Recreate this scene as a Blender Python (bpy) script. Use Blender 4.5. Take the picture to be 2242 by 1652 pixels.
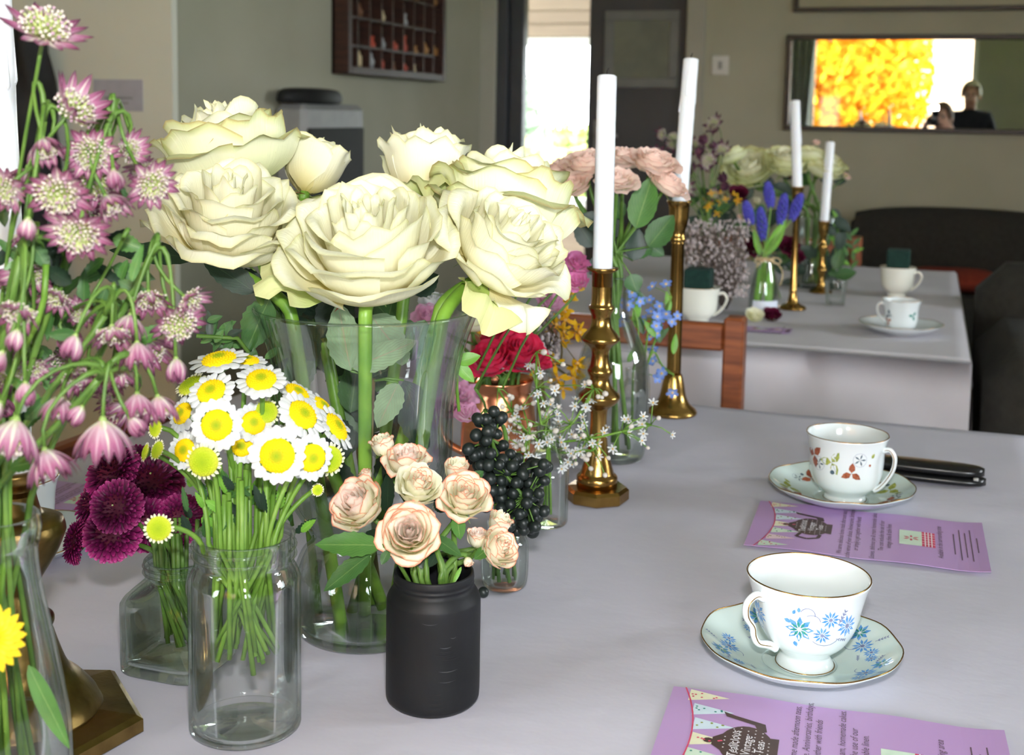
import bpy, math, random
from mathutils import Vector, Matrix, noise, Quaternion

for _o in list(bpy.data.objects):
    bpy.data.objects.remove(_o)
SC = bpy.context.scene
COL = SC.collection
PI = math.pi
V = Vector

# ------------------------------------------------------------------ camera
FPX, IW, IH = 2700.0, 2242.0, 1652.0
YAW, PITCH, ROLL = math.radians(18.6), math.radians(6.4), math.radians(1.03)
TZ = 0.75                                   # table height
CAM = V((0.0, 0.0, TZ + 0.39))
PY0 = 250.0 + FPX * math.tan(PITCH)         # principal point row
PX0 = IW / 2
_F = V((-math.sin(YAW) * math.cos(PITCH), math.cos(YAW) * math.cos(PITCH), -math.sin(PITCH)))
_R0 = V((math.cos(YAW), math.sin(YAW), 0))
_U0 = _R0.cross(_F)
_R = _R0 * math.cos(ROLL) + _U0 * math.sin(ROLL)
_U = -_R0 * math.sin(ROLL) + _U0 * math.cos(ROLL)

cam_d = bpy.data.cameras.new('camera')
cam_d.sensor_width = 36.0
cam_d.sensor_fit = 'HORIZONTAL'
cam_d.lens = FPX / IW * 36.0
cam_d.shift_y = -(IH / 2 - PY0) / IW
cam_d.clip_start = 0.02
cam_d.dof.use_dof = True
cam_d.dof.focus_distance = 0.88
cam_d.dof.aperture_fstop = 11.0
cam_d.dof.aperture_blades = 7
cam = bpy.data.objects.new('camera', cam_d)
COL.objects.link(cam)
cam.matrix_world = Matrix(((_R.x, _U.x, -_F.x, CAM.x), (_R.y, _U.y, -_F.y, CAM.y), (_R.z, _U.z, -_F.z, CAM.z), (0, 0, 0, 1)))
SC.camera = cam

# ------------------------------------------------------------------ world, flash, exposure
world = bpy.data.worlds.new('daylight')
SC.world = world
world.use_nodes = True
_bg = world.node_tree.nodes['Background']
_bg.inputs[0].default_value = (0.91, 0.965, 1.04, 1)
_bg.inputs[1].default_value = 33.0
SC.view_settings.view_transform = 'Standard'
SC.view_settings.look = 'None'
SC.view_settings.gamma = 1.0
SC.view_settings.use_curve_mapping = False
SC.view_settings.exposure = 0.0
SC.cycles.transparent_max_bounces = 40
SC.cycles.max_bounces = 8
SC.cycles.use_adaptive_sampling = True
SC.cycles.adaptive_threshold = 0.025
SC.cycles.diffuse_bounces = 4
SC.cycles.glossy_bounces = 4
SC.cycles.transmission_bounces = 8
SC.cycles.sample_clamp_indirect = 6.0
SC.cycles.use_denoising = True
SC.cycles.caustics_reflective = False
SC.cycles.caustics_refractive = False

FLASH_POS = CAM + _U * 0.115 - _F * 0.03 + _R * 0.012
fl = bpy.data.lights.new('camera_flash', 'AREA')
fl.shape = 'RECTANGLE'
fl.size, fl.size_y = 0.055, 0.028
fl.energy = 8.0
fl.color = (1.0, 0.99, 0.98)
fl_o = bpy.data.objects.new('camera_flash', fl)
COL.objects.link(fl_o)
_fm = cam.matrix_world.copy()
_fm.translation = FLASH_POS
fl_o.matrix_world = _fm @ Matrix.Rotation(math.radians(-8), 4, 'X')

def portal(name, loc, rot, sx, sy):
    l = bpy.data.lights.new(name, 'AREA')
    l.shape = 'RECTANGLE'
    l.size, l.size_y = sx, sy
    l.cycles.is_portal = True
    o = bpy.data.objects.new(name, l)
    COL.objects.link(o)
    o.location = loc
    o.rotation_euler = rot
    return o

# ------------------------------------------------------------------ placing helpers
def W(px, py, d):
    """world point seen at a pixel, at depth d metres along the optical axis"""
    return CAM + (_F + _R * ((px - PX0) / FPX) - _U * ((py - PY0) / FPX)) * d

def T(px, py, z=TZ):
    """where the ray of a pixel meets the height z"""
    r = _F + _R * ((px - PX0) / FPX) - _U * ((py - PY0) / FPX)
    return CAM + r * ((z - CAM.z) / r.z)

def depth(p):
    return (p - CAM).dot(_F)

def CD(r, u, t):
    """direction given as right / up / towards the viewer (horizontal frame)"""
    return (V((math.cos(YAW), math.sin(YAW), 0)) * r + V((0, 0, 1)) * u - V((-math.sin(YAW), math.cos(YAW), 0)) * t).normalized()

def S(px, d):
    """size in metres of px pixels at depth d"""
    return px * d / FPX

# ------------------------------------------------------------------ materials
MATS = {}
def lin(c):
    return tuple(((x / 255) / 12.92 if x / 255 <= 0.04045 else ((x / 255 + 0.055) / 1.055) ** 2.4) for x in c) + (1.0,)

def _nt(name):
    m = bpy.data.materials.new(name)
    m.use_nodes = True
    nt = m.node_tree
    nt.nodes.clear()
    out = nt.nodes.new('ShaderNodeOutputMaterial')
    MATS[name] = m
    return m, nt, out

def node(nt, t, **kw):
    n = nt.nodes.new(t)
    for k, v in kw.items():
        if hasattr(n, k):
            setattr(n, k, v)
    return n

def ramp(nt, fac, stops, interp='LINEAR'):
    r = nt.nodes.new('ShaderNodeValToRGB')
    r.color_ramp.interpolation = interp
    els = r.color_ramp.elements
    while len(els) > len(stops):
        els.remove(els[-1])
    while len(els) < len(stops):
        els.new(0.5)
    for e, (p, c) in zip(els, stops):
        e.position = p
        e.color = c if len(c) == 4 else lin(c)
    nt.links.new(fac, r.inputs[0])
    return r.outputs[0]

def mat(name, c1, c2=None, scale=20.0, rough=0.5, metal=0.0, bump=0.0, bscale=None, spec=0.5, coat=0.0, trans=0.0, sss=0.0, stretch=(1, 1, 1), detail=4.0, coord='Object', lo=0.35, hi=0.65):
    """procedural surface: two tones mixed by noise, optional relief and translucency"""
    m, nt, out = _nt(name)
    p = node(nt, 'ShaderNodeBsdfPrincipled')
    p.inputs['Roughness'].default_value = rough
    p.inputs['Metallic'].default_value = metal
    p.inputs['Specular IOR Level'].default_value = spec
    p.inputs['Coat Weight'].default_value = coat
    tc = node(nt, 'ShaderNodeTexCoord')
    mp = node(nt, 'ShaderNodeMapping')
    mp.inputs['Scale'].default_value = stretch
    nt.links.new(tc.outputs[coord], mp.inputs[0])
    nz = node(nt, 'ShaderNodeTexNoise')
    nz.inputs['Scale'].default_value = scale
    nz.inputs['Detail'].default_value = detail
    nt.links.new(mp.outputs[0], nz.inputs['Vector'])
    col = ramp(nt, nz.outputs['Fac'], [(lo, c1), (hi, c2 or c1)])
    nt.links.new(col, p.inputs['Base Color'])
    if sss:
        p.inputs['Subsurface Weight'].default_value = sss
        p.inputs['Subsurface Radius'].default_value = (0.01, 0.008, 0.006)
        p.inputs['Subsurface Scale'].default_value = 0.5
    if bump:
        b = node(nt, 'ShaderNodeBump')
        b.inputs['Strength'].default_value = 1.0
        b.inputs['Distance'].default_value = bump
        n2 = node(nt, 'ShaderNodeTexNoise')
        n2.inputs['Scale'].default_value = bscale or scale * 3
        n2.inputs['Detail'].default_value = 3
        nt.links.new(mp.outputs[0], n2.inputs['Vector'])
        nt.links.new(n2.outputs['Fac'], b.inputs['Height'])
        nt.links.new(b.outputs[0], p.inputs['Normal'])
    if trans:
        t = node(nt, 'ShaderNodeBsdfTranslucent')
        nt.links.new(col, t.inputs['Color'])
        mx = node(nt, 'ShaderNodeMixShader')
        mx.inputs[0].default_value = trans
        nt.links.new(p.outputs[0], mx.inputs[1])
        nt.links.new(t.outputs[0], mx.inputs[2])
        nt.links.new(mx.outputs[0], out.inputs[0])
    else:
        nt.links.new(p.outputs[0], out.inputs[0])
    return m

def petal_mat(name, stops, rough=0.55, trans=0.3, veins=0.0, vscale=40.0, nmix=0.25, axis='Y', spec=0.3, stripe=None):
    """petal: colour runs along the petal (v of its own map), fine veins across it"""
    m, nt, out = _nt(name)
    uv = node(nt, 'ShaderNodeUVMap')
    sep = node(nt, 'ShaderNodeSeparateXYZ')
    nt.links.new(uv.outputs[0], sep.inputs[0])
    nz = node(nt, 'ShaderNodeTexNoise')
    nz.inputs['Scale'].default_value = 5.0
    nz.inputs['Detail'].default_value = 5.0
    tc = node(nt, 'ShaderNodeTexCoord')
    mp = node(nt, 'ShaderNodeMapping')
    mp.inputs['Scale'].default_value = (60, 60, 60)
    nt.links.new(tc.outputs['Object'], mp.inputs[0])
    nt.links.new(mp.outputs[0], nz.inputs['Vector'])
    a = node(nt, 'ShaderNodeMath', operation='MULTIPLY_ADD')
    nt.links.new(nz.outputs['Fac'], a.inputs[0])
    a.inputs[1].default_value = nmix
    nt.links.new(sep.outputs[axis], a.inputs[2])
    a2 = node(nt, 'ShaderNodeMath', operation='SUBTRACT')
    nt.links.new(a.outputs[0], a2.inputs[0])
    a2.inputs[1].default_value = nmix * 0.5
    col = ramp(nt, a2.outputs[0], stops)
    if stripe:
        # pale lengthwise stripe down the middle, fading towards the tip
        sb1 = node(nt, 'ShaderNodeMath', operation='SUBTRACT'); sb1.inputs[1].default_value = 0.5
        nt.links.new(sep.outputs['X'], sb1.inputs[0])
        ab1 = node(nt, 'ShaderNodeMath', operation='ABSOLUTE')
        nt.links.new(sb1.outputs[0], ab1.inputs[0])
        ad1 = node(nt, 'ShaderNodeMath', operation='MULTIPLY_ADD'); ad1.inputs[1].default_value = 0.22
        nt.links.new(sep.outputs['Y'], ad1.inputs[0]); nt.links.new(ab1.outputs[0], ad1.inputs[2])
        k1 = ramp(nt, ad1.outputs[0], [(0.13, (stripe[1],) * 3 + (1,)), (0.27, (0, 0, 0, 1))])
        mc1 = node(nt, 'ShaderNodeMix', data_type='RGBA')
        nt.links.new(k1, mc1.inputs[0]); nt.links.new(col, mc1.inputs[6])
        mc1.inputs[7].default_value = lin(stripe[0])
        col = mc1.outputs[2]
    p = node(nt, 'ShaderNodeBsdfPrincipled')
    p.inputs['Roughness'].default_value = rough
    p.inputs['Specular IOR Level'].default_value = spec
    if veins:
        wv = node(nt, 'ShaderNodeTexNoise')
        wv.inputs['Scale'].default_value = 1.0
        wv.inputs['Detail'].default_value = 2.0
        mp2 = node(nt, 'ShaderNodeMapping')
        mp2.inputs['Scale'].default_value = (vscale, 3.0, 1.0)
        nt.links.new(uv.outputs[0], mp2.inputs[0])
        nt.links.new(mp2.outputs[0], wv.inputs['Vector'])
        bp = node(nt, 'ShaderNodeBump')
        bp.inputs['Distance'].default_value = veins
        nt.links.new(wv.outputs['Fac'], bp.inputs['Height'])
        nt.links.new(bp.outputs[0], p.inputs['Normal'])
    nt.links.new(col, p.inputs['Base Color'])
    t = node(nt, 'ShaderNodeBsdfTranslucent')
    nt.links.new(col, t.inputs['Color'])
    mx = node(nt, 'ShaderNodeMixShader')
    mx.inputs[0].default_value = trans
    nt.links.new(p.outputs[0], mx.inputs[1])
    nt.links.new(t.outputs[0], mx.inputs[2])
    nt.links.new(mx.outputs[0], out.inputs[0])
    return m

def glass_mat(name, tint=(0.995, 0.998, 0.996), edge=(0.46, 0.54, 0.52), ior=1.5, rough=0.0, power=0.6):
    """clear vessel glass: see-through, absorbing more where it is seen edge-on, mirror-like by Fresnel"""
    m, nt, out = _nt(name)
    lw = node(nt, 'ShaderNodeLayerWeight')
    lw.inputs['Blend'].default_value = 0.5
    col = ramp(nt, lw.outputs['Facing'], [(0.0, tint + (1,)), (0.72, tuple(x * 0.99 for x in tint) + (1,)), (0.93, tuple((x + y) / 2 for x, y in zip(tint, edge)) + (1,)), (1.0, edge + (1,))])
    tr = node(nt, 'ShaderNodeBsdfTransparent')
    nt.links.new(col, tr.inputs[0])
    gl = node(nt, 'ShaderNodeBsdfGlossy')
    gl.inputs['Roughness'].default_value = 0.03 + rough
    gl.inputs['Color'].default_value = (0.95, 1, 0.98, 1)
    fr = node(nt, 'ShaderNodeFresnel')
    fr.inputs[0].default_value = ior
    mu = node(nt, 'ShaderNodeMath', operation='MULTIPLY')
    nt.links.new(fr.outputs[0], mu.inputs[0])
    mu.inputs[1].default_value = power
    mx = node(nt, 'ShaderNodeMixShader')
    nt.links.new(mu.outputs[0], mx.inputs[0])
    nt.links.new(tr.outputs[0], mx.inputs[1])
    nt.links.new(gl.outputs[0], mx.inputs[2])
    nt.links.new(mx.outputs[0], out.inputs[0])
    return m

# ------------------------------------------------------------------ mesh helpers
WM = {}
def link(o, parent=None, M=None):
    COL.objects.link(o)
    M = M or Matrix.Identity(4)
    if parent:
        o.parent = parent
        o.matrix_basis = WM[parent.name].inverted() @ M
    else:
        o.matrix_basis = M
    WM[o.name] = M
    return o

def mesh(name, verts, faces, m=None, uvs=None, smooth=True, mats=None, fmat=None):
    me = bpy.data.meshes.new(name)
    me.from_pydata([tuple(v) for v in verts], [], faces)
    for mm in (mats or ([m] if m else [])):
        me.materials.append(MATS[mm] if isinstance(mm, str) else mm)
    if fmat:
        me.polygons.foreach_set('material_index', fmat)
    if smooth:
        me.polygons.foreach_set('use_smooth', [True] * len(me.polygons))
    if uvs:
        ul = me.uv_layers.new(name='UVMap')
        vi = [0] * len(me.loops)
        me.loops.foreach_get('vertex_index', vi)
        flat = []
        for i in vi:
            flat += [uvs[i][0], uvs[i][1]]
        ul.data.foreach_set('uv', flat)
    me.update()
    return me

def mk(name, geo, m, parent=None, M=None, smooth=True):
    """geo = (verts, faces[, uvs]); one mesh object"""
    me = mesh(name, geo[0], geo[1], m, geo[2] if len(geo) > 2 else None, smooth)
    return link(bpy.data.objects.new(name, me), parent, M)

def use(name, me, parent=None, M=None):
    return link(bpy.data.objects.new(name, me), parent, M)

def tag(o, label=None, cat=None, group=None, kind=None):
    if label: o['label'] = label
    if cat: o['category'] = cat
    if group: o['group'] = group
    if kind: o['kind'] = kind
    return o

def thing(name, loc, label, cat, group=None):
    e = bpy.data.objects.new(name, None)
    e.empty_display_size = 0.02
    link(e, None, Matrix.Translation(loc))
    return tag(e, label, cat, group)

def join(*gs):
    vs, fs, us = [], [], []
    hasuv = all(len(g) > 2 and g[2] for g in gs)
    for g in gs:
        n = len(vs)
        vs += list(g[0])
        fs += [tuple(i + n for i in f) for f in g[1]]
        if hasuv:
            us += list(g[2])
    return (vs, fs, us) if hasuv else (vs, fs)

def xf(g, M):
    return ([M @ V(v) for v in g[0]],) + tuple(g[1:])

def box(x0, x1, y0, y1, z0, z1):
    v = [(x, y, z) for z in (z0, z1) for y in (y0, y1) for x in (x0, x1)]
    return v, [(0, 2, 3, 1), (4, 5, 7, 6), (0, 1, 5, 4), (2, 6, 7, 3), (0, 4, 6, 2), (1, 3, 7, 5)]

def bbox(x0, x1, y0, y1, z0, z1, b):
    """box with all edges chamfered by b"""
    cx, cy, cz = (x0 + x1) / 2, (y0 + y1) / 2, (z0 + z1) / 2
    hx, hy, hz = (x1 - x0) / 2, (y1 - y0) / 2, (z1 - z0) / 2
    vs, idx = [], {}
    for sx in (-1, 1):
        for sy in (-1, 1):
            for sz in (-1, 1):
                for k in range(3):
                    p = [sx * (hx - b), sy * (hy - b), sz * (hz - b)]
                    p[k] = (sx * hx, sy * hy, sz * hz)[k]
                    idx[(sx, sy, sz, k)] = len(vs)
                    vs.append((cx + p[0], cy + p[1], cz + p[2]))
    fs = []
    g = lambda *a: idx[a]
    for s in (-1, 1):
        fs.append([g(s, -1, -1, 0), g(s, 1, -1, 0), g(s, 1, 1, 0), g(s, -1, 1, 0)])
        fs.append([g(-1, s, -1, 1), g(1, s, -1, 1), g(1, s, 1, 1), g(-1, s, 1, 1)])
        fs.append([g(-1, -1, s, 2), g(1, -1, s, 2), g(1, 1, s, 2), g(-1, 1, s, 2)])
        for t in (-1, 1):
            fs.append([g(-1, s, t, 1), g(1, s, t, 1), g(1, s, t, 2), g(-1, s, t, 2)])
            fs.append([g(s, -1, t, 0), g(s, 1, t, 0), g(s, 1, t, 2), g(s, -1, t, 2)])
            fs.append([g(s, t, -1, 0), g(s, t, 1, 0), g(s, t, 1, 1), g(s, t, -1, 1)])
            for u in (-1, 1):
                fs.append([g(s, t, u, 0), g(s, t, u, 1), g(s, t, u, 2)])
    # make the faces point outwards
    out = []
    c = V((cx, cy, cz))
    for f in fs:
        a, b_, d = (V(vs[i]) for i in f[:3])
        n = (b_ - a).cross(d - a)
        out.append(tuple(f) if n.dot((a + b_ + d) / 3 - c) > 0 else tuple(reversed(f)))
    return vs, out

def lathe(prof, seg=48, c=(0, 0, 0), rot=0.0, fn=None):
    """surface of revolution; fn(theta, k, r, z) -> (r, z) may modulate it"""
    vs, fs, us = [], [], []
    n = len(prof)
    for k, (r, z) in enumerate(prof):
        for j in range(seg):
            a = rot + 2 * PI * j / seg
            rr, zz = fn(a, k, r, z) if fn else (r, z)
            vs.append((c[0] + rr * math.cos(a), c[1] + rr * math.sin(a), c[2] + zz))
            us.append((j / seg, k / max(1, n - 1)))
    for k in range(n - 1):
        for j in range(seg):
            j2 = (j + 1) % seg
            fs.append((k * seg + j, k * seg + j2, (k + 1) * seg + j2, (k + 1) * seg + j))
    if prof[0][0] > 1e-6:
        fs.append(tuple(reversed(range(seg))))
    if prof[-1][0] > 1e-6:
        fs.append(tuple((n - 1) * seg + j for j in range(seg)))
    return vs, fs, us

def shell(prof, seg=48, c=(0, 0, 0), rot=0.0, fn=None):
    """closed lathe whose profile returns to the axis or to its start (no caps)"""
    g = lathe(prof, seg, c, rot, fn)
    return g[0], [f for f in g[1] if len(f) == 4], g[2]

def crom(pts, n=4, closed=False):
    """Catmull-Rom through points of any dimension"""
    out = []
    m = len(pts)
    for i in range(m - 1):
        p0, p1, p2, p3 = pts[max(0, i - 1)], pts[i], pts[i + 1], pts[min(m - 1, i + 2)]
        for k in range(n):
            t = k / n
            out.append(tuple(0.5 * (2 * b + (c - a) * t + (2 * a - 5 * b + 4 * c - d) * t * t + (3 * b - a - 3 * c + d) * t ** 3) for a, b, c, d in zip(p0, p1, p2, p3)))
    out.append(tuple(pts[-1]))
    return out

def tube(pts, rad, seg=8, cap=True, flat=1.0):
    """tube through world points, rad a number or one per point"""
    pts = [V(p) for p in pts]
    n = len(pts)
    rads = rad if isinstance(rad, (list, tuple)) else [rad] * n
    if len(rads) != n:
        rads = [rads[0] + (rads[-1] - rads[0]) * i / (n - 1) for i in range(n)]
    vs, fs, us = [], [], []
    t0 = (pts[1] - pts[0]).normalized()
    nrm = t0.orthogonal().normalized()
    for i, p in enumerate(pts):
        t = ((pts[min(n - 1, i + 1)] - pts[max(0, i - 1)])).normalized()
        nrm = (nrm - t * nrm.dot(t)).normalized()
        b = t.cross(nrm)
        for j in range(seg):
            a = 2 * PI * j / seg
            vs.append(p + (nrm * math.cos(a) + b * math.sin(a) * flat) * rads[i])
            us.append((j / seg, i / (n - 1)))
    for i in range(n - 1):
        for j in range(seg):
            j2 = (j + 1) % seg
            fs.append((i * seg + j, i * seg + j2, (i + 1) * seg + j2, (i + 1) * seg + j))
    if cap:
        fs.append(tuple(reversed(range(seg))))
        fs.append(tuple((n - 1) * seg + j for j in range(seg)))
    return vs, fs, us

def bez(p0, p1, p2, p3, n=12):
    out = []
    for i in range(n + 1):
        t = i / n
        out.append(p0 * (1 - t) ** 3 + p1 * 3 * t * (1 - t) ** 2 + p2 * 3 * t * t * (1 - t) + p3 * t ** 3)
    return out

def ball(c, r, nu=10, nv=7, sq=(1, 1, 1)):
    prof = [(r * math.sin(PI * k / nv), -r * math.cos(PI * k / nv)) for k in range(nv + 1)]
    vs, fs, us = [], [], []
    vs.append((c[0], c[1], c[2] - r * sq[2]))
    us.append((0, 0))
    for k in range(1, nv):
        for j in range(nu):
            a = 2 * PI * j / nu
            vs.append((c[0] + prof[k][0] * math.cos(a) * sq[0], c[1] + prof[k][0] * math.sin(a) * sq[1], c[2] + prof[k][1] * sq[2]))
            us.append((j / nu, k / nv))
    vs.append((c[0], c[1], c[2] + r * sq[2]))
    us.append((0, 1))
    for j in range(nu):
        fs.append((0, 1 + (j + 1) % nu, 1 + j))
        e = 1 + (nv - 2) * nu
        fs.append((e + j, e + (j + 1) % nu, len(vs) - 1))
    for k in range(nv - 2):
        for j in range(nu):
            j2 = (j + 1) % nu
            a = 1 + k * nu
            fs.append((a + j, a + j2, a + nu + j2, a + nu + j))
    return vs, fs, us

def frame(loc, axis, spin=0.0):
    """matrix with local z along axis"""
    z = V(axis).normalized()
    x = V((0, 0, 1)).cross(z)
    if x.length < 1e-4:
        x = V((1, 0, 0))
    x.normalize()
    y = z.cross(x)
    M = Matrix(((x.x, y.x, z.x, loc[0]), (x.y, y.y, z.y, loc[1]), (x.z, y.z, z.z, loc[2]), (0, 0, 0, 1)))
    return M @ Matrix.Rotation(spin, 4, 'Z')

def lerp(a, b, t):
    return a + (b - a) * t

def pl(t, xs, ys):
    """piecewise linear lookup"""
    if t <= xs[0]:
        return ys[0]
    for i in range(len(xs) - 1):
        if t <= xs[i + 1]:
            return lerp(ys[i], ys[i + 1], (t - xs[i]) / (xs[i + 1] - xs[i]))
    return ys[-1]

def grid(nu, nv, f):
    """sheet from f(u,v), u in -1..1, v in 0..1"""
    vs, us, fs = [], [], []
    for j in range(nv + 1):
        for i in range(nu + 1):
            u, v = 2 * i / nu - 1, j / nv
            vs.append(f(u, v))
            us.append((u * 0.5 + 0.5, v))
    for j in range(nv):
        for i in range(nu):
            a = j * (nu + 1) + i
            fs.append((a, a + 1, a + nu + 2, a + nu + 1))
    return vs, fs, us
# ------------------------------------------------------------------ sun outside
sun = bpy.data.lights.new('sun', 'SUN')
sun.energy = 5.0
sun.angle = 0.01
sun_o = bpy.data.objects.new('sun', sun)
COL.objects.link(sun_o)
sun_o.rotation_euler = V((0.15, -0.75, -0.65)).to_track_quat('-Z', 'Y').to_euler()

# ------------------------------------------------------------------ surfaces
mat('wall_paint', (176, 174, 152), (183, 181, 160), scale=3, rough=0.85, bump=0.0006, bscale=90)
mat('wall_paint_pale', (224, 225, 208), (229, 229, 213), scale=3, rough=0.85, bump=0.0006, bscale=90)
mat('ceiling_paint', (226, 224, 214), (232, 230, 222), scale=3, rough=0.9)
mat('dark_floor', (38, 31, 26), (52, 43, 36), scale=9, rough=0.7, stretch=(1, 0.15, 1))
mat('dark_door', (62, 64, 68), (68, 70, 74), scale=5, rough=0.5)
mat('casing', (168, 166, 150), (175, 172, 158), scale=5, rough=0.6)
mat('board_beige', (136, 118, 100), (146, 128, 108), scale=6, rough=0.7, stretch=(0.3, 1, 6))
mat('notice_paper', (112, 114, 100), (122, 124, 108), scale=12, rough=0.8)
mat('notice_frame', (112, 114, 112), (120, 122, 118), scale=10, rough=0.5)
mat('frame_black', (24, 20, 17), (34, 28, 22), scale=30, rough=0.4)
mat('print_paper', (188, 184, 160), (176, 172, 140), scale=1.2, rough=0.8)
mat('white_plastic', (224, 222, 214), (230, 228, 220), scale=10, rough=0.4)
mat('paper_white', (176, 176, 186), (182, 182, 192), scale=30, rough=0.8)
mat('print_grey', (138, 138, 142), (150, 150, 154), scale=30, rough=0.8)
mat('black_plastic', (14, 14, 15), (22, 22, 23), scale=40, rough=0.28)
mat('black_matt', (12, 12, 12), (20, 20, 20), scale=20, rough=0.7)
mat('grey_plastic', (150, 150, 148), (160, 160, 157), scale=20, rough=0.5)
mat('tray_wood', (44, 24, 16), (64, 34, 22), scale=14, rough=0.55, stretch=(1, 1, 8))
mat('tray_back', (26, 17, 12), (38, 24, 17), scale=14, rough=0.7)
mat('chair_wood', (108, 54, 28), (150, 84, 46), scale=9, rough=0.42, stretch=(1, 1, 9), bump=0.0002)
mat('table_wood', (92, 58, 34), (120, 80, 48), scale=9, rough=0.5, stretch=(8, 1, 1))
mat('sofa_cloth', (40, 38, 33), (48, 46, 40), scale=60, rough=0.95, bump=0.001, bscale=300)
mat('sofa_olive', (52, 46, 26), (62, 54, 30), scale=60, rough=0.95)
mat('curtain_grey', (150, 152, 150), (164, 166, 164), scale=14, rough=0.9)
mat('brick_pink', (214, 170, 150), (224, 188, 168), scale=4, rough=0.9)
mat('lawn', (78, 104, 46), (112, 132, 66), scale=3, rough=0.95, bump=0.02, bscale=30)
mat('bark', (70, 56, 42), (92, 76, 58), scale=20, rough=0.9, bump=0.004, stretch=(1, 1, 0.3))
mat('conifer_green', (74, 92, 70), (98, 116, 88), scale=8, rough=0.9)
mat('bush_green', (92, 116, 52), (140, 150, 70), scale=8, rough=0.9)
mat('bush_pale', (150, 150, 80), (196, 186, 110), scale=5, rough=0.8)
mat('bush_yellow', (196, 124, 8), (240, 186, 30), scale=5, rough=0.8)

m, nt, out = _nt('mirror_glass')
g = node(nt, 'ShaderNodeBsdfGlossy')
g.inputs['Roughness'].default_value = 0.0
g.inputs['Color'].default_value = (0.92, 0.94, 0.93, 1)
nt.links.new(g.outputs[0], out.inputs[0])
glass_mat('window_glass', tint=(0.97, 0.98, 0.975), edge=(0.7, 0.75, 0.73))

# ------------------------------------------------------------------ the room
FY, RX, RY, LX, CH = 5.6, 3.0, -2.6, -4.2, 2.4
PILX = -0.6744 * 2.9
LWX = -0.3664 * FY

def struct(name, g, m, parent=None, smooth=False):
    o = mk(name, g, m, parent, smooth=smooth)
    if not parent:
        o['kind'] = 'structure'
    return o

def xy(px, y, py=200):
    r = W(px, py, 1) - CAM
    return CAM.x + r.x / r.y * (y - CAM.y)

def zat(px, py, y):
    r = W(px, py, 1) - CAM
    return CAM.z + r.z / r.y * (y - CAM.y)

fl_b = struct('floor', box(LX - 0.2, RX + 0.2, RY - 0.2, 7.8, -0.1, 0.0), 'dark_floor')
struct('ceiling', box(LX - 0.2, RX + 0.2, RY - 0.2, 8.0, CH, CH + 0.15), 'ceiling_paint')
D0, D1, DT = xy(1088, FY), xy(1500, FY), 2.02
struct('wall_far', join(box(LWX - 0.12, D0, FY, FY + 0.12, 0, CH), box(D0, D1, FY, FY + 0.12, DT, CH), box(D1, RX + 0.1, FY, FY + 0.12, 0, CH)), 'wall_paint')
struct('wall_left', box(LWX - 0.12, LWX, 2.926, FY + 0.0, 0, CH), 'wall_paint')
struct('wall_return', box(LX, PILX, 2.9, 2.925, 0, CH), 'wall_paint_pale')
struct('wall_near_left', box(LX - 0.1, LX, RY, 3.02, 0, CH), 'wall_paint')
WR0, WR1, WRZ0, WRZ1 = 1.7, 2.65, 1.3, 2.1
struct('wall_right', join(box(RX, RX + 0.12, RY, WR0, 0, CH), box(RX, RX + 0.12, WR1, FY, 0, CH), box(RX, RX + 0.12, WR0, WR1, 0, WRZ0), box(RX, RX + 0.12, WR0, WR1, WRZ1, CH)), 'wall_paint')
wr = struct('window_5', join(box(RX + 0.05, RX + 0.1, WR0, WR0 + 0.04, WRZ0, WRZ1), box(RX + 0.05, RX + 0.1, WR1 - 0.04, WR1, WRZ0, WRZ1), box(RX + 0.05, RX + 0.1, WR0 + 0.04, WR1 - 0.04, WRZ0, WRZ0 + 0.04), box(RX + 0.05, RX + 0.1, WR0 + 0.04, WR1 - 0.04, WRZ1 - 0.04, WRZ1)), 'white_plastic')  # unseen window, added and sized to brighten the left wall and table tops
mk('pane', box(RX + 0.072, RX + 0.078, WR0 + 0.04, WR1 - 0.04, WRZ0 + 0.04, WRZ1 - 0.04), 'window_glass', wr, smooth=False)
portal('daylight_portal', (RX + 0.11, (WR0 + WR1) / 2, (WRZ0 + WRZ1) / 2), (0, PI / 2, 0), WRZ1 - WRZ0 - 0.08, WR1 - WR0 - 0.08)
struct('trim_1', bbox(D0 - 0.085, D0, FY - 0.025, FY, 0, DT + 0.08, 0.006), 'casing')
struct('trim_2', bbox(D1, D1 + 0.085, FY - 0.025, FY, 0, DT + 0.08, 0.006), 'casing')
struct('baseboard_far', bbox(D1 + 0.09, RX, FY - 0.018, FY, 0, 0.12, 0.005), 'casing')
struct('baseboard_left', bbox(LWX, LWX + 0.018, 2.94, FY - 0.03, 0, 0.12, 0.005), 'casing')

# doorway: dark jamb, dark leaf with a framed notice, a gap through to the porch
G0, G1 = xy(1140, FY), xy(1283, FY)
jamb = struct('door_1', join(bbox(D0, D0 + 0.05, FY - 0.01, FY + 0.11, 0, DT, 0.004), bbox(D0 + 0.05, G0, FY + 0.03, FY + 0.1, 0, DT, 0.006)), 'dark_door')
leaf = struct('door_2', bbox(G1, D1, FY + 0.03, FY + 0.075, 0.01, DT - 0.01, 0.008), 'dark_door')
hp = mk('door_handle', join(bbox(G1 + 0.035, G1 + 0.075, FY + 0.02, FY + 0.03, 0.95, 1.12, 0.003), tube([(G1 + 0.055, FY + 0.025, 1.05), (G1 + 0.055, FY - 0.02, 1.05), (G1 + 0.16, FY - 0.02, 1.05)], 0.009, 8)), 'grey_plastic', leaf)

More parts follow.
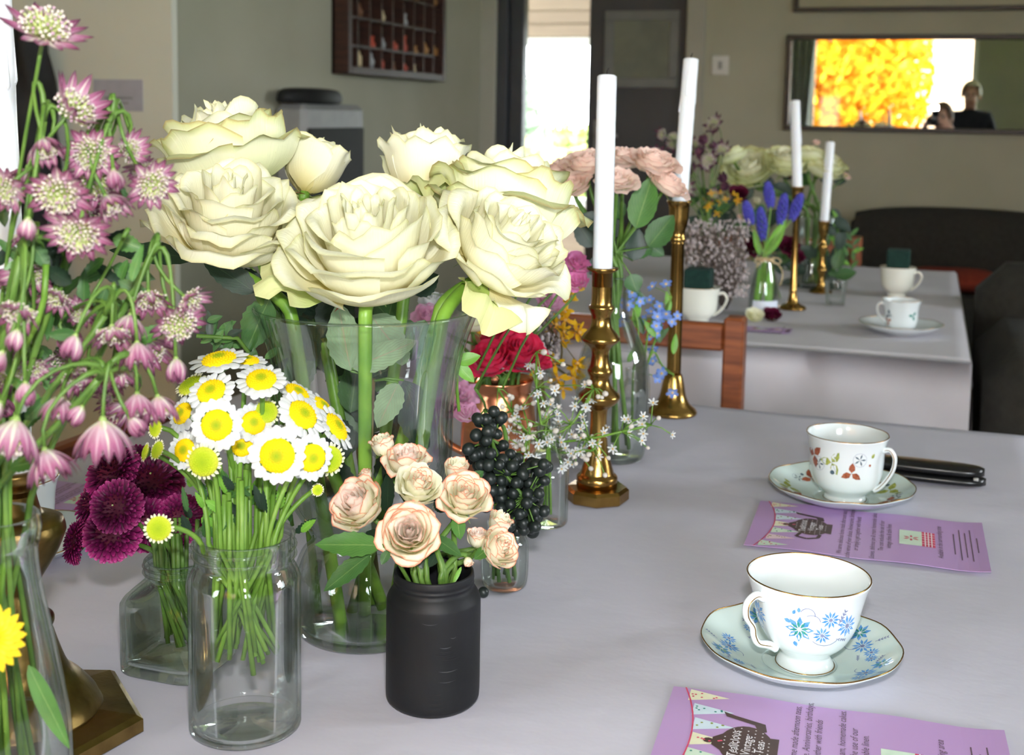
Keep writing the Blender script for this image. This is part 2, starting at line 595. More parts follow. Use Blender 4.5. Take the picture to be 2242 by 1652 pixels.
# framed notice on the dark leaf
n0, n1 = xy(1318, FY), xy(1482, FY)
nz0, nz1 = zat(1400, 192, FY), zat(1400, 22, FY)
nf = thing('framed_notice', (0.5 * (n0 + n1), FY + 0.03, nz0), 'grey framed notice hanging on the dark door beside the glazed gap', 'notice')
def picture_frame(par, x0, x1, z0, z1, y, w, th, mname):
    for nme, b in (('frame_rail', (x0, x1, z1 - w, z1)), ('frame_rail', (x0, x1, z0, z0 + w)), ('frame_stile', (x0, x0 + w, z0 + w, z1 - w)), ('frame_stile', (x1 - w, x1, z0 + w, z1 - w))):
        mk(nme, bbox(b[0], b[1], y - th, y, b[2], b[3], 0.003), mname, par, smooth=False)
picture_frame(nf, n0, n1, nz0, nz1, FY + 0.03, 0.045, 0.015, 'notice_frame')
mk('paper', box(n0 + 0.04, n1 - 0.04, FY + 0.02, FY + 0.028, nz0 + 0.04, nz1 - 0.04), 'notice_paper', nf, smooth=False)

# porch behind the gap, boarded above its window
PY_ = 7.6
pz = zat(1210, 82, PY_)
struct('wall_porch', join(box(-4.2, -3.1, PY_, PY_ + 0.1, 0, CH), box(-1.2, 0.2, PY_, PY_ + 0.1, 0, CH), box(-3.1, -1.2, PY_, PY_ + 0.1, 0, 0.55), box(-4.3, -4.2, FY + 0.12, PY_ + 0.1, 0, CH), box(0.2, 0.3, FY + 0.12, PY_ + 0.1, 0, CH), box(-3.1, -1.2, PY_ + 0.03, PY_ + 0.1, pz, CH)), 'board_beige')
bd = struct('wall_porch_boarding', box(-3.1, -1.2, PY_ + 0.01, PY_ + 0.03, pz, CH), 'board_beige')
k = 0
z = pz + 0.004
while z < CH - 0.05:
    mk('board', bbox(-3.1, -1.2, PY_ - 0.012, PY_ + 0.01, z, z + 0.078, 0.004), 'board_beige', bd, smooth=False)
    z += 0.083
w1 = struct('window_1', join(box(-3.1, -3.04, PY_ + 0.02, PY_ + 0.07, 0.55, pz), box(-1.26, -1.2, PY_ + 0.02, PY_ + 0.07, 0.55, pz), box(-3.04, -1.26, PY_ + 0.02, PY_ + 0.07, 0.55, 0.61), box(-3.04, -1.26, PY_ + 0.02, PY_ + 0.07, pz - 0.05, pz)), 'white_plastic')
mk('pane', box(-3.04, -1.26, PY_ + 0.04, PY_ + 0.046, 0.61, pz - 0.05), 'window_glass', w1, smooth=False)

# rear wall with two window bays (seen in the mirror)
WB = [(-2.75, -1.55), (-1.28, 0.42), (1.1, 2.75)]
wz0, wz1 = 0.88, 2.14
ps = [box(LX, RX, RY - 0.14, RY, 0, wz0), box(LX, RX, RY - 0.14, RY, wz1, CH)]
xs = [LX] + [v for b in WB for v in b] + [RX]
for i in range(0, len(xs), 2):
    ps.append(box(xs[i], xs[i + 1], RY - 0.14, RY, wz0, wz1))
struct('wall_rear', join(*ps), 'wall_paint')
for i, (a, b) in enumerate(WB):
    w = struct('window_%d' % (i + 2), join(box(a, a + 0.05, RY - 0.1, RY - 0.05, wz0, wz1), box(b - 0.05, b, RY - 0.1, RY - 0.05, wz0, wz1), box(a + 0.05, b - 0.05, RY - 0.1, RY - 0.05, wz0, wz0 + 0.05), box(a + 0.05, b - 0.05, RY - 0.1, RY - 0.05, wz1 - 0.05, wz1)), 'white_plastic')
    mk('pane', box(a + 0.05, b - 0.05, RY - 0.078, RY - 0.072, wz0 + 0.05, wz1 - 0.05), 'window_glass', w, smooth=False)
    mk('window_sill', bbox(a - 0.06, b + 0.06, RY - 0.02, RY + 0.12, wz0 - 0.03, wz0, 0.006), 'white_plastic', w, smooth=False)
    portal('daylight_portal', ((a + b) / 2, RY - 0.12, (wz0 + wz1) / 2), (PI / 2, 0, 0), b - a - 0.1, wz1 - wz0 - 0.1)
portal('daylight_portal', (-2.15, PY_ + 0.09, (0.61 + pz) / 2), (-PI / 2, 0, 0), 1.75, pz - 0.66)

# grey curtain tied back at the pier between two rear windows
def curtain(x0, x1, name, label):
    def f(u, v):
        z = 0.15 + v * 2.1
        w = 0.55 + 0.45 * v ** 1.5
        x = lerp(x0, x1, (u * w + 1) / 2 * 1.0)
        return (x, RY + 0.07 + 0.028 * math.sin(u * 16), z)
    tag(mk(name, grid(48, 10, f), 'curtain_grey'), label, 'curtain')
curtain(-1.62, -1.2, 'curtain', 'grey pleated curtain between the two left-hand windows of the rear wall')

# ------------------------------------------------------------------ the outside
tag(mk('garden_lawn', grid(10, 10, lambda u, v: (u * 40, 8 + v * 60, -0.25)), 'lawn'), kind='structure')
tag(mk('garden_ground', grid(10, 10, lambda u, v: (u * 40, RY - 0.3 - v * 60, -0.25)), 'lawn'), kind='structure')

def leafy(center, rx, ry, rz, n, size, seed, shape='ball'):
    rnd = random.Random(seed)
    vs, fs = [], []
    for _ in range(n):
        while True:
            p = V((rnd.uniform(-1, 1), rnd.uniform(-1, 1), rnd.uniform(-1, 1)))
            if 0.15 < p.length < 1:
                break
        if shape == 'cone':
            h = (p.z + 1) / 2
            p.x *= (1.05 - h)
            p.y *= (1.05 - h)
        q = V((center[0] + p.x * rx, center[1] + p.y * ry, center[2] + p.z * rz))
        a = V((rnd.gauss(0, 1), rnd.gauss(0, 1), rnd.gauss(0, 1))).normalized()
        b = a.orthogonal().normalized()
        s = size * rnd.uniform(0.6, 1.3)
        n0 = len(vs)
        vs += [q - a * s, q + b * s * 0.5, q + a * s, q - b * s * 0.5]
        fs.append((n0, n0 + 1, n0 + 2, n0 + 3))
    return vs, fs

def shrub(name, label, cat, base, rx, rz, n, size, m, seed, shape='ball', group=None):
    t = thing(name, base, label, cat, group)
    o = mk('foliage', leafy((base[0], base[1], base[2] + rz * 1.05 + 0.15), rx, rx * 0.7, rz, n, size, seed, shape), m, t)
    o['kind'] = 'stuff'
    mk('trunk', tube([base, (base[0] + 0.05, base[1], base[2] + rz * 0.7), (base[0], base[1], base[2] + rz * 1.4)], [0.12, 0.08, 0.03], 8), 'bark', t)
cx = xy(1128, 14.0)
shrub('conifer', 'grey green conifer standing in the garden beyond the porch', 'tree', (cx - 0.15, 14.0, -0.25), 0.85, 1.15, 5000, 0.09, 'conifer_green', 3, 'cone')
shrub('garden_shrub', 'low green shrub growing in the garden below the conifer', 'shrub', (xy(1262, 17), 17.0, -0.25), 0.9, 0.55, 2500, 0.08, 'bush_green', 4)
shrub('garden_shrub', 'low pale yellowish shrub beside the green shrub outside the porch', 'shrub', (xy(1172, 11.5), 11.5, -0.25), 0.4, 0.5, 1600, 0.06, 'bush_pale', 6)
shrub('yellow_shrub', 'tall yellow flowering shrub outside the middle rear window', 'shrub', (-1.55, RY - 2.4, -0.25), 1.55, 1.75, 12000, 0.085, 'bush_yellow', 5)

# pink brick house across the garden behind, brick courses built on the face that shows
hb = thing('brick_house', (0.9, RY - 9, -0.25), 'pink brick house across the rear garden', 'building')
mk('wall', box(-4.5, 4.5, RY - 13, RY - 9, -0.25, 5.2), 'brick_pink', hb, smooth=False)
mk('roof', ([(-4.8, RY - 8.6, 5.2), (4.8, RY - 8.6, 5.2), (4.8, RY - 13.4, 5.2), (-4.8, RY - 13.4, 5.2), (-4.8, RY - 11, 7), (4.8, RY - 11, 7)], [(0, 1, 5, 4), (2, 3, 4, 5), (0, 4, 3), (1, 2, 5), (0, 3, 2, 1)]), 'tray_wood', hb, smooth=False)
for xx in (-2.5, 2.6):
    fw = mk('window', join(box(xx - 0.6, xx + 0.6, RY - 9, RY - 8.95, 0.9, 0.98), box(xx - 0.6, xx + 0.6, RY - 9, RY - 8.95, 2.1, 2.18), box(xx - 0.6, xx - 0.52, RY - 9, RY - 8.95, 0.98, 2.1), box(xx + 0.52, xx + 0.6, RY - 9, RY - 8.95, 0.98, 2.1)), 'white_plastic', hb, smooth=False)
    mk('pane', box(xx - 0.52, xx + 0.52, RY - 9, RY - 8.98, 0.98, 2.1), 'black_plastic', fw, smooth=False)

# ------------------------------------------------------------------ things on the walls
mx0, mx1 = xy(1719, FY), xy(2330, FY)
mz0, mz1 = zat(1980, 290, FY), zat(1980, 76, FY)
mr = thing('wall_mirror', ((mx0 + mx1) / 2, FY, mz0), 'long narrow black framed mirror hanging above the dark sofa', 'mirror')
picture_frame(mr, mx0, mx1, mz0, mz1, FY, 0.022, 0.03, 'frame_black')
mk('mirror_glass', box(mx0 + 0.02, mx1 - 0.02, FY - 0.012, FY - 0.002, mz0 + 0.02, mz1 - 0.02), 'mirror_glass', mr, smooth=False)
fx0 = xy(1731, FY)
fz0 = zat(1900, 26, FY)
pf = thing('framed_print', (fx0 + 0.6, FY, fz0), 'wide dark framed pale print hanging above the mirror', 'picture')
picture_frame(pf, fx0, fx0 + 1.25, fz0, fz0 + 0.42, FY, 0.02, 0.028, 'frame_black')
mk('print', box(fx0 + 0.018, fx0 + 1.232, FY - 0.012, FY - 0.003, fz0 + 0.018, fz0 + 0.402), 'print_paper', pf, smooth=False)

sx0, sx1, sz0, sz1 = xy(1557, FY), xy(1594, FY), zat(1575, 164, FY), zat(1575, 122, FY)
sw = thing('light_switch', ((sx0 + sx1) / 2, FY, sz0), 'small white light switch on the wall beside the dark door', 'switch')
mk('plate', bbox(sx0, sx1, FY - 0.01, FY, sz0, sz1, 0.003), 'white_plastic', sw, smooth=False)
mk('rocker', bbox(lerp(sx0, sx1, 0.38), lerp(sx0, sx1, 0.62), FY - 0.016, FY - 0.01, lerp(sz0, sz1, 0.3), lerp(sz0, sz1, 0.7), 0.002), 'grey_plastic', sw, smooth=False)

# printer's tray of trinkets on the left wall
def yat(px, x):
    r = W(px, 150, 1) - CAM
    return CAM.y + r.y / r.x * (x - CAM.x)
ty0, ty1 = yat(725, LWX), yat(943, LWX)
tz0 = TZ + 0.39 + 0.133
tz1 = tz0 + 0.62
tr = thing('trinket_shelf', (LWX, (ty0 + ty1) / 2, tz0), 'dark wooden compartment shelf of small trinkets on the left wall', 'shelf')
mk('back_panel', box(LWX + 0.002, LWX + 0.012, ty0, ty1, tz0, tz1), 'tray_back', tr, smooth=False)
for nme, b in (('side', (ty0, ty0 + 0.03, tz0, tz1)), ('side', (ty1 - 0.03, ty1, tz0, tz1)), ('bottom', (ty0 + 0.03, ty1 - 0.03, tz0, tz0 + 0.03)), ('top', (ty0 + 0.03, ty1 - 0.03, tz1 - 0.03, tz1))):
    mk(nme, bbox(LWX + 0.002, LWX + 0.07, b[0], b[1], b[2], b[3], 0.003), 'tray_wood', tr, smooth=False)
rnd = random.Random(8)
NC, NR = 9, 6
for i in range(1, NC):
    y = lerp(ty0, ty1, i / NC)
    mk('divider', box(LWX + 0.012, LWX + 0.055, y - 0.004, y + 0.004, tz0 + 0.03, tz1 - 0.03), 'tray_wood', tr, smooth=False)
for j in range(1, NR):
    zz = lerp(tz0, tz1, j / NR)
    mk('ledge', box(LWX + 0.012, LWX + 0.055, ty0 + 0.03, ty1 - 0.03, zz - 0.004, zz + 0.004), 'tray_wood', tr, smooth=False)
TC = [('trinket_cream', (200, 180, 140)), ('trinket_red', (170, 70, 50)), ('trinket_ochre', (150, 104, 50)), ('trinket_grey', (150, 150, 150)), ('trinket_brown', (104, 66, 40))]
for n, c in TC:
    mat(n, c, tuple(min(255, int(x * 1.12)) for x in c), scale=40, rough=0.5)
for i in range(NC):
    for j in range(NR):
        if rnd.random() < 0.62:
            y = lerp(ty0, ty1, (i + 0.5) / NC)
            zz = lerp(tz0, tz1, j / NR) + (0.03 if j == 0 else 0.004)
            h = rnd.uniform(0.03, 0.065)
            r = rnd.uniform(0.009, 0.02)
            prof = rnd.choice([[(0, 0), (r, 0), (r * 1.1, h * 0.3), (r * 0.6, h * 0.6), (r * 0.8, h), (0, h)], [(0, 0), (r, 0), (r, h * 0.7), (r * 0.4, h * 0.8), (r * 0.4, h), (0, h)], [(0, 0), (r * 0.8, 0), (r * 1.2, h * 0.4), (r * 0.5, h * 0.75), (r * 0.55, h * 0.9), (0, h)]])
            tm = rnd.choice(TC)[0]
            tag(mk('trinket', shell(prof, 10, (LWX + 0.033, y, zz)), tm), 'small %s trinket standing in the dark compartment shelf' % tm.split('_')[1], 'trinket', '%s trinkets in the compartment shelf' % tm.split('_')[1])

# grey framed box with a black face and a black hood, low on the left wall
by0, by1 = yat(668, LWX + 0.12), yat(800, LWX + 0.12)
bz1 = zat(720, 228, (by0 + by1) / 2)
bz0 = bz1 - 0.62
hx = LWX + 0.12
ht = thing('speaker_cabinet', (LWX + 0.1, (by0 + by1) / 2, bz0), 'grey cabinet with a black front panel standing below the compartment shelf', 'speaker')
mk('body', bbox(LWX + 0.002, hx, by0, by1, bz0, bz1, 0.02), 'grey_plastic', ht, smooth=False)
mk('front_panel', bbox(hx - 0.002, hx + 0.012, lerp(by0, by1, 0.03), lerp(by0, by1, 0.93), bz0 + 0.05, bz1 - 0.08, 0.004), 'black_matt', ht, smooth=False)
mk('shelf_bracket', bbox(LWX + 0.002, hx, by0, by1, bz0 - 0.6, bz0, 0.01), 'tray_back', ht, smooth=False)
tag(mk('folded_bag', lathe(crom([(0.0, 0), (0.11, 0.0), (0.125, 0.03), (0.1, 0.06), (0.0, 0.066)], 4), 20, (0, 0, 0)), 'black_matt', None, Matrix.Translation((LWX + 0.068, lerp(by0, by1, 0.3), bz1)) @ Matrix.Diagonal((0.5, 1.6, 0.8, 1))), 'soft black bag lying on top of the grey cabinet', 'bag')

# paper sign and a black wall lamp on the pale return wall
q0, q1 = xy(206, 2.9), xy(314, 2.9)
pz0, pz1 = zat(260, 243, 2.9), zat(260, 174, 2.9)
sg = thing('paper_sign', ((q0 + q1) / 2, 2.898, pz0), 'small white printed paper sign pinned to the pale wall', 'sign')
mk('sheet', box(q0, q1, 2.8965, 2.8985, pz0, pz1), 'paper_white', sg, smooth=False)
for j, (a, b) in enumerate(((0.22, 0.8), (0.3, 0.72))):
    zz = lerp(pz0, pz1, 0.38 - 0.16 * j)
    mk('text_line', box(lerp(q0, q1, a), lerp(q0, q1, b), 2.8955, 2.8965, zz, zz + 0.006), 'print_grey', sg, smooth=False)
hc = V((xy(66, 2.82), 2.82, zat(66, 150, 2.82)))
hk = thing('black_coat', (hc.x, 2.88, hc.z - 0.1), 'black padded coat hanging from a hook on the pale wall', 'coat')
mk('hook', tube([(hc.x, 2.899, hc.z + 0.13), (hc.x, 2.84, hc.z + 0.12), (hc.x, 2.83, hc.z + 0.15)], 0.006, 8), 'grey_plastic', hk)
def coat(th, k, r, z):
    return r * (1 + 0.12 * math.sin(5 * th + z * 30)), z
mk('cloth', xf(lathe(crom([(0.01, 0.14), (0.05, 0.12), (0.085, 0.0), (0.1, -0.15), (0.105, -0.4), (0.1, -0.6), (0.0, -0.6)], 4), 24, (0, 0, 0), 0, coat), Matrix.Translation((hc.x, 2.82, hc.z)) @ Matrix.Diagonal((0.68, 0.7, 1, 1))), 'black_matt', hk)
# ------------------------------------------------------------------ more surfaces
mat('cloth_paper', (197, 195, 208), (205, 202, 215), scale=7, rough=0.85, bump=0.0009, bscale=34, spec=0.2)
mat('cloth_paper_old', (206, 202, 208), (213, 209, 215), scale=7, rough=0.85, bump=0.0003, bscale=300, spec=0.2)
mat('cloth_pink', (232, 190, 198), (236, 198, 206), scale=7, rough=0.85, spec=0.2)
mat('brass', (182, 146, 82), (150, 114, 60), scale=30, rough=0.24, metal=1.0, bump=0.00015, bscale=200)
mat('brass_dark', (150, 124, 74), (122, 98, 56), scale=45, rough=0.33, metal=1.0, bump=0.0002, bscale=260)
mat('copper', (240, 166, 124), (222, 144, 104), scale=30, rough=0.27, metal=1.0)
mat('wax', (238, 240, 246), (244, 246, 250), scale=25, rough=0.35, sss=0.25)
mat('wick', (40, 34, 30), (60, 50, 42), scale=60, rough=0.9)
mat('china_white', (222, 229, 230), (228, 234, 235), scale=12, rough=0.09, coat=0.4)
mat('china_cream', (232, 232, 220), (238, 238, 226), scale=12, rough=0.12, coat=0.3)
mat('china_mint', (206, 224, 219), (213, 229, 225), scale=6, rough=0.1, coat=0.4)
mat('gold_line', (190, 148, 84), (160, 118, 62), scale=60, rough=0.25, metal=1.0)
mat('ink_blue', (70, 138, 206), (112, 166, 224), scale=300, rough=0.2)
mat('ink_teal', (42, 130, 128), (74, 156, 140), scale=300, rough=0.2)
mat('ink_grey', (112, 122, 160), (140, 148, 180), scale=300, rough=0.2)
mat('ink_leaf', (134, 150, 60), (178, 182, 96), scale=260, rough=0.2)
mat('ink_rust', (134, 66, 44), (172, 98, 66), scale=260, rough=0.2)
mat('ink_slate', (60, 78, 92), (100, 118, 130), scale=260, rough=0.2)
mat('black_paint', (17, 18, 20), (26, 27, 30), scale=16, rough=0.55, spec=0.3, bump=0.00018, bscale=120)
mat('scuff', (58, 60, 64), (72, 74, 78), scale=200, rough=0.6)
mat('crease_dark', (12, 12, 13), (16, 16, 17), scale=200, rough=0.35)
mat('leaflet_paper', (186, 150, 202), (191, 157, 207), scale=4, rough=0.45, spec=0.4)
mat('leaflet_text', (92, 74, 84), (100, 82, 92), scale=100, rough=0.6)
mat('leaflet_brown', (74, 56, 52), (82, 62, 58), scale=100, rough=0.5)
mat('leaflet_white', (236, 232, 238), (240, 236, 242), scale=100, rough=0.5)
mat('flag_blue', (206, 224, 238), (214, 230, 242), scale=100, rough=0.5)
mat('flag_yellow', (232, 230, 196), (238, 236, 206), scale=100, rough=0.5)
mat('flag_green', (206, 226, 206), (216, 234, 216), scale=100, rough=0.5)
mat('flag_rose', (226, 196, 206), (232, 206, 214), scale=100, rough=0.5)
mat('ink_red', (206, 60, 96), (222, 84, 118), scale=150, rough=0.5)
mat('foam_green', (14, 44, 38), (22, 56, 47), scale=90, rough=0.95, bump=0.001, bscale=300)
mat('raffia', (196, 172, 128), (214, 192, 150), scale=90, rough=0.8)
mat('label_white', (214, 222, 236), (222, 228, 240), scale=50, rough=0.6)
mat('cushion_red', (128, 42, 24), (140, 52, 30), scale=50, rough=0.9)
glass_mat('jar_glass')
glass_mat('jar_glass_green', tint=(0.965, 0.985, 0.968), edge=(0.3, 0.44, 0.34))
glass_mat('vase_glass', tint=(0.994, 0.998, 0.998), edge=(0.6, 0.68, 0.7), power=0.55)
glass_mat('water', tint=(0.995, 0.998, 0.993), edge=(0.86, 0.9, 0.87), ior=1.33, power=0.3)

# ------------------------------------------------------------------ tables and cloths
def table(name, label, x0, x1, y0, y1):
    t = thing(name, ((x0 + x1) / 2, (y0 + y1) / 2, 0), label, 'table')
    mk('table_top', bbox(x0, x1, y0, y1, TZ - 0.033, TZ - 0.004, 0.004), 'table_wood', t, smooth=False)
    for a in (x0 + 0.06, x1 - 0.12):
        for b in (y0 + 0.06, y1 - 0.12):
            mk('leg', bbox(a, a + 0.055, b, b + 0.055, 0, TZ - 0.033, 0.005), 'table_wood', t, smooth=False)
    return t

def cloth(name, label, x0, x1, y0, y1, drops, mname, seed, creases=()):
    """cloth lying on the table: flat sheet with fold creases, hanging sides; drops = (x0, x1, y0, y1)"""
    e = 0.006
    xs = [x0 - e] + [lerp(x0, x1, i / 46) for i in range(47)] + [x1 + e]
    ys = [y0 - e] + [lerp(y0, y1, i / 70) for i in range(71)] + [y1 + e]
    vs, fs = [], []
    def top(x, y):
        z = TZ + 0.0022 * (noise.noise(V((x * 5, y * 5, seed))) + 0.35 * noise.noise(V((x * 17, y * 17, seed)))) * 0.45
        for (ax, at, w, h) in creases:
            dd = (x if ax == 'x' else y) - at
            z += h * math.exp(-(dd / w) ** 2)
        return min(TZ + 0.0019, max(TZ - 0.0008, z - 0.0004))
    for y in ys:
        for x in xs:
            edge = x in (xs[0], xs[-1]) or y in (ys[0], ys[-1])
            vs.append((x, y, top(x, y) - (0.006 if edge else 0)))
    nx = len(xs)
    for j in range(len(ys) - 1):
        for i in range(nx - 1):
            a = j * nx + i
            fs.append((a, a + 1, a + nx + 1, a + nx))
    def skirt(idx, outv, dr, ph):
        rows = 5
        prev = idx
        for k in range(1, rows + 1):
            cur = []
            for q, i in enumerate(idx):
                b = V(vs[i])
                d = dr(q / (len(idx) - 1)) * k / rows
                w = 0.012 * math.sin(q * 0.55 + ph) * (k / rows) + 0.008 * noise.noise(V((q * 0.21, k * 0.4, ph)))
                cur.append(len(vs))
                vs.append(b + outv * (0.003 + abs(w)) + V((0, 0, -d)))
            for q in range(len(idx) - 1):
                fs.append((prev[q], prev[q + 1], cur[q + 1], cur[q]))
            prev = cur
    ny = len(ys)
    skirt([i for i in range(nx)], V((0, -1, 0)), drops[2], 1.0)
    skirt([(ny - 1) * nx + i for i in range(nx)][::-1], V((0, 1, 0)), drops[3], 2.0)
    skirt([j * nx for j in range(ny)][::-1], V((-1, 0, 0)), drops[0], 3.0)
    skirt([j * nx + nx - 1 for j in range(ny)], V((1, 0, 0)), drops[1], 4.0)
    return tag(mk(name, (vs, fs), mname), label, 'tablecloth')

X0, X1, Y0, Y1 = -0.885, 0.135, 0.22, 1.648
table('tea_table', 'long wooden table under the paper cloth with the tall rose vase', X0, X1, Y0, Y1)
cloth('tablecloth', 'lilac white paper cloth under the roses, daisies and both nearest teacups', X0, X1, Y0, Y1, [lambda t: 0.2, lambda t: 0.2, lambda t: 0.2, lambda t: 0.2], 'cloth_paper', 1.5,
      (('y', 1.31, 0.012, 0.0016), ('x', -0.12, 0.01, 0.0012), ('y', 0.845, 0.008, 0.0012), ('x', -0.6, 0.012, 0.001)))
A0, A1, B0, B1 = -0.86, 0.078, 2.155, 3.42
table('tea_table', 'second wooden table under a hanging paper cloth beyond the wooden chair', A0, A1, B0, B1)
cloth('tablecloth', 'paper cloth hanging in folds over the table with the grape hyacinths', A0, A1, B0, B1, [lambda t: 0.2, lambda t: 0.3, lambda t: 0.15 + (0.12 if t > 0.72 else 0.0), lambda t: 0.2], 'cloth_paper_old', 7.5, (('x', -0.16, 0.008, 0.0012),))

# ------------------------------------------------------------------ chairs
def chair(loc, rz, label, zt=0.84, w=0.42):
    t = thing('wooden_chair', loc, label, 'chair')
    M = Matrix.Translation(loc) @ Matrix.Rotation(rz, 4, 'Z')
    h = w / 2
    P = lambda n, g: mk(n, xf(g, M), 'chair_wood', t, smooth=False)
    for s in (-1, 1):
        P('back_post', bbox(s * h - 0.016, s * h + 0.016, -0.02, 0.02, 0, zt, 0.004))
        P('front_leg', bbox(s * h - 0.018, s * h + 0.018, 0.36, 0.396, 0, 0.43, 0.004))
        P('side_rail', bbox(s * h - 0.012, s * h + 0.012, 0.02, 0.36, 0.39, 0.43, 0.003))
    P('top_rail', bbox(-h + 0.016, h - 0.016, -0.011, 0.011, zt - 0.055, zt - 0.012, 0.004))
    P('lower_rail', bbox(-h + 0.016, h - 0.016, -0.009, 0.009, zt - 0.27, zt - 0.235, 0.004))
    P('seat', bbox(-h - 0.01, h + 0.01, 0.0, 0.41, 0.43, 0.452, 0.006))
    P('front_rail', bbox(-h + 0.02, h - 0.02, 0.366, 0.39, 0.385, 0.43, 0.003))
    return t
c1 = W(1611, 693, 1.93)
chair((c1.x - 0.21, c1.y, 0), PI, 'brown wooden chair with its back between the two cloth covered tables', c1.z)
r_ = W(150, 944, 1) - CAM
t_ = (-1.03 - CAM.x) / r_.x
chair((-1.03, CAM.y + r_.y * t_ - 0.02, 0), -PI / 2, 'brown wooden chair pushed in behind the purple chrysanthemums', CAM.z + r_.z * t_)
c3 = W(1876, 517, 3.62)
chair((c3.x - 0.21, c3.y, 0), PI, 'small wooden chair between the far table end and the sofa', c3.z)

# ------------------------------------------------------------------ sofa and armchair
SX0 = xy(1852, 5.0, 460)
st = zat(1950, 452, 4.95)
so = thing('sofa', (SX0 + 1.2, 5.0, 0), 'long dark grey brown sofa below the mirror', 'sofa')
mk('base', bbox(SX0, SX0 + 2.5, 4.55, 5.5, 0.06, 0.3, 0.03), 'sofa_cloth', so)
for i in range(3):
    a = SX0 + 0.02 + i * 0.82
    mk('seat_cushion', bbox(a, a + 0.8, 4.5, 5.05, 0.3, 0.5, 0.05), 'sofa_cloth', so)
    def cush(u, v, a=a):
        th = v * 2 * PI
        y = 5.2 + 0.14 * math.cos(th)
        zz = lerp(0.4, st, 0.5) + (st - 0.42) / 2 * math.sin(th) * (1 - 0.1 * u ** 4)
        return (a + 0.4 + 0.4 * u * (1 - 0.02 * math.sin(th)), y, zz - 0.012 * u * u)
    mk('back_cushion', grid(14, 24, cush), 'sofa_cloth', so)
for a in (SX0 - 0.02, SX0 + 2.48):
    mk('arm', bbox(a, a + 0.14, 4.5, 5.5, 0.06, 0.58, 0.05), 'sofa_cloth', so)
mk('back', bbox(SX0, SX0 + 2.5, 5.32, 5.52, 0.3, st - 0.06, 0.04), 'sofa_cloth', so)
for a in (SX0 + 0.1, SX0 + 2.4):
    for b in (4.6, 5.4):
        mk('foot', bbox(a - 0.03, a + 0.03, b - 0.03, b + 0.03, 0, 0.06, 0.006), 'tray_wood', so)
rc = W(2090, 592, 4.55)
def pil(u, v):
    th = v * 2 * PI
    e = (1 - abs(u) ** 4) ** 0.5
    return (rc.x + 0.17 * u, rc.y + 0.15 + 0.14 * math.cos(th) * (0.6 + 0.4 * e), 0.545 + 0.045 * math.sin(th) * e)
tag(mk('cushion', grid(12, 16, pil), 'cushion_red'), 'red cushion lying on the dark sofa seat', 'cushion')

ax = xy(2150, 2.35, 800)
ac = thing('armchair', (ax + 0.35, 2.55, 0), 'dark olive grey armchair standing beside the far table corner', 'armchair')
az = W(2190, 715, 2.3).z
mk('seat_base', bbox(ax, ax + 0.7, 2.2, 2.9, 0.06, 0.36, 0.03), 'sofa_cloth', ac)
mk('seat_cushion', bbox(ax + 0.13, ax + 0.57, 2.2, 2.75, 0.36, 0.5, 0.05), 'sofa_olive', ac)
mk('back', bbox(ax, ax + 0.7, 2.72, 2.92, 0.36, az + 0.08, 0.06), 'sofa_cloth', ac)
mk('arm', bbox(ax, ax + 0.14, 2.2, 2.75, 0.36, az - 0.02, 0.05), 'sofa_cloth', ac)
mk('arm', bbox(ax + 0.56, ax + 0.7, 2.2, 2.75, 0.36, az - 0.02, 0.05), 'sofa_cloth', ac)
for a in (ax + 0.06, ax + 0.64):
    for b in (2.27, 2.84):
        mk('foot', bbox(a - 0.025, a + 0.025, b - 0.025, b + 0.025, 0, 0.06, 0.005), 'tray_wood', ac)

# ------------------------------------------------------------------ candlesticks and candles
def mmp(p):
    return [(r / 1000, z / 1000) for r, z in p]

def candle(base, top, r, label, seed):
    t = thing('candle', base, label, 'candle', None)
    n = 22
    pts = [base + (top - base) * (i / n) for i in range(n + 1)]
    ax_ = (top - base).normalized()
    vs, fs, us = tube(pts + [top + ax_ * 0.0012, top + ax_ * 0.0014], [r * (0.985 + 0.03 * noise.noise(V((i * 0.9, seed, 0)))) for i in range(n + 1)] + [r * 0.86, r * 0.2], 20)
    mk('wax', (vs, fs, us), 'wax', t)
    mk('wick', tube([top, top + ax_ * 0.005, top + ax_ * 0.009 + V((0.0015, 0, 0))], [0.0011, 0.001, 0.0005], 6), 'wick', t)
    rnd = random.Random(seed)
    x, y = ax_.orthogonal().normalized(), None
    for k in range(5):
        a = rnd.uniform(0, 2 * PI)
        q = Quaternion(ax_, a) @ x
        l = rnd.uniform(0.02, 0.06)
        s = rnd.uniform(0, 0.05)
        p0 = top - ax_ * s + q * r * 0.93
        mk('wax_drip', tube([p0, p0 - ax_ * l * 0.5, p0 - ax_ * l * 0.92, p0 - ax_ * l], [0.0004, 0.0011, 0.0019, 0.0004], 6), 'wax', t)
    return t

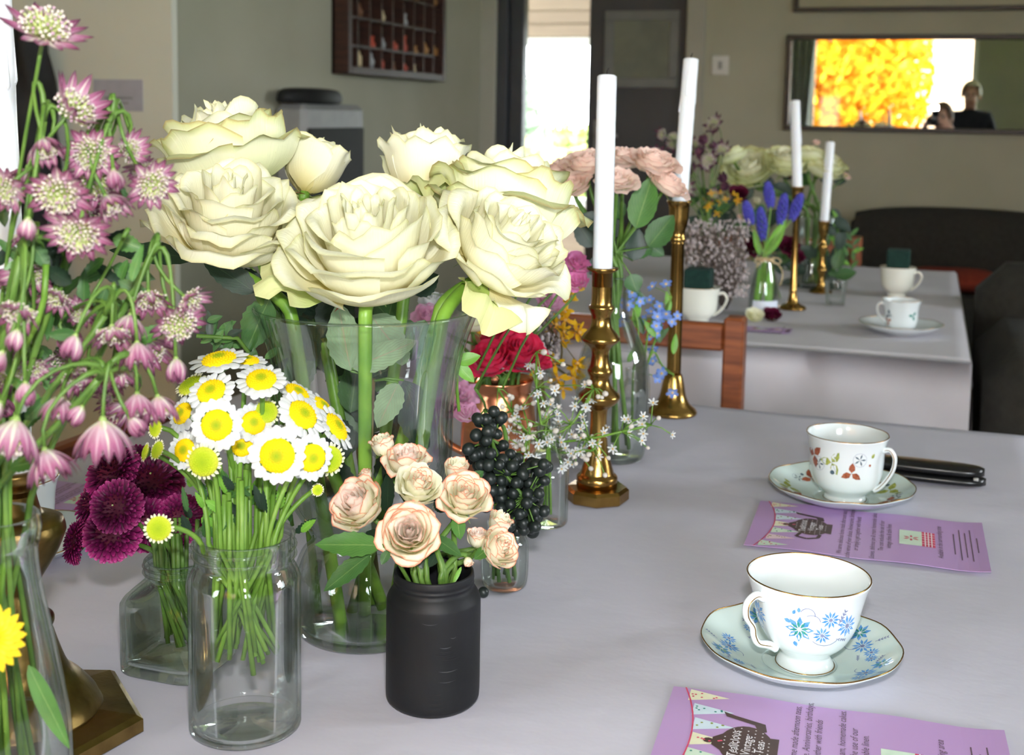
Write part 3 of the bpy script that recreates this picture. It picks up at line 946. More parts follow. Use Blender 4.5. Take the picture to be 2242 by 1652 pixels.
# baluster candlestick with octagonal foot
p = T(1306, 1092)
cs = thing('candlestick', p, 'brass baluster candlestick with an octagonal foot among the white blossom', 'candlestick')
mk('foot', lathe(mmp([(31, 0), (33, 1.5), (33, 11), (30, 14), (21, 15)]), 8, p, 0.25), 'brass', cs, smooth=False)
mk('stem', lathe(mmp([(21, 14), (21, 24), (19.5, 26)] + crom([(17.5, 27), (14.5, 37), (11, 50), (9.2, 66), (8.5, 86), (10, 95), (17, 100), (21, 106), (20, 110), (13, 117), (10, 126), (12.8, 133), (10, 140), (8.8, 152), (12, 159), (19, 165), (18, 170), (11, 179), (9.6, 189), (12.8, 197), (12.6, 200), (10.4, 204), (10.4, 234)], 4) + [(16, 237), (16, 239), (10.5, 239), (10.3, 220), (0, 220)]), 32, p), 'brass', cs)
b0 = p + V((0, 0, 0.2205))
candle(b0, W(1329, 168, depth(p) - 0.02), 0.0101, 'white candle leaning in the octagonal footed brass candlestick', 1)

# fluted column candlestick
p = T(1472, 905)
cs = thing('candlestick', p, 'tall fluted brass column candlestick with a round bell foot', 'candlestick')
mk('foot', lathe(mmp(crom([(31, 0), (32.5, 3), (30, 7), (23, 13), (17.5, 24), (14.5, 40), (11.5, 52), (9.5, 54)], 4)), 32, p), 'brass', cs)
mk('column', lathe(mmp([(9.4, 53), (9.2, 60), (8.6, 150), (8.0, 226), (9.5, 230), (0, 230)]), 40, p, 0, lambda a, k, r, z: (r * (1 + 0.045 * math.cos(10 * a)) if 0.055 < z < 0.228 else r, z)), 'brass', cs)
mk('socket', lathe(mmp(crom([(8.5, 228), (10.5, 232), (8.8, 238), (9.5, 244), (12, 254), (13, 268), (14, 277), (16.5, 281)], 3) + [(16.5, 282.5), (10.6, 282.5), (10.4, 262), (0, 262)]), 32, p), 'brass', cs)
candle(p + V((0, 0, 0.2625)), W(1513, 131, depth(p) - 0.02), 0.0102, 'white dripping candle in the tall fluted brass candlestick', 2)

# dark brass candlestick on the left
p = T(48, 1600)
cs = thing('candlestick', p, 'dark tarnished brass candlestick with a broad angular foot', 'candlestick')
mk('foot', lathe(mmp([(70, 0), (76, 1), (76, 9), (72, 11.5), (49, 15)]), 6, p, 0.34), 'brass_dark', cs, smooth=False)
mk('stem', lathe(mmp([(49, 14)] + crom([(48, 15.5), (45, 22), (37, 32), (29, 40), (23.5, 54), (19.8, 66), (18.6, 67.5), (20.6, 70), (20.6, 74), (17, 77), (10.4, 89), (11, 93), (15, 101), (23.5, 115), (28.5, 127), (29, 131), (27.5, 136)], 4) + crom([(22, 138.5), (15.5, 141), (12.2, 152), (12.6, 158), (17, 163), (17, 168)], 3) + [(15.5, 169), (12.3, 169), (12, 150), (0, 150)]), 40, p), 'brass_dark', cs)
candle(p + V((0, 0, 0.1505)), W(-17, -40, depth(p) + 0.0), 0.0113, 'tall white candle in the dark tarnished candlestick', 3)

# two candlesticks on the far table
p = T(1735, 676)
cs = thing('candlestick', p, 'slim brass candlestick behind the grape hyacinth bottle', 'candlestick')
mk('foot', lathe(mmp(crom([(27, 0), (28, 3), (24, 7), (14, 12), (10, 22), (8, 36)], 4)), 24, p), 'brass', cs)
mk('column', lathe(mmp([(8, 35), (8.6, 38), (7, 42), (6.6, 130), (6.2, 215), (8, 219), (0, 219)]), 24, p), 'brass', cs)
mk('socket', lathe(mmp(crom([(7, 217), (8.5, 222), (11, 234), (12, 248), (15, 252)], 3) + [(15, 253.5), (10.4, 253.5), (10, 236), (0, 236)]), 24, p), 'brass', cs)
candle(p + V((0, 0, 0.2365)), W(1741, 222, depth(p) - 0.01), 0.0104, 'white candle standing in front of the mirror corner', 4)
p = T(1797, 640)
cs = thing('candlestick', p, 'short brass candlestick beside the far cream roses', 'candlestick')
mk('foot', lathe(mmp(crom([(25, 0), (26, 3), (20, 7), (11, 14), (8, 26)], 4)), 24, p), 'brass', cs)
mk('stem', lathe(mmp(crom([(8, 25), (7, 40), (12, 52), (8, 62), (7, 90), (11, 104), (7, 116), (8, 130), (11, 140), (12, 158), (15, 162)], 3) + [(15, 163.5), (10.4, 163.5), (10, 146), (0, 146)]), 24, p), 'brass', cs)
candle(p + V((0, 0, 0.1465)), W(1818, 312, depth(p)), 0.0104, 'white candle half hidden behind the far cream roses', 5)

# ------------------------------------------------------------------ glass vessels
def vessel(name, label, cat, c, outer, wall, base_t, m, water_z=None, seg=48, threads=(), fn=None, group=None, subdiv=4):
    """open glass vessel: outer profile (mm) from the foot to the rim; returns the root"""
    t = thing(name, c, label, cat, group)
    o = crom(outer, subdiv)
    inner = [(max(0.5, r - wall), max(z, base_t)) for r, z in o if z > base_t * 0.8]
    prof = [(0, 0)] + [(o[0][0] * 0.96, 0)] + o[1:] + [(o[-1][0] - wall / 2, o[-1][1] + wall * 0.5)] + list(reversed(inner)) + [(0, base_t)]
    mk('glass', shell(mmp(prof), seg, c, 0, fn), m, t)
    for (r, z) in threads:
        pts = []
        for j in range(33):
            a = 2 * PI * j / 32 * 0.9
            rr, zz = fn(a, 0, r / 1000, z / 1000) if fn else (r / 1000, z / 1000)
            pts.append((c[0] + rr * math.cos(a), c[1] + rr * math.sin(a), c[2] + zz + 0.0025 * j / 32))
        mk('screw_thread', tube(pts, 0.0009, 6), m, t)
    if water_z:
        wi = [(r - wall - 0.15, z) for r, z in o if base_t + 0.3 < z < water_z]
        wr = pl(water_z, [z for r, z in o], [r for r, z in o]) - wall - 0.15
        wp = [(0, base_t + 0.3), (wi[0][0], base_t + 0.3)] + wi + [(wr, water_z + 0.6), (wr - 1.2, water_z), (0, water_z)]
        w = mk('water', shell(mmp(wp), seg, c, 0, fn), 'water', t)
    return t

# big rose vase
vb = T(800, 1376)
vd = depth(vb)
def vz(py):
    return (W(800, py, vd).z - TZ) * 1000
def vr(px):
    return S(px, vd) * 1000
VZ = {y: vz(y) for y in (660, 700, 775, 880, 985, 1080, 1140, 1168, 1200, 1250, 1330)}
vprof = [(vr(128), 0), (vr(146), 4), (vr(156), 14), (vr(160), VZ[1330] + 8), (vr(158), VZ[1250]), (vr(141), VZ[1200]), (vr(118), VZ[1168]), (vr(126), VZ[1140]), (vr(160), VZ[1080]), (vr(184), VZ[985]), (vr(187), VZ[880]), (vr(202), VZ[775]), (vr(224), VZ[700]), (vr(240), VZ[660])]
vessel('rose_vase', 'tall flared clear glass vase holding the big cream roses', 'vase', vb, vprof, 3.2, 9, 'vase_glass', vz(1262), 64)

# tall jam jar of daisies
jb = W(535, 1182, 0.772)
jb.z = TZ
vessel('glass_jar', 'tall straight clear glass jar holding the white and yellow daisies', 'jar', jb, [(31, 0), (34.5, 3), (35, 8), (35, 50), (35, 92), (34.6, 99), (32, 105), (30.6, 108), (31, 112), (31.2, 124), (31.8, 126)], 2.3, 5, 'jar_glass', 82, 56, ((31.9, 113), (31.9, 119)))

# square ink bottle jar of chrysanthemums
sb = V((-0.4835, 0.7165, TZ))
def squarish(a, k, r, z):
    f = pl(z, [0.0, 0.05, 0.062, 0.9], [1, 1, 0, 0])
    n = 5.0
    sq = (abs(math.cos(a)) ** n + abs(math.sin(a)) ** n) ** (-1 / n)
    return r * lerp(1, sq, f), z
vessel('square_jar', 'squat square greenish glass jar holding purple chrysanthemums', 'jar', sb, [(29, 0), (32, 2.5), (32.6, 8), (32.6, 28), (32.6, 50), (31, 55), (25, 61), (22.5, 64), (22.8, 67), (23, 75), (23.6, 77)], 3.0, 8, 'jar_glass_green', 55, 64, ((23.7, 68), (23.7, 72.5)), squarish)

# bottle of masterwort
ab = W(-8, 1130, 0.62)
az_ = ab.z - TZ
ab.z = TZ
hh = az_ * 1000
vessel('glass_bottle', 'clear glass milk bottle holding the purple masterwort', 'bottle', ab, [(30, 0), (33, 3), (34, 12), (34, hh * 0.3), (33, hh * 0.42), (27, hh * 0.62), (21, hh * 0.8), (19.4, hh * 0.9), (20.6, hh * 0.93), (21.6, hh * 0.97), (20.8, hh)], 2.2, 5, 'jar_glass', hh * 0.4, 48)

# bottle of peach roses
kb = T(1337, 1000)
kd = depth(kb)
def kz(py): return (W(1337, py, kd).z - TZ) * 1000
vessel('carafe', 'clear glass carafe holding the pale peach roses', 'vase', kb, [(33, 0), (37, 3), (40, 20), (42.5, kz(880)), (42, kz(820)), (37, kz(765)), (25, kz(715)), (16, kz(680)), (14.5, kz(640)), (15, kz(606)), (16.5, kz(600))], 2.0, 5, 'jar_glass', kz(775), 40)

# small bottle of white blossom
hb_ = T(1197, 1146)
vessel('glass_bottle', 'small clear glass bottle holding the sprays of white blossom', 'bottle', hb_, [(17, 0), (19.5, 3), (20, 10), (20, 55), (18, 66), (12, 76), (10.5, 84), (11.5, 98)], 1.8, 4, 'jar_glass', 48, 36)
# low jar of berries
gb = T(1104, 1283)
vessel('glass_jar', 'low round clear glass jar holding the black berries', 'jar', gb, [(15, 0), (18, 3), (19.5, 12), (19.5, 36), (17, 43), (15, 47), (15.4, 55)], 1.8, 4, 'jar_glass', 30, 36)
# vial of forget-me-nots behind the carafe
lb = T(1382, 945)
vessel('glass_bottle', 'small clear glass bottle holding the blue forget-me-nots', 'bottle', lb, [(14, 0), (16, 3), (16.5, 10), (16.5, 50), (13, 60), (9, 68), (10, 80)], 1.6, 4, 'jar_glass', 40, 32)
# bottle of grape hyacinths with raffia and a tag
mb = T(1670, 691)
md = depth(mb)
mz_ = (W(1670, 556, md).z - TZ) * 1000
mt = vessel('glass_bottle', 'clear glass bottle tied with raffia holding the grape hyacinths', 'bottle', mb, [(26, 0), (29, 3), (29.5, 12), (29, mz_ * 0.35), (25, mz_ * 0.6), (18, mz_ * 0.82), (15.5, mz_ * 0.94), (16.5, mz_)], 2, 5, 'jar_glass', mz_ * 0.5, 36)
nk = V((mb.x, mb.y, TZ + mz_ * 0.00093))
mk('raffia_tie', join(*[tube([nk + V((0.0175 * math.cos(a), 0.0175 * math.sin(a), dz + 0.001 * math.sin(3 * a))) for a in [2 * PI * i / 24 for i in range(25)]], 0.0012, 6) for dz in (-0.002, 0.0005, 0.003)]), 'raffia', mt)
fr = CD(0, 0, 1)
rt = CD(1, 0, 0)
mk('raffia_bow', join(*[tube(bez(nk + fr * 0.018, nk + fr * 0.03 + rt * s * a + V((0, 0, b)), nk + fr * 0.03 + rt * s * a * 1.2 + V((0, 0, c)), nk + fr * 0.02 + rt * s * e + V((0, 0, g_))), 0.0011, 6) for s, a, b, c, e, g_ in ((1, .03, .02, -.02, .004, 0), (-1, .03, .02, -.02, .004, 0), (1, .03, 0, -.03, .026, -.05), (-1, .02, 0, -.02, .02, -.012))]), 'raffia', mt)
lab = []
for i in range(13):
    a = math.atan2(fr.y, fr.x) - 0.95 + 1.9 * i / 12
    for z_ in (0.012, 0.034):
        lab.append((mb.x + 0.0302 * math.cos(a), mb.y + 0.0302 * math.sin(a), TZ + z_))
mk('paper_label', (lab, [(2 * i, 2 * i + 2, 2 * i + 3, 2 * i + 1) for i in range(12)]), 'label_white', mt)

# copper mug
ib = T(1090, 1062)
cm = thing('copper_mug', ib, 'round bellied copper mug holding the hot pink roses', 'mug')
cz = (W(1090, 822, depth(ib)).z - TZ) * 1000
pr_ = crom([(26, 0), (30, 2), (38, cz * 0.25), (40, cz * 0.5), (36, cz * 0.78), (33, cz * 0.9), (36, cz)], 4)
mk('body', shell(mmp([(0, 0)] + pr_ + [(r - 1.2, z) for r, z in reversed(pr_) if z > 3] + [(0, 3)]), 40, ib), 'copper', cm)
hp_ = [ib + CD(-1, 0, -0.3) * r + V((0, 0, z)) for r, z in ((0.036, cz * 0.0008), (0.056, cz * 0.00082), (0.066, cz * 0.0006), (0.06, cz * 0.00038), (0.039, cz * 0.00028))]
mk('handle', tube([V(q) for q in crom([tuple(v) for v in hp_], 5)], 0.004, 10), 'copper', cm)

# matt black jar
kb2 = T(947, 1531)
bj = thing('black_jar', kb2, 'matt black painted jar holding the coral edged spray roses', 'jar')
bprof = [(24, 0)] + crom([(27, 0.6), (30, 3.5), (31.2, 9), (31.2, 40), (31.2, 68), (30.6, 73), (28.5, 77), (27, 79), (26.3, 81), (26.8, 82.5), (26.3, 84), (26.8, 86), (26.3, 89.5)], 3) + [(25.5, 90), (24.6, 89.5), (24.6, 80), (29, 70), (29, 4), (0, 3)]
mk('body', shell([(0, 0)] + mmp(bprof), 56, kb2), 'black_paint', bj)
def body_arc(c, r, z, a0, a1, w, n=8):
    vs = []
    for i in range(n + 1):
        a = lerp(a0, a1, i / n)
        k = w * math.sin(PI * i / n) / 2
        for s in (-1, 1):
            vs.append((c[0] + r * math.cos(a), c[1] + r * math.sin(a), c[2] + z + s * k - 0.0008 * math.sin(PI * i / n)))
    return vs, [(2 * i, 2 * i + 2, 2 * i + 3, 2 * i + 1) for i in range(n)]
fa = math.atan2(-kb2.y, -kb2.x)
rnd = random.Random(4)
for z_, a0, a1, w, mm in ((45, .0, .5, .7, 'crease_dark'), (47.5, .1, .45, .6, 'crease_dark'), (42, .15, .6, .7, 'crease_dark'), (50, .12, .4, .5, 'scuff'), (16, -.05, .25, .7, 'crease_dark'), (13, -.1, .3, .8, 'crease_dark'), (19, .0, .2, .6, 'crease_dark'), (10, -.05, .32, .7, 'crease_dark'), (34, .1, .55, .5, 'scuff'), (27, .1, .5, .3, 'scuff'), (66, -.25, .1, .35, 'scuff'), (56, .35, .5, .4, 'scuff')):
    mk('crease' if mm == 'crease_dark' else 'scuff', body_arc(kb2, 0.03135, z_ / 1000, fa + a0, fa + a1, w / 1000), mm, bj)
# ------------------------------------------------------------------ china
def prof_at(prof, z):
    """radius of a profile (m) at height z, on its outer rising side"""
    return pl(z, [q[1] for q in prof], [q[0] for q in prof])

def star2d(n, r, w=0.45, inner=0.18, rot=0.0):
    """pointed petals round a centre, each a quad"""
    out = []
    for i in range(n):
        a = rot + 2 * PI * i / n
        h = PI / n * w * 2
        out.append([(inner * r * math.cos(a), inner * r * math.sin(a)), (0.62 * r * math.cos(a - h * 0.62), 0.62 * r * math.sin(a - h * 0.62)), (r * math.cos(a), r * math.sin(a)), (0.62 * r * math.cos(a + h * 0.62), 0.62 * r * math.sin(a + h * 0.62))])
    return out

def disc2d(r, n=8):
    return [[(r * math.cos(2 * PI * i / n), r * math.sin(2 * PI * i / n)) for i in range(n)]]

def leaf2d(x, y, a, l, w):
    c, s = math.cos(a), math.sin(a)
    pts = [(0, 0), (0.3, w), (0.65, w * 0.85), (1, 0), (0.65, -w * 0.85), (0.3, -w)]
    return [[(x + l * (u * c - v * s), y + l * (u * s + v * c)) for u, v in pts]]

def line2d(pts, w):
    out = []
    for i in range(len(pts) - 1):
        (ax, ay), (bx, by) = pts[i], pts[i + 1]
        dx, dy = bx - ax, by - ay
        l = math.hypot(dx, dy) or 1
        nx, ny = -dy / l * w / 2, dx / l * w / 2
        out.append([(ax + nx, ay + ny), (bx + nx, by + ny), (bx - nx, by - ny), (ax - nx, ay - ny)])
    return out

def off(polys, x, y):
    return [[(a + x, b + y) for a, b in p] for p in polys]

def stick(name, items, mapper, parent):
    """flat print laid on a surface: items = [(material, polygons in mm)]; one mesh per colour"""
    by = {}
    for m, polys in items:
        by.setdefault(m, []).extend(polys)
    for k, (m, polys) in enumerate(by.items()):
        vs, fs = [], []
        for p in polys:
            n = len(vs)
            vs += [mapper(x, y, 0.00012 + 0.00007 * k) for x, y in p]
            fs.append(tuple(range(n, n + len(p))))
        mk(name, (vs, fs), m, parent, smooth=False)

def cornflower(x, y, r):
    return [('ink_blue', off(star2d(11, r, 0.62), x, y)), ('ink_grey', off(disc2d(r * 0.2), x, y))]
def tealflower(x, y, r):
    return [('ink_blue', off(star2d(8, r, 0.66), x, y)), ('ink_teal', off(star2d(8, r * 0.66, 0.5, 0.1, 0.2), x, y)), ('china_white', off(disc2d(r * 0.16), x, y))]
def sprig(x, y, a, l):
    out = [('ink_grey', line2d([(x, y), (x + l * math.cos(a), y + l * math.sin(a))], 0.45))]
    for i in range(1, 5):
        t = i / 4.5
        for s in (-1, 1):
            out.append(('ink_grey', leaf2d(x + l * t * math.cos(a), y + l * t * math.sin(a), a + s * 0.7, l * 0.24, 0.16)))
    return out
def curl(x, y, r, a0, a1):
    return [('ink_grey', line2d([(x + r * math.cos(lerp(a0, a1, i / 9)), y + r * math.sin(lerp(a0, a1, i / 9))) for i in range(10)], 0.45))]

def cup(c, prof_o, wall, label, ha, hpts, hr, items=(), base_z=0.0, m='china_white', gold='gold_line', scallop=0.0, name='teacup', group=None, inner='china_white', hflat=1.0, foot_gold=True):
    """teacup: profile in mm; ha = world angle of the handle"""
    t = thing(name, V(c) + V((0, 0, base_z)), label, 'cup', group)
    c = V(c) + V((0, 0, base_z))
    o = crom(prof_o, 4)
    top = o[-1][1]
    def fn(a, k, r, z):
        return (r * (1 + scallop * math.cos(8 * (a - ha)) * (z * 1000 / top) ** 3), z + (0.0006 * scallop * 40 * math.cos(8 * (a - ha)) if z * 1000 > top * 0.97 else 0))
    inn = [(max(0.2, r - wall), z) for r, z in o if z > 16]
    prof = [(0, 1.2), (o[0][0] - 2.2, 1.2), (o[0][0] - 2, 0)] + o + [(o[-1][0] - wall * 0.5, top + 0.5)] + list(reversed(inn)) + [(inn[0][0] * 0.75, 13.5), (0, 12.5)]
    mk('bowl', shell(mmp(prof), 56, c, 0, fn), m, t)
    rim = []
    for j in range(57):
        a = 2 * PI * j / 56
        rr, zz = fn(a, 0, (o[-1][0] - wall * 0.45) / 1000, (top + 0.35) / 1000)
        rim.append((c[0] + rr * math.cos(a), c[1] + rr * math.sin(a), c[2] + zz))
    mk('gold_rim', tube(rim, 0.00055, 6, cap=False), gold, t)
    if foot_gold:
        mk('gold_foot_line', tube([(c[0] + (o[0][0] + 0.1) / 1000 * math.cos(2 * PI * j / 48), c[1] + (o[0][0] + 0.1) / 1000 * math.sin(2 * PI * j / 48), c[2] + 0.0012) for j in range(49)], 0.00035, 5, cap=False), gold, t)
    d = V((math.cos(ha), math.sin(ha), 0))
    side = V((-d.y, d.x, 0))
    hp = [V(c) + d * (r / 1000) + V((0, 0, z / 1000)) for r, z in crom(hpts, 5)]
    h = mk('handle', tube(hp, [hr * (1.15 - 0.3 * math.sin(PI * i / (len(hp) - 1))) / 1000 for i in range(len(hp))], 10, True, hflat), m, t)
    for s in (-1, 1):
        mk('gold_handle_line', tube([q + side * s * hr * 0.00092 for q in hp[2:-1]], 0.0004, 5), gold, h)
    po = [(r / 1000, z / 1000) for r, z in o]
    for th, its in items:
        def mp(x, y, e, th=th):
            z = y / 1000
            r = prof_at(po, z) + e
            a = th + x / 1000 / r
            return (c[0] + r * math.cos(a), c[1] + r * math.sin(a), c[2] + z)
        stick('flower_print', its, mp, t)
    return t

SPROF = [(24, 2.5), (27, 3.4), (40, 6.5), (55, 12), (66, 18.2), (70, 20.2)]
def saucer(c, label, items=(), m='china_mint', R=70.0, lobes=9, amp=0.006, gold='gold_line', group=None):
    t = thing('saucer', c, label, 'saucer', group)
    k_ = R / 70.0
    up = crom([(0.1, 2.5)] + SPROF, 4)
    def fn(a, k, r, z):
        f = (r * 1000 / R) ** 4
        return r * (1 + amp * math.cos(lobes * a) * f), z + 0.0006 * math.cos(lobes * a) * f
    dn = [(0, 1.0), (23, 1.0), (24.5, 0), (27, 0), (28, 1.6)] + crom([(30, 2.0), (42, 4.6), (56, 10), (67, 16.6), (70.3, 19.2)], 4)
    prof = [(r * k_, z) for r, z in dn] + [(r * k_, z) for r, z in reversed(up)]
    prof[-1] = (0, 2.5)
    mk('dish', shell(mmp(prof), 72, c, 0, fn), m, t)
    rim = []
    for j in range(73):
        a = 2 * PI * j / 72
        rr, zz = fn(a, 0, 0.0702 * k_, 0.0203)
        rim.append((c[0] + rr * math.cos(a), c[1] + rr * math.sin(a), c[2] + zz))
    mk('gold_rim', tube(rim, 0.0005, 6, cap=False), gold, t)
    pu = [(r * k_ / 1000, z / 1000) for r, z in up]
    for th, its in items:
        def mp(x, y, e, th=th):
            ca, sa = math.cos(th), math.sin(th)
            X, Y = (x * -sa + y * ca) / 1000, (x * ca + y * sa) / 1000
            r = math.hypot(X, Y)
            z = pl(r, [q[0] for q in pu], [q[1] for q in pu])
            rr, zz = fn(math.atan2(Y, X), 0, r, z)
            return (c[0] + X, c[1] + Y, c[2] + zz + e * 1.5)
        stick('flower_print', its, mp, t)
    return t

VA = math.atan2(-math.cos(YAW), math.sin(YAW))     # world angle that faces the viewer
def cam_ang(c):
    return math.atan2(CAM.y - c[1], CAM.x - c[0])

# blue cornflower cup
s1 = T(1752, 1400, TZ + 0.0195)
s1.z = TZ + 0.0004
a1 = cam_ang(s1)
sp1 = cornflower(-9, 49, 8) + tealflower(4, 57, 8) + cornflower(-21, 47, 6) + sprig(8, 52, 0.3, 10) + sprig(-13, 57, 2.2, 9) + curl(-2, 46, 6, 2.6, 5.2) + cornflower(16, 47, 5) + sprig(14, 38, -0.2, 8)
saucer(s1, 'pale scalloped saucer with blue cornflower prints under the cornflower teacup', [(a1 + math.radians(d), sp1) for d in (-75, 75, 180, -35 - 90 - 25, 128)])
BP = [(20.5, 0), (20, 2.5), (17.8, 6.5), (17.6, 9.5), (20.5, 13), (28, 20), (34.5, 32), (37.8, 46), (40.5, 57), (43.6, 66)]
cf = tealflower(-6, 40, 10) + cornflower(9.5, 36.5, 6.6) + cornflower(15, 48.5, 7) + cornflower(29, 42, 9) + sprig(21, 44, 1.1, 12) + sprig(20, 33, -0.3, 9) + curl(12, 40, 12, 3.9, 5.6) + curl(-1, 52, 5, -0.2, 2.8) + curl(2, 46, 6, 0.2, 2.2) + [('ink_blue', leaf2d(-17, 46, -0.3, 6, 0.25)), ('ink_blue', leaf2d(-11, 51, 1.2, 4, 0.3)), ('ink_blue', leaf2d(-7, 53, 1.6, 4, 0.3)), ('ink_blue', leaf2d(-9, 30, -1.2, 5, 0.3))] + curl(6, 30, 8, 0.5, 1.9)
hb1 = a1 - math.radians(50)
cup(s1 + V((0.004, -0.002, 0)), BP, 1.7, 'white footed teacup with blue cornflowers and a gold rim', hb1, [(38.5, 55), (46, 58), (53, 53), (53, 44), (47.5, 36), (46, 29), (42, 23), (33, 20), (26.5, 16.5)], 2.9, [(a1 + math.radians(2), cf), (a1 + math.radians(125), cf), (a1 - math.radians(108), cf)], 0.0028)

# autumn leaf cup
s2 = T(1842, 1056, TZ + 0.0195)
s2.z = TZ + 0.0004
a2 = cam_ang(s2)
def bramble(x, y, s, col, rot=0.0):
    out = []
    for i in range(3):
        a = rot + 2 * PI * i / 3 + 0.5
        out.append((col, leaf2d(x + 0.6 * math.cos(a), y + 0.6 * math.sin(a), a, s, 0.3)))
        out.append(('ink_slate', line2d([(x, y), (x + s * 0.8 * math.cos(a), y + s * 0.8 * math.sin(a))], 0.3)))
    return out
def ghost(x, y, r):
    return [('ink_slate', off(star2d(5, r, 0.3, 0.05), x, y)), ('ink_grey', off(line2d([(r * 1.1 * math.cos(i * 0.52), r * 1.1 * math.sin(i * 0.52)) for i in range(13)], 0.25), x, y))]
lf = bramble(-12, 46, 13, 'ink_leaf', 0.5) + bramble(8, 37, 10.5, 'ink_rust', 1.0) + ghost(16, 51, 6.5) + ghost(-27, 42, 6.5) + bramble(-35, 49, 13, 'ink_rust', 0.3) + [('ink_slate', off(disc2d(2.4), -11, 36)), ('ink_rust', off(disc2d(1.4), 27, 45)), ('ink_leaf', leaf2d(29, 52, 1.0, 6, 0.3))]
sl = bramble(-16, 50, 13, 'ink_leaf', 0.6) + bramble(3, 50, 13, 'ink_rust', 1.4) + ghost(18, 51, 6) + [('ink_leaf', leaf2d(-28, 45, 2.6, 8, 0.25)), ('ink_slate', off(disc2d(2.2), -6, 56)), ('ink_slate', off(disc2d(2), 10, 57))]
saucer(s2, 'round saucer with brown and green bramble leaves under the bramble teacup', [(a2 + math.radians(d), sl) for d in (-70, 70, 180, -145, 130)], R=73, amp=0.002)
FP = [(21.5, 0), (21, 3), (20, 6), (24, 10), (31.5, 17), (35.5, 26), (37, 38), (37.8, 52), (39.6, 62), (41.6, 68.5)]
hb2 = a2 + math.radians(68)
cup(s2 + V((0.004, 0, 0)), FP, 1.7, 'white teacup printed with bramble leaves beside the black case', hb2, [(37.5, 57), (45, 59), (50, 52), (49, 40), (43, 28), (36, 19), (30, 15)], 2.6, [(a2 - math.radians(4), lf), (a2 + math.radians(150), lf)], 0.0028, scallop=0.006)

# saucer on the left behind the dark candlestick
s3 = T(22, 1172, TZ + 0.0195)
s3.z = TZ + 0.0004
saucer(s3, 'plain white saucer partly hidden behind the dark candlestick', m='china_white')
cup(s3, FP, 1.7, 'plain white teacup hidden behind the dark candlestick', cam_ang(s3) + 2.4, [(37.5, 57), (45, 59), (50, 52), (49, 40), (43, 28), (36, 19), (30, 15)], 2.6, base_z=0.0028)

# cups on the far table
s4 = T(1972, 707, TZ + 0.0195)
s4.z = TZ + 0.0004
a4 = cam_ang(s4)
saucer(s4, 'white saucer near the corner of the far table', R=75, m='china_white')
LP = [(19, 0), (19.5, 3), (20, 6), (27, 12), (30, 25), (31, 40), (33, 52), (36, 60)]
cup(s4, LP, 1.8, 'fluted white teacup with dark sprigs near the far table corner', a4 - 1.3, [(31, 52), (40, 53), (44, 44), (40, 30), (29, 20)], 2.5, [(a4 + 0.75, bramble(0, 34, 9, 'ink_teal', 0.4)), (a4 - 0.75, bramble(0, 34, 10, 'ink_slate', 1.2) + bramble(-3, 22, 8, 'ink_rust', 0))], 0.0028, scallop=0.02)
def foam_cup(px, py, r, label, flabel, fw, fh, fd=None, hang=None):
    b = T(px, py)
    b.z = TZ + 0.0004
    k = r / 41.6
    tp = [(x * k, z * k) for x, z in FP]
    cup(b, tp, 1.8, label, hang if hang is not None else cam_ang(b) + 1.4, [(x * k, z * k) for x, z in [(37.5, 57), (47, 59), (54, 50), (51, 38), (43, 26), (34, 19), (30, 16)]], 2.7, m='china_cream', foot_gold=False)
    c = b
    z0 = TZ + 0.0128 * 1 + 0.004 * k
    tag(mk('floral_foam', bbox(c.x - fw / 2, c.x + fw / 2, c.y - fw / 2, c.y + fw / 2, TZ + 0.03 * k, TZ + 0.0685 * k + fh, 0.003), 'foam_green', None, smooth=False), flabel, 'foam')
    return b
foam_cup(1527, 706, 42, 'cream teacup filled with green foam behind the wooden chair', 'dark green foam block in the cream cup behind the wooden chair', 0.05, 0.036)
foam_cup(1963, 648, 40, 'cream teacup filled with green foam behind the fluted cup', 'dark green foam block in the cup behind the fluted cup', 0.05, 0.04)

# ------------------------------------------------------------------ leaflets
def text_mesh(body, size, shear=0.25):
    cu = bpy.data.curves.new('lettering', 'FONT')
    cu.body = body
    cu.size = size
    cu.shear = shear
    cu.resolution_u = 2
    o = bpy.data.objects.new('lettering', cu)
    COL.objects.link(o)
    bpy.context.view_layer.update()
    me = bpy.data.meshes.new_from_object(o)
    bpy.data.objects.remove(o)
    return me

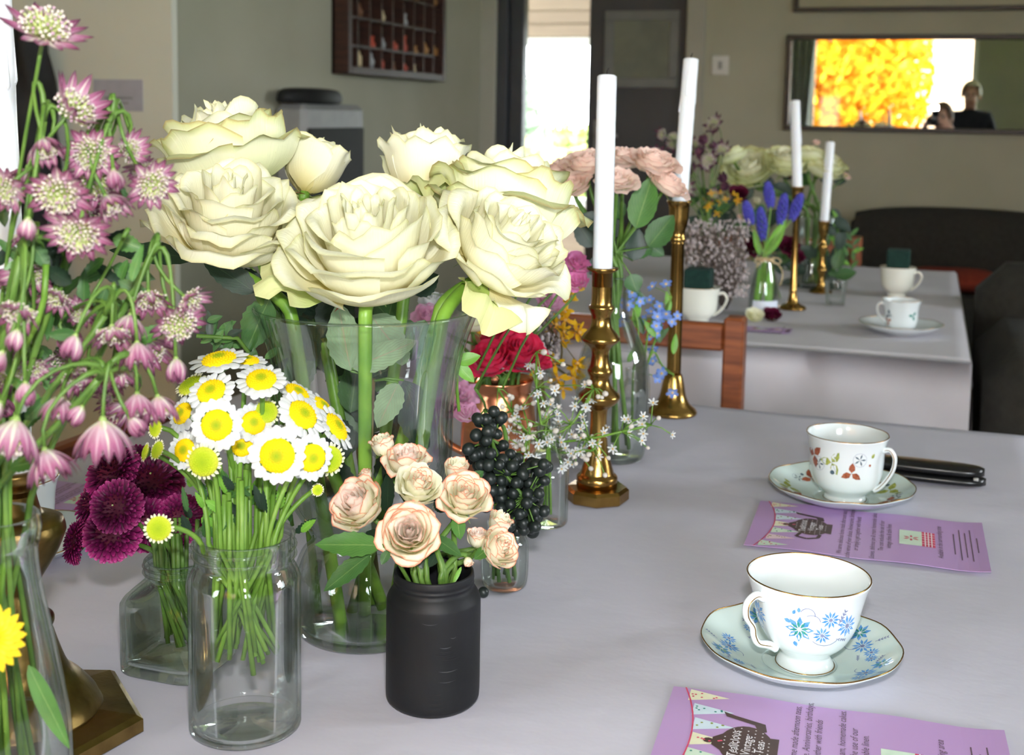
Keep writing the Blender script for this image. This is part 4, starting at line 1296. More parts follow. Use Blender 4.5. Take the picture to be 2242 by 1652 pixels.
def leaflet(tl, along, across, L, H, label, detail=True, name='leaflet', group=None):
    """tl: leaflet's top right corner (far left in the picture); along runs down the sheet, across runs from the top of the text back to its start"""
    t = thing(name, tl, label, 'leaflet', group)
    z0 = 0.0022
    # local frame: x reading direction (away from the viewer), y down the sheet
    X = -V(across).normalized()
    Yd = V(along).normalized()
    O = V(tl) + V(across).normalized() * H
    O.z = TZ + z0
    M = Matrix(((X.x, -Yd.x, 0, O.x), (X.y, -Yd.y, 0, O.y), (0, 0, 1, O.z), (0, 0, 0, 1)))
    P = lambda x, y, e=0.0: M @ V((x, -y, e))
    n = 24
    vs = []
    for i in range(n + 1):
        for j in (0, 1):
            u = i / n
            e = 0.0012 * math.sin(PI * u * 2.2) ** 2 + (0.002 * max(0, u - 0.85) ** 2 * 40)
            vs += [P(H * j, L * u, e), P(H * j, L * u, e - 0.0004)]
    fs = []
    for i in range(n):
        a = i * 4
        fs += [(a, a + 2, a + 6, a + 4), (a + 1, a + 5, a + 7, a + 3), (a, a + 4, a + 5, a + 1), (a + 2, a + 3, a + 7, a + 6)]
    fs += [(0, 1, 3, 2), (n * 4, n * 4 + 2, n * 4 + 3, n * 4 + 1)]
    mk('sheet', (vs, fs), 'leaflet_paper', t, smooth=False)
    def lift(y):
        u = y / L
        return 0.0012 * math.sin(PI * u * 2.2) ** 2 + (0.002 * max(0, u - 0.85) ** 2 * 40) + 0.00025
    def poly(nm, polys, m, e=0.0):
        v_, f_ = [], []
        for p in polys:
            k = len(v_)
            v_ += [P(x, y, lift(y) + e) for x, y in p]
            f_.append(tuple(range(k, k + len(p))))
        return mk(nm, (v_, f_), m, t, smooth=False)
    def words(body, x, y, size, m='leaflet_text', shear=0.25, center=False):
        me = text_mesh(body, size, shear)
        w = max((v.co.x for v in me.vertices), default=0)
        if center:
            x -= w / 2
        for v in me.vertices:
            yy = y - v.co.y
            v.co = P(x + v.co.x, yy, lift(yy) + 0.00012)
        me.materials.append(MATS[m])
        o = use('lettering', me, t)
    # bunting across the top
    nf_ = 7
    cols = ['flag_green', 'flag_rose', 'flag_green', 'flag_yellow', 'flag_blue', 'flag_blue', 'flag_yellow']
    rnd = random.Random(3)
    for i in range(nf_):
        x0 = H * (i + 0.08) / nf_
        x1 = H * (i + 0.92) / nf_
        xc = (x0 + x1) / 2
        sag = 0.012 * (1 - (2 * xc / H - 1) ** 2)
        poly('bunting_flag', [[(x0, 0.009 + sag), (x1, 0.009 + sag), (xc, 0.036 + sag)]], cols[i])
        dots = []
        for _ in range(7 if detail else 0):
            a = rnd.uniform(0.15, 0.85)
            b = rnd.uniform(0.05, 0.7)
            px = lerp(x0, x1, 0.5 + (a - 0.5) * (1 - b))
            py = 0.009 + sag + b * 0.027
            dots += off(disc2d(0.0009, 6), px, py)
        if dots:
            poly('flag_dots', dots, ('ink_red', 'ink_leaf', 'ink_teal')[i % 3], 0.00012)
    poly('bunting_string', line2d([(H * i / 16, 0.0085 + 0.012 * (1 - (2 * i / 16 - 1) ** 2)) for i in range(17)], 0.001), 'ink_red', 0.00012)
    # teapot
    cx, cy = H * 0.5, L * 0.26
    k = H / 0.14 * 0.82
    body = [(cx + 0.03 * k * math.cos(a), cy + 0.021 * k * math.sin(a)) for a in [2 * PI * i / 28 for i in range(28)]]
    spout = [(cx + 0.022 * k, cy + 0.008 * k), (cx + 0.034 * k, cy + 0.004 * k), (cx + 0.042 * k, cy - 0.019 * k), (cx + 0.05 * k, cy - 0.022 * k), (cx + 0.045 * k, cy - 0.012 * k), (cx + 0.038 * k, cy + 0.012 * k), (cx + 0.026 * k, cy + 0.014 * k)]
    han = line2d([(cx - 0.026 * k, cy - 0.01 * k), (cx - 0.04 * k, cy - 0.014 * k), (cx - 0.045 * k, cy - 0.002 * k), (cx - 0.038 * k, cy + 0.01 * k), (cx - 0.026 * k, cy + 0.012 * k)], 0.004 * k)
    lid = [[(cx - 0.014 * k, cy - 0.018 * k), (cx + 0.014 * k, cy - 0.018 * k), (cx + 0.006 * k, cy - 0.026 * k), (cx - 0.006 * k, cy - 0.026 * k)]] + off(disc2d(0.004 * k, 10), cx, cy - 0.029 * k)
    foot = [[(cx - 0.017 * k, cy + 0.017 * k), (cx + 0.017 * k, cy + 0.017 * k), (cx + 0.018 * k, cy + 0.024 * k), (cx - 0.018 * k, cy + 0.024 * k)]]
    poly('teapot', [body, spout] + han + lid + foot, 'leaflet_brown', 0.0001)
    if detail:
        dots = []
        for i in range(-6, 7):
            for j in range(-4, 5):
                x, y = i * 0.0056 * k + (j % 2) * 0.0028 * k, j * 0.0056 * k
                if (x / (0.028 * k)) ** 2 + (y / (0.019 * k)) ** 2 < 1:
                    dots += off(disc2d(0.0007 * k, 6), cx + x, cy + y)
        poly('teapot_dots', dots, 'leaflet_white', 0.0002)
    for i, wd in enumerate(('Tealicious', 'Vintage', 'Teas')):
        words(wd, cx, cy - 0.006 * k + i * 0.0098 * k, 0.0104 * k, 'leaflet_white', 0.05, True)
    # lines of script
    sz = 0.0072
    lines = [(0.405, 'We serve delicious home made afternoon teas,'), (0.44, 'at the venue of your choice. Anniversaries, birthdays,'), (0.472, 'or simply a get together with friends'), (0.54, 'Scones, delicious jam & cream, homemade cakes.'), (0.575, 'The cost includes the use of our'), (0.607, 'vintage china & table linen.')]
    for f, s in lines:
        words(s, H * 0.5, L * f, sz * H / 0.148, 'leaflet_text', 0.3, True)
    # picture strip, divider, address lines
    def rect(x0, x1, y0, y1): return [[(x0, y0), (x1, y0), (x1, y1), (x0, y1)]]
    poly('picture_strip', rect(H * 0.36, H * 0.66, L * 0.64, L * 0.735), 'flag_green')
    poly('picture_strip', rect(H * 0.36, H * 0.66, L * 0.735, L * 0.79), 'ink_red')
    st_ = []
    for i in range(1, 6):
        st_ += line2d([(H * lerp(0.36, 0.66, i / 6), L * 0.735), (H * lerp(0.36, 0.66, i / 6), L * 0.79)], 0.0009)
    for i in range(1, 4):
        st_ += line2d([(H * 0.36, L * lerp(0.735, 0.79, i / 4)), (H * 0.66, L * lerp(0.735, 0.79, i / 4))], 0.0009)
    poly('gingham', st_, 'leaflet_white', 0.00015)
    poly('cup_print', off(star2d(6, 0.008, 0.4), H * 0.5, L * 0.69), 'ink_red', 0.00015)
    words('Available in the surrounding area', H * 0.5, L * 0.82, sz * 0.95, 'leaflet_text', 0.3, True)
    for f, w in ((0.87, 0.42), (0.895, 0.62), (0.918, 0.5), (0.94, 0.64), (0.965, 0.3)):
        poly('small_print', line2d([(H * (0.5 - w / 2) + H * w * i / 9, L * f) for i in range(10)][::1], 0.0009), 'leaflet_text')
    return t
XA, YA = V((1, 0.02, 0)).normalized(), V((0.0, -1, 0))
leaflet(T(1665, 1100), XA, V((0.02, -1, 0)), 0.212, 0.138, 'mauve printed leaflet lying between the cornflower cup and the bramble cup')
leaflet(T(1475, 1508), V((1, 0.05, 0)).normalized(), V((0.05, -1, 0)), 0.212, 0.138, 'mauve printed leaflet lying in front of the cornflower saucer')
leaflet(T(60, 1052), V((1, 0.1, 0)).normalized(), V((0.1, -1, 0)), 0.13, 0.1, 'mauve leaflet lying behind the purple chrysanthemums', False)
q = T(1635, 716)
leaflet(q, XA, YA, 0.085, 0.05, 'small purple card on the far table in front of the grape hyacinths', False)

# ------------------------------------------------------------------ black case
c0, c1_ = T(1890, 1035), T(2158, 1066)
dv = (c1_ - c0)
dv.z = 0
L_ = dv.length
dn = dv.normalized()
sd = V((-dn.y, dn.x, 0))
def case_geo(zs, hw, l0, l1):
    n = 24
    pr = []
    for i in range(n + 1):
        u = i / n
        w = hw * min(1, (1 - abs(2 * u - 1) ** 7)) ** 0.5 * (1 - 0.18 * abs(2 * u - 1) ** 2) + 0.001
        pr.append((u, w))
    vs, fs = [], []
    m_ = 12
    for u, w in pr:
        for j in range(m_):
            a = 2 * PI * j / m_
            ca, sa = math.cos(a), math.sin(a)
            k = (abs(ca) ** 4 + abs(sa) ** 4) ** -0.25
            p_ = c0 + dn * lerp(l0, l1, u) + sd * (w * ca * k)
            p_.z = TZ + lerp(zs[0], zs[1], 0.5) + (zs[1] - zs[0]) / 2 * sa * k * (0.75 + 0.25 * w / hw)
            vs.append(p_)
    for i in range(n):
        for j in range(m_):
            j2 = (j + 1) % m_
            fs.append((i * m_ + j, i * m_ + j2, (i + 1) * m_ + j2, (i + 1) * m_ + j))
    fs += [tuple(reversed(range(m_))), tuple(n * m_ + j for j in range(m_))]
    return vs, fs
bc = thing('slim_case', c0, 'slim black plastic case lying beside the bramble cup', 'case')
mk('lower_shell', case_geo((0.001, 0.0105), 0.017, 0, L_), 'black_plastic', bc)
mk('upper_shell', case_geo((0.0108, 0.0215), 0.0165, 0.0, L_ * 0.985), 'black_plastic', bc)
mk('hinge_pin', tube([c0 + dn * (L_ * 0.9) - sd * 0.014 + V((0, 0, 0.011)), c0 + dn * (L_ * 0.94) - sd * 0.014 + V((0, 0, 0.011))], 0.0018, 8), 'grey_plastic', bc)
# ------------------------------------------------------------------ plant surfaces
petal_mat('petal_cream', [(0.0, (232, 214, 120)), (0.35, (246, 236, 178)), (0.66, (251, 247, 216)), (0.93, (251, 250, 226)), (0.985, (238, 238, 196)), (1.0, (216, 206, 156))], veins=0.0004, vscale=46, nmix=0.05, trans=0.16)
petal_mat('petal_cream_green', [(0.0, (200, 212, 116)), (0.4, (234, 238, 178)), (0.85, (247, 248, 214)), (0.96, (224, 228, 168)), (1.0, (194, 174, 116))], veins=0.0005, vscale=46, nmix=0.08, trans=0.16)
petal_mat('petal_green', [(0.0, (150, 186, 80)), (0.4, (186, 208, 112)), (0.85, (226, 232, 168)), (1.0, (210, 210, 150))], veins=0.0006, vscale=30, nmix=0.2, trans=0.16)
petal_mat('petal_coral', [(0.0, (216, 226, 146)), (0.35, (244, 240, 198)), (0.82, (255, 250, 230)), (0.94, (254, 238, 212)), (0.972, (248, 188, 156)), (1.0, (232, 124, 98))], veins=0.0002, nmix=0.1, trans=0.18)
petal_mat('petal_coral_inner', [(0.0, (248, 226, 186)), (0.5, (255, 247, 232)), (0.9, (255, 240, 228)), (1.0, (248, 204, 188))], veins=0.0002, nmix=0.1, trans=0.18)
petal_mat('petal_peach', [(0.0, (240, 236, 196)), (0.4, (255, 244, 226)), (0.8, (255, 234, 220)), (1.0, (252, 218, 206))], nmix=0.2)
petal_mat('petal_hot', [(0.0, (246, 206, 214)), (0.4, (248, 140, 176)), (0.72, (244, 84, 130)), (1.0, (228, 40, 80))], nmix=0.2, trans=0.2)
petal_mat('petal_pink', [(0.0, (244, 206, 222)), (0.5, (236, 150, 194)), (1.0, (226, 130, 186))], nmix=0.3)
petal_mat('petal_palepink', [(0.0, (250, 236, 240)), (0.6, (238, 192, 214)), (1.0, (226, 162, 198))], nmix=0.3)
petal_mat('petal_white', [(0.0, (224, 226, 206)), (0.3, (236, 238, 238)), (1.0, (242, 243, 245))], veins=0.0004, vscale=14, nmix=0.05, trans=0.25)
petal_mat('petal_ivory', [(0.0, (214, 220, 140)), (0.5, (244, 242, 206)), (1.0, (250, 248, 226))], nmix=0.05)
petal_mat('petal_yellow', [(0.0, (236, 158, 20)), (0.5, (246, 190, 30)), (1.0, (250, 206, 50))], nmix=0.1)
petal_mat('petal_sun', [(0.0, (250, 190, 10)), (0.5, (254, 214, 20)), (1.0, (254, 222, 50))], nmix=0.1)
petal_mat('petal_blue', [(0.0, (236, 232, 214)), (0.22, (150, 176, 236)), (1.0, (104, 140, 226))], nmix=0.1)
petal_mat('petal_chrys', [(0.0, (52, 8, 36)), (0.45, (104, 18, 72)), (0.85, (166, 42, 118)), (1.0, (206, 90, 160))], nmix=0.12, trans=0.15, rough=0.45)
petal_mat('petal_chrys_core', [(0.0, (40, 8, 26)), (0.7, (74, 12, 46)), (1.0, (96, 20, 62))], nmix=0.12, trans=0.1)
petal_mat('petal_burgundy', [(0.0, (44, 8, 24)), (1.0, (104, 22, 56))], nmix=0.2)
petal_mat('bract_pink', [(0.0, (220, 222, 176)), (0.22, (212, 176, 190)), (0.6, (172, 104, 140)), (0.88, (116, 58, 88)), (1.0, (70, 44, 60))], veins=0.0004, vscale=9, nmix=0.25, stripe=((224, 196, 208), 0.75))
petal_mat('bract_pale', [(0.0, (206, 218, 150)), (0.3, (214, 190, 200)), (0.65, (178, 118, 150)), (0.9, (122, 64, 96)), (1.0, (80, 48, 66))], veins=0.0004, vscale=9, nmix=0.25, stripe=((240, 240, 220), 1.0))
petal_mat('bract_dark', [(0.0, (150, 130, 120)), (0.4, (120, 76, 98)), (1.0, (62, 34, 50))], nmix=0.25)
petal_mat('disc_yellow', [(0.0, (150, 178, 20)), (0.3, (190, 190, 14)), (0.5, (250, 214, 0)), (1.0, (252, 216, 0))], nmix=0.1, trans=0.1, rough=0.7)
petal_mat('disc_green', [(0.0, (150, 178, 20)), (0.6, (178, 198, 26)), (1.0, (206, 212, 60))], nmix=0.1, trans=0.1, rough=0.7)
mat('stem_green', (74, 110, 40), (100, 136, 56), scale=60, rough=0.5, trans=0.08)
mat('stem_bright', (96, 140, 44), (124, 164, 66), scale=50, rough=0.45, trans=0.1)
mat('stem_rose', (96, 142, 44), (128, 170, 62), scale=40, rough=0.4)
mat('stem_brown', (104, 96, 44), (84, 62, 34), scale=40, rough=0.5)
mat('sepal_red', (122, 52, 34), (150, 74, 44), scale=60, rough=0.6)
mat('sepal_green', (128, 160, 76), (160, 186, 110), scale=60, rough=0.6, trans=0.15)
mat('floret_pale', (214, 206, 196), (236, 226, 216), scale=300, rough=0.7, trans=0.2)
mat('floret_mauve', (176, 132, 160), (214, 186, 200), scale=300, rough=0.7, trans=0.2)
mat('floret_green', (196, 214, 130), (218, 228, 160), scale=300, rough=0.7)
mat('heather', (176, 162, 164), (206, 194, 192), scale=200, rough=0.8)
mat('heather_dark', (96, 84, 78), (128, 114, 106), scale=200, rough=0.8)
mat('muscari', (58, 56, 156), (86, 84, 190), scale=200, rough=0.5)
mat('berry', (20, 26, 24), (34, 42, 38), scale=120, rough=0.42)
mat('anther', (222, 172, 84), (236, 190, 110), scale=200, rough=0.7)
mat('dark_purple', (70, 40, 56), (104, 66, 82), scale=120, rough=0.7)

def leaf_mat(name, base, vein, rough=0.45, trans=0.2):
    m, nt, out = _nt(name)
    uv = node(nt, 'ShaderNodeUVMap')
    sep = node(nt, 'ShaderNodeSeparateXYZ')
    nt.links.new(uv.outputs[0], sep.inputs[0])
    def M_(op, a, b=None, c=None):
        n = node(nt, 'ShaderNodeMath', operation=op)
        for i, x in enumerate((a, b, c)):
            if x is None: continue
            if isinstance(x, (int, float)): n.inputs[i].default_value = x
            else: nt.links.new(x, n.inputs[i])
        return n.outputs[0]
    side = M_('ABSOLUTE', M_('SUBTRACT', sep.outputs['X'], 0.5))
    mid = M_('LESS_THAN', side, 0.022)
    ph = M_('MULTIPLY_ADD', side, -9.0, M_('MULTIPLY', sep.outputs['Y'], 9.0))
    vv = M_('LESS_THAN', M_('FRACT', ph), 0.1)
    k = M_('MAXIMUM', mid, M_('MULTIPLY', vv, 0.55))
    nz = node(nt, 'ShaderNodeTexNoise')
    nz.inputs['Scale'].default_value = 90
    tc = node(nt, 'ShaderNodeTexCoord')
    nt.links.new(tc.outputs['Object'], nz.inputs['Vector'])
    bc_ = ramp(nt, nz.outputs['Fac'], [(0.3, base), (0.7, tuple(min(255, int(x * 1.14)) for x in base))])
    mixc = node(nt, 'ShaderNodeMix', data_type='RGBA')
    nt.links.new(k, mixc.inputs[0])
    nt.links.new(bc_, mixc.inputs[6])
    mixc.inputs[7].default_value = lin(vein)
    p = node(nt, 'ShaderNodeBsdfPrincipled')
    p.inputs['Roughness'].default_value = rough
    nt.links.new(mixc.outputs[2], p.inputs['Base Color'])
    bp = node(nt, 'ShaderNodeBump')
    bp.inputs['Distance'].default_value = 0.0006
    nt.links.new(k, bp.inputs['Height'])
    nt.links.new(bp.outputs[0], p.inputs['Normal'])
    t = node(nt, 'ShaderNodeBsdfTranslucent')
    nt.links.new(mixc.outputs[2], t.inputs['Color'])
    mx = node(nt, 'ShaderNodeMixShader')
    mx.inputs[0].default_value = trans
    nt.links.new(p.outputs[0], mx.inputs[1])
    nt.links.new(t.outputs[0], mx.inputs[2])
    nt.links.new(mx.outputs[0], out.inputs[0])
leaf_mat('leaf_green', (72, 118, 52), (120, 156, 84))
leaf_mat('leaf_mid', (58, 98, 48), (96, 132, 72))
leaf_mat('leaf_dark', (30, 52, 36), (48, 72, 50))
leaf_mat('leaf_back', (122, 146, 112), (150, 148, 120), rough=0.7)
leaf_mat('leaf_bright', (112, 168, 58), (150, 196, 92))

# ------------------------------------------------------------------ plant builders
UPV = V((0, 0, 1))
def leaf_geo(base, tip, nrm, w, fold=0.18, droop=0.12, serr=0.0, nv=14):
    base, tip = V(base), V(tip)
    ax = tip - base
    L = ax.length
    a = ax.normalized()
    n = V(nrm)
    n = (n - a * n.dot(a)).normalized()
    s = a.cross(n)
    vs, us, fs = [], [], []
    cols = (-1, -0.55, 0, 0.55, 1)
    for j in range(nv + 1):
        v = j / nv
        hw = w / 2 * (math.sin(PI * v ** 0.8) ** 0.75 if 0 < v < 1 else 0.02)
        if serr and j % 2:
            hw *= 1 - serr
        for c in cols:
            p = base + a * (L * v) + s * (c * hw) + n * (fold * abs(c) * hw - droop * L * (v * v) + 0.03 * hw * math.sin(7 * v + c * 3))
            vs.append(p)
            us.append((c * 0.5 + 0.5, v))
    for j in range(nv):
        for i in range(4):
            q = j * 5 + i
            fs.append((q, q + 1, q + 6, q + 5))
    return vs, fs, us

def leaf(parent, base, tip, nrm, w, m='leaf_green', serr=0.0, fold=0.18, droop=0.12, name='leaf', petiole=None):
    o = mk(name, leaf_geo(base, tip, nrm, w, fold, droop, serr), m, parent)
    if petiole is not None:
        mk('leaf_stalk', tube([V(base), (V(base) + V(petiole)) / 2 + V((0, 0, 0.002)), V(petiole)], 0.0009, 6), 'stem_green', parent)
    return o

def stem_path(head, axis, mouth, end, k=0.35, n=12):
    head, mouth, end, axis = V(head), V(mouth), V(end), V(axis).normalized()
    d = (head - mouth).length
    return bez(head, head - axis * d * k, mouth + UPV * d * 0.3, mouth, n) + [lerp(mouth, end, 0.5), end]

RL = [0.0, 0.5, 0.8, 1.0, 1.25]
def rose_petal(t, th0, A, rnd, nu, nv, curl, ruffle, openness):
    p0 = (0.06, -0.62)
    p1 = (pl(t, RL, [0.2, 0.62, 0.86, 0.98, 0.95]) * openness, pl(t, RL, [-0.12, -0.34, -0.5, -0.58, -0.7]))
    p2 = (pl(t, RL, [0.05, 0.48, 0.8, 1.0, 1.06]) * openness, pl(t, RL, [0.34, 0.36, 0.24, 0.02, -0.24]) + rnd.uniform(-0.05, 0.05))
    ph, k = rnd.uniform(0, 6), rnd.uniform(4, 8)
    ru = ruffle * rnd.uniform(0.6, 1.4)
    cu = curl * rnd.uniform(0.5, 1.4)
    tipx = rnd.uniform(-0.2, 0.2)
    def f(u, v):
        vv = v * (1 - 0.24 * abs(u - tipx) ** 2.2)
        q = 1 - vv
        r = q * q * p0[0] + 2 * q * vv * p1[0] + vv * vv * p2[0]
        z = q * q * p0[1] + 2 * q * vv * p1[1] + vv * vv * p2[1]
        c = max(0.0, vv - 0.74) / 0.26
        r += cu * 0.2 * c * c
        z -= cu * 0.2 * c ** 2.6
        e = max(0.0, abs(u) - 0.55) / 0.45
        r += cu * 0.09 * e * e * vv
        w = A * (0.22 + 0.78 * min(1.0, vv / 0.5) ** 0.8)
        th = th0 + u * w
        r *= 1 + 0.06 * u
        g = vv ** 4
        r += ru * g * math.sin(u * k + ph)
        z += ru * g * math.cos(u * k * 1.3 + ph * 2)
        return (r * math.cos(th), r * math.sin(th), z)
    return grid(nu, nv, f)

FULL = [(0.0, 3, 1.5), (0.14, 3, 1.4), (0.3, 3, 1.3), (0.48, 4, 1.12), (0.66, 4, 1.05), (0.83, 5, 0.92), (1.0, 5, 0.84)]
LUSH = [(0.0, 3, 1.5), (0.12, 3, 1.3), (0.25, 4, 1.05), (0.4, 4, 1.0), (0.55, 5, .9), (0.7, 5, 0.85), (0.85, 5, 0.84), (1.0, 5, 0.78)]
MID = [(0.0, 3, 1.5), (0.12, 3, 1.25), (0.28, 4, 1.0), (0.44, 4, 0.95), (0.6, 5, 0.85), (0.78, 5, 0.8), (0.95, 5, 0.74)]
BUD = [(0.0, 3, 1.5), (0.2, 3, 1.25), (0.4, 4, 1.0), (0.55, 4, 0.95), (0.7, 5, 0.85)]
SMALL = [(0.0, 3, 1.5), (0.3, 4, 1.1), (0.6, 5, 0.9), (0.9, 5, 0.8)]

def rose(label, head, axis, R, m, stem, group=None, seed=0, layers=FULL, n=9, curl=1.0, ruffle=0.03, openness=1.0, sr=0.0052, m_in=None, sep='sepal_red', name='rose', stem_m='stem_rose', zscale=1.0, cat='flower', sepal_len=0.55, guard=()):
    """rose: every petal a part; stem = points from below the head down to its foot"""
    rnd = random.Random(seed)
    t = thing(name, stem[-1], label, cat, group)
    M = frame(head, axis, rnd.uniform(0, 6)) @ Matrix.Diagonal((R, R, R * zscale, 1))
    off_ = rnd.uniform(0, 6)
    for (tt, cnt, A) in layers:
        off_ += 0.9
        for i in range(cnt):
            g = rose_petal(tt, off_ + 2 * PI * i / cnt + rnd.uniform(-0.15, 0.15), A * rnd.uniform(0.9, 1.15), rnd, n, n, curl * pl(tt, [0, 0.3, 1], [0.1, 0.5, 1.0]), ruffle, openness)
            mk('petal', g, (m_in if m_in and tt < 0.5 else m), t, M)
    for (ga, gm) in guard:
        mk('petal', rose_petal(1.25, ga, 0.5, rnd, n, n, 1.5, 0.1, openness), gm, t, M)
    mk('calyx', xf(lathe([(0.02, -0.78), (0.1, -0.74), (0.13, -0.66), (0.12, -0.6), (0.0, -0.56)], 12), M), 'stem_bright', t)
    for i in range(5):
        a = 2 * PI * i / 5 + rnd.uniform(-0.2, 0.2)
        dr = rnd.uniform(-0.35, 0.35)
        L = sepal_len * rnd.uniform(0.7, 1.2)
        def sf(u, v, a=a, dr=dr, L=L):
            w = 0.07 * (1 - v) ** 0.8
            r = 0.11 + L * v * (0.75 - 0.2 * dr)
            z = -0.66 + L * v * (0.25 + dr) + 0.2 * L * v * v * (1 if dr > 0 else -1)
            return ((r) * math.cos(a) - u * w * math.sin(a), (r) * math.sin(a) + u * w * math.cos(a), z)
        mk('sepal', grid(2, 6, sf), sep if i % 2 or sep != 'sepal_red' else 'sepal_green', t, M)
    start = M @ V((0, 0, -0.74))
    mk('stem', tube([start] + list(stem), [sr * 0.92] * 3 + [sr] * (len(stem) - 2), 10), stem_m, t)
    return t

def bezstem(start, axis, mouth, end, k=0.35, n=10):
    return stem_path(start, axis, mouth, end, k, n)[1:]

# ------------------------------------------------------------------ big cream roses in the vase
def vp(px, py, d):
    return W(px, py, d)
VBR = [ # px, py, d, R px, axis(right, up, toward), layers, label, seed, mouth, foot, openness, petal
    (797, 500, 0.865, 184, (-0.03, 0.86, 0.5), FULL, 'widest cream rose facing forward at the middle of the rose vase', 11, (800, 690, 0.87), (798, 1340, 0.95), 1.0, 'petal_cream', 1.35),
    (500, 440, 0.885, 150, (0.12, 0.9, 0.4), FULL, 'cream rose with a curled green petal beside the masterwort', 12, (640, 700, 0.9), (750, 1385, 0.93), 1.0, 'petal_cream', 1.45),
    (485, 292, 1.0, 156, (-0.25, 0.96, -0.02), FULL, 'ragged cream rose rising behind the curled green petalled rose', 13, (600, 690, 0.96), (840, 1330, 0.97), 1.0, 'petal_cream_green', 1.35),
    (690, 345, 1.03, 92, (0.2, 0.9, -0.4), BUD, 'half open cream rose in front of the grey cabinet', 14, (700, 690, 0.99), (820, 1320, 0.98), 1.0, 'petal_cream', 1.5),
    (930, 340, 1.02, 112, (-0.05, 0.95, -0.25), BUD, 'upright cream rose backed by the plain wall beside the door frame', 15, (880, 690, 0.98), (790, 1330, 0.97), 1.1, 'petal_cream', 1.6),
    (1110, 405, 0.985, 162, (0.12, 0.95, -0.22), FULL, 'spreading cream rose with green tinged outer petals beside the leaning candle', 16, (960, 690, 0.95), (770, 1345, 0.97), 1.0, 'petal_cream_green', 1.5),
    (1120, 512, 0.9, 146, (0.5, 0.72, 0.42), FULL, 'cream rose turned sideways above the copper mug', 17, (965, 720, 0.88), (860, 1350, 0.91), 1.0, 'petal_cream', 1.25),
]
rnd_g = random.Random(14)
for (px, py, d, rp, axv, lay, lbl, sd_, mo, ft, op, mm, zs) in VBR:
    h = vp(px, py, d)
    ax_ = CD(*axv)
    R_ = S(rp, d)
    st_ = h - ax_ * R_ * 0.74 * zs
    rose(lbl, h, ax_, R_, mm, bezstem(st_, ax_, vp(*mo), vp(*ft), .12), 'big cream roses in the tall vase', sd_, lay, 12, 1.15, 0.045, op, 0.005, stem_m='stem_rose', sepal_len=0.6, m_in='petal_cream', zscale=zs, guard=[(rnd_g.uniform(0, 6.3), 'petal_green' if k_ == 0 else mm) for k_ in range(2)])

# leaves of the vase roses: (base, tip, width px, material, normal)
FRONT = CD(0, 0.25, 1)
lt = thing('rose_leaf_sprig', vp(800, 1330, 0.96), 'sprig of dark and grey green rose leaves inside the tall vase', 'foliage')
mk('stem', tube([vp(812, 830, 0.9), vp(806, 1000, 0.92), vp(800, 1330, 0.96)], 0.0035, 8), 'stem_brown', lt)
for b, tp, w, m, nr in [
    ((772, 806, .885), (912, 745, .875), 62, 'leaf_back', (0, .3, 1)), ((768, 812, .89), (738, 660, .905), 84, 'leaf_back', (-.1, .2, 1)),
    ((872, 838, .895), (826, 936, .885), 64, 'leaf_back', (0, .2, 1)), ((884, 832, .9), (948, 1010, .905), 88, 'leaf_dark', (.2, .2, 1)),
    ((880, 800, .91), (878, 740, .91), 40, 'leaf_back', (0, .1, 1)), ((812, 690, .93), (880, 780, .935), 90, 'leaf_back', (.1, 0, 1)),
    ((690, 790, .93), (650, 690, .94), 70, 'leaf_dark', (-.2, .1, 1)), ((700, 690, .95), (660, 600, .96), 80, 'leaf_dark', (0, .3, 1)),
    ((760, 640, .95), (700, 740, .95), 90, 'leaf_dark', (0, .2, 1)), ((900, 640, .97), (960, 600, .98), 60, 'leaf_dark', (.2, .3, 1)),
    ((640, 860, .95), (690, 760, .95), 60, 'leaf_mid', (0, .2, 1)), ((720, 900, .96), (680, 1010, .96), 80, 'leaf_dark', (0, .2, 1)),
    ((760, 1000, .97), (700, 900, .97), 90, 'leaf_dark', (.1, .2, 1)), ((880, 980, .97), (830, 1080, .97), 80, 'leaf_dark', (0, .2, 1)),
    ((720, 1000, .965), (760, 1120, .965), 80, 'leaf_dark', (0, .2, 1)), ((930, 700, .97), (900, 790, .97), 60, 'leaf_mid', (0, .2, 1))]:
    leaf(lt, vp(*b), vp(*tp), CD(*nr), S(w, b[2]), m, 0.1, 0.12, 0.04, petiole=vp(812, 835, 0.9) if b[2] < 0.905 else None)
lt = thing('rose_leaf_sprig', vp(830, 1320, 1.0), 'dense dark leaves at the back of the tall vase', 'foliage')
mk('stem', tube([vp(760, 700, 1.0), vp(790, 1000, 1.0), vp(830, 1320, 1.0)], 0.0035, 8), 'stem_brown', lt)
r9 = random.Random(91)
for k in range(30):
    px, py = r9.uniform(620, 900), r9.uniform(620, 1040)
    if 850 < px and py > 820: px -= 130
    a = r9.uniform(-PI, PI)
    l = r9.uniform(80, 130)
    d = r9.uniform(.975, 1.02)
    tx = max(600, min(960, px + l * math.cos(a)))
    leaf(lt, vp(px, py, d), vp(tx, py + l * math.sin(a), d), CD(r9.uniform(-.3, .3), .2, 1), S(r9.uniform(54, 80), d), r9.choice(['leaf_dark', 'leaf_dark', 'leaf_mid']), 0.1, 0.12, 0.04)
lt = thing('rose_leaf_sprig', vp(700, 1360, 0.95), 'sprig of dark serrated leaves below the left-hand cream roses', 'foliage')
mk('stem', tube([vp(565, 640, 0.9), vp(600, 720, 0.91), vp(660, 1000, 0.93), vp(700, 1360, 0.95)], 0.0032, 8), 'stem_green', lt)
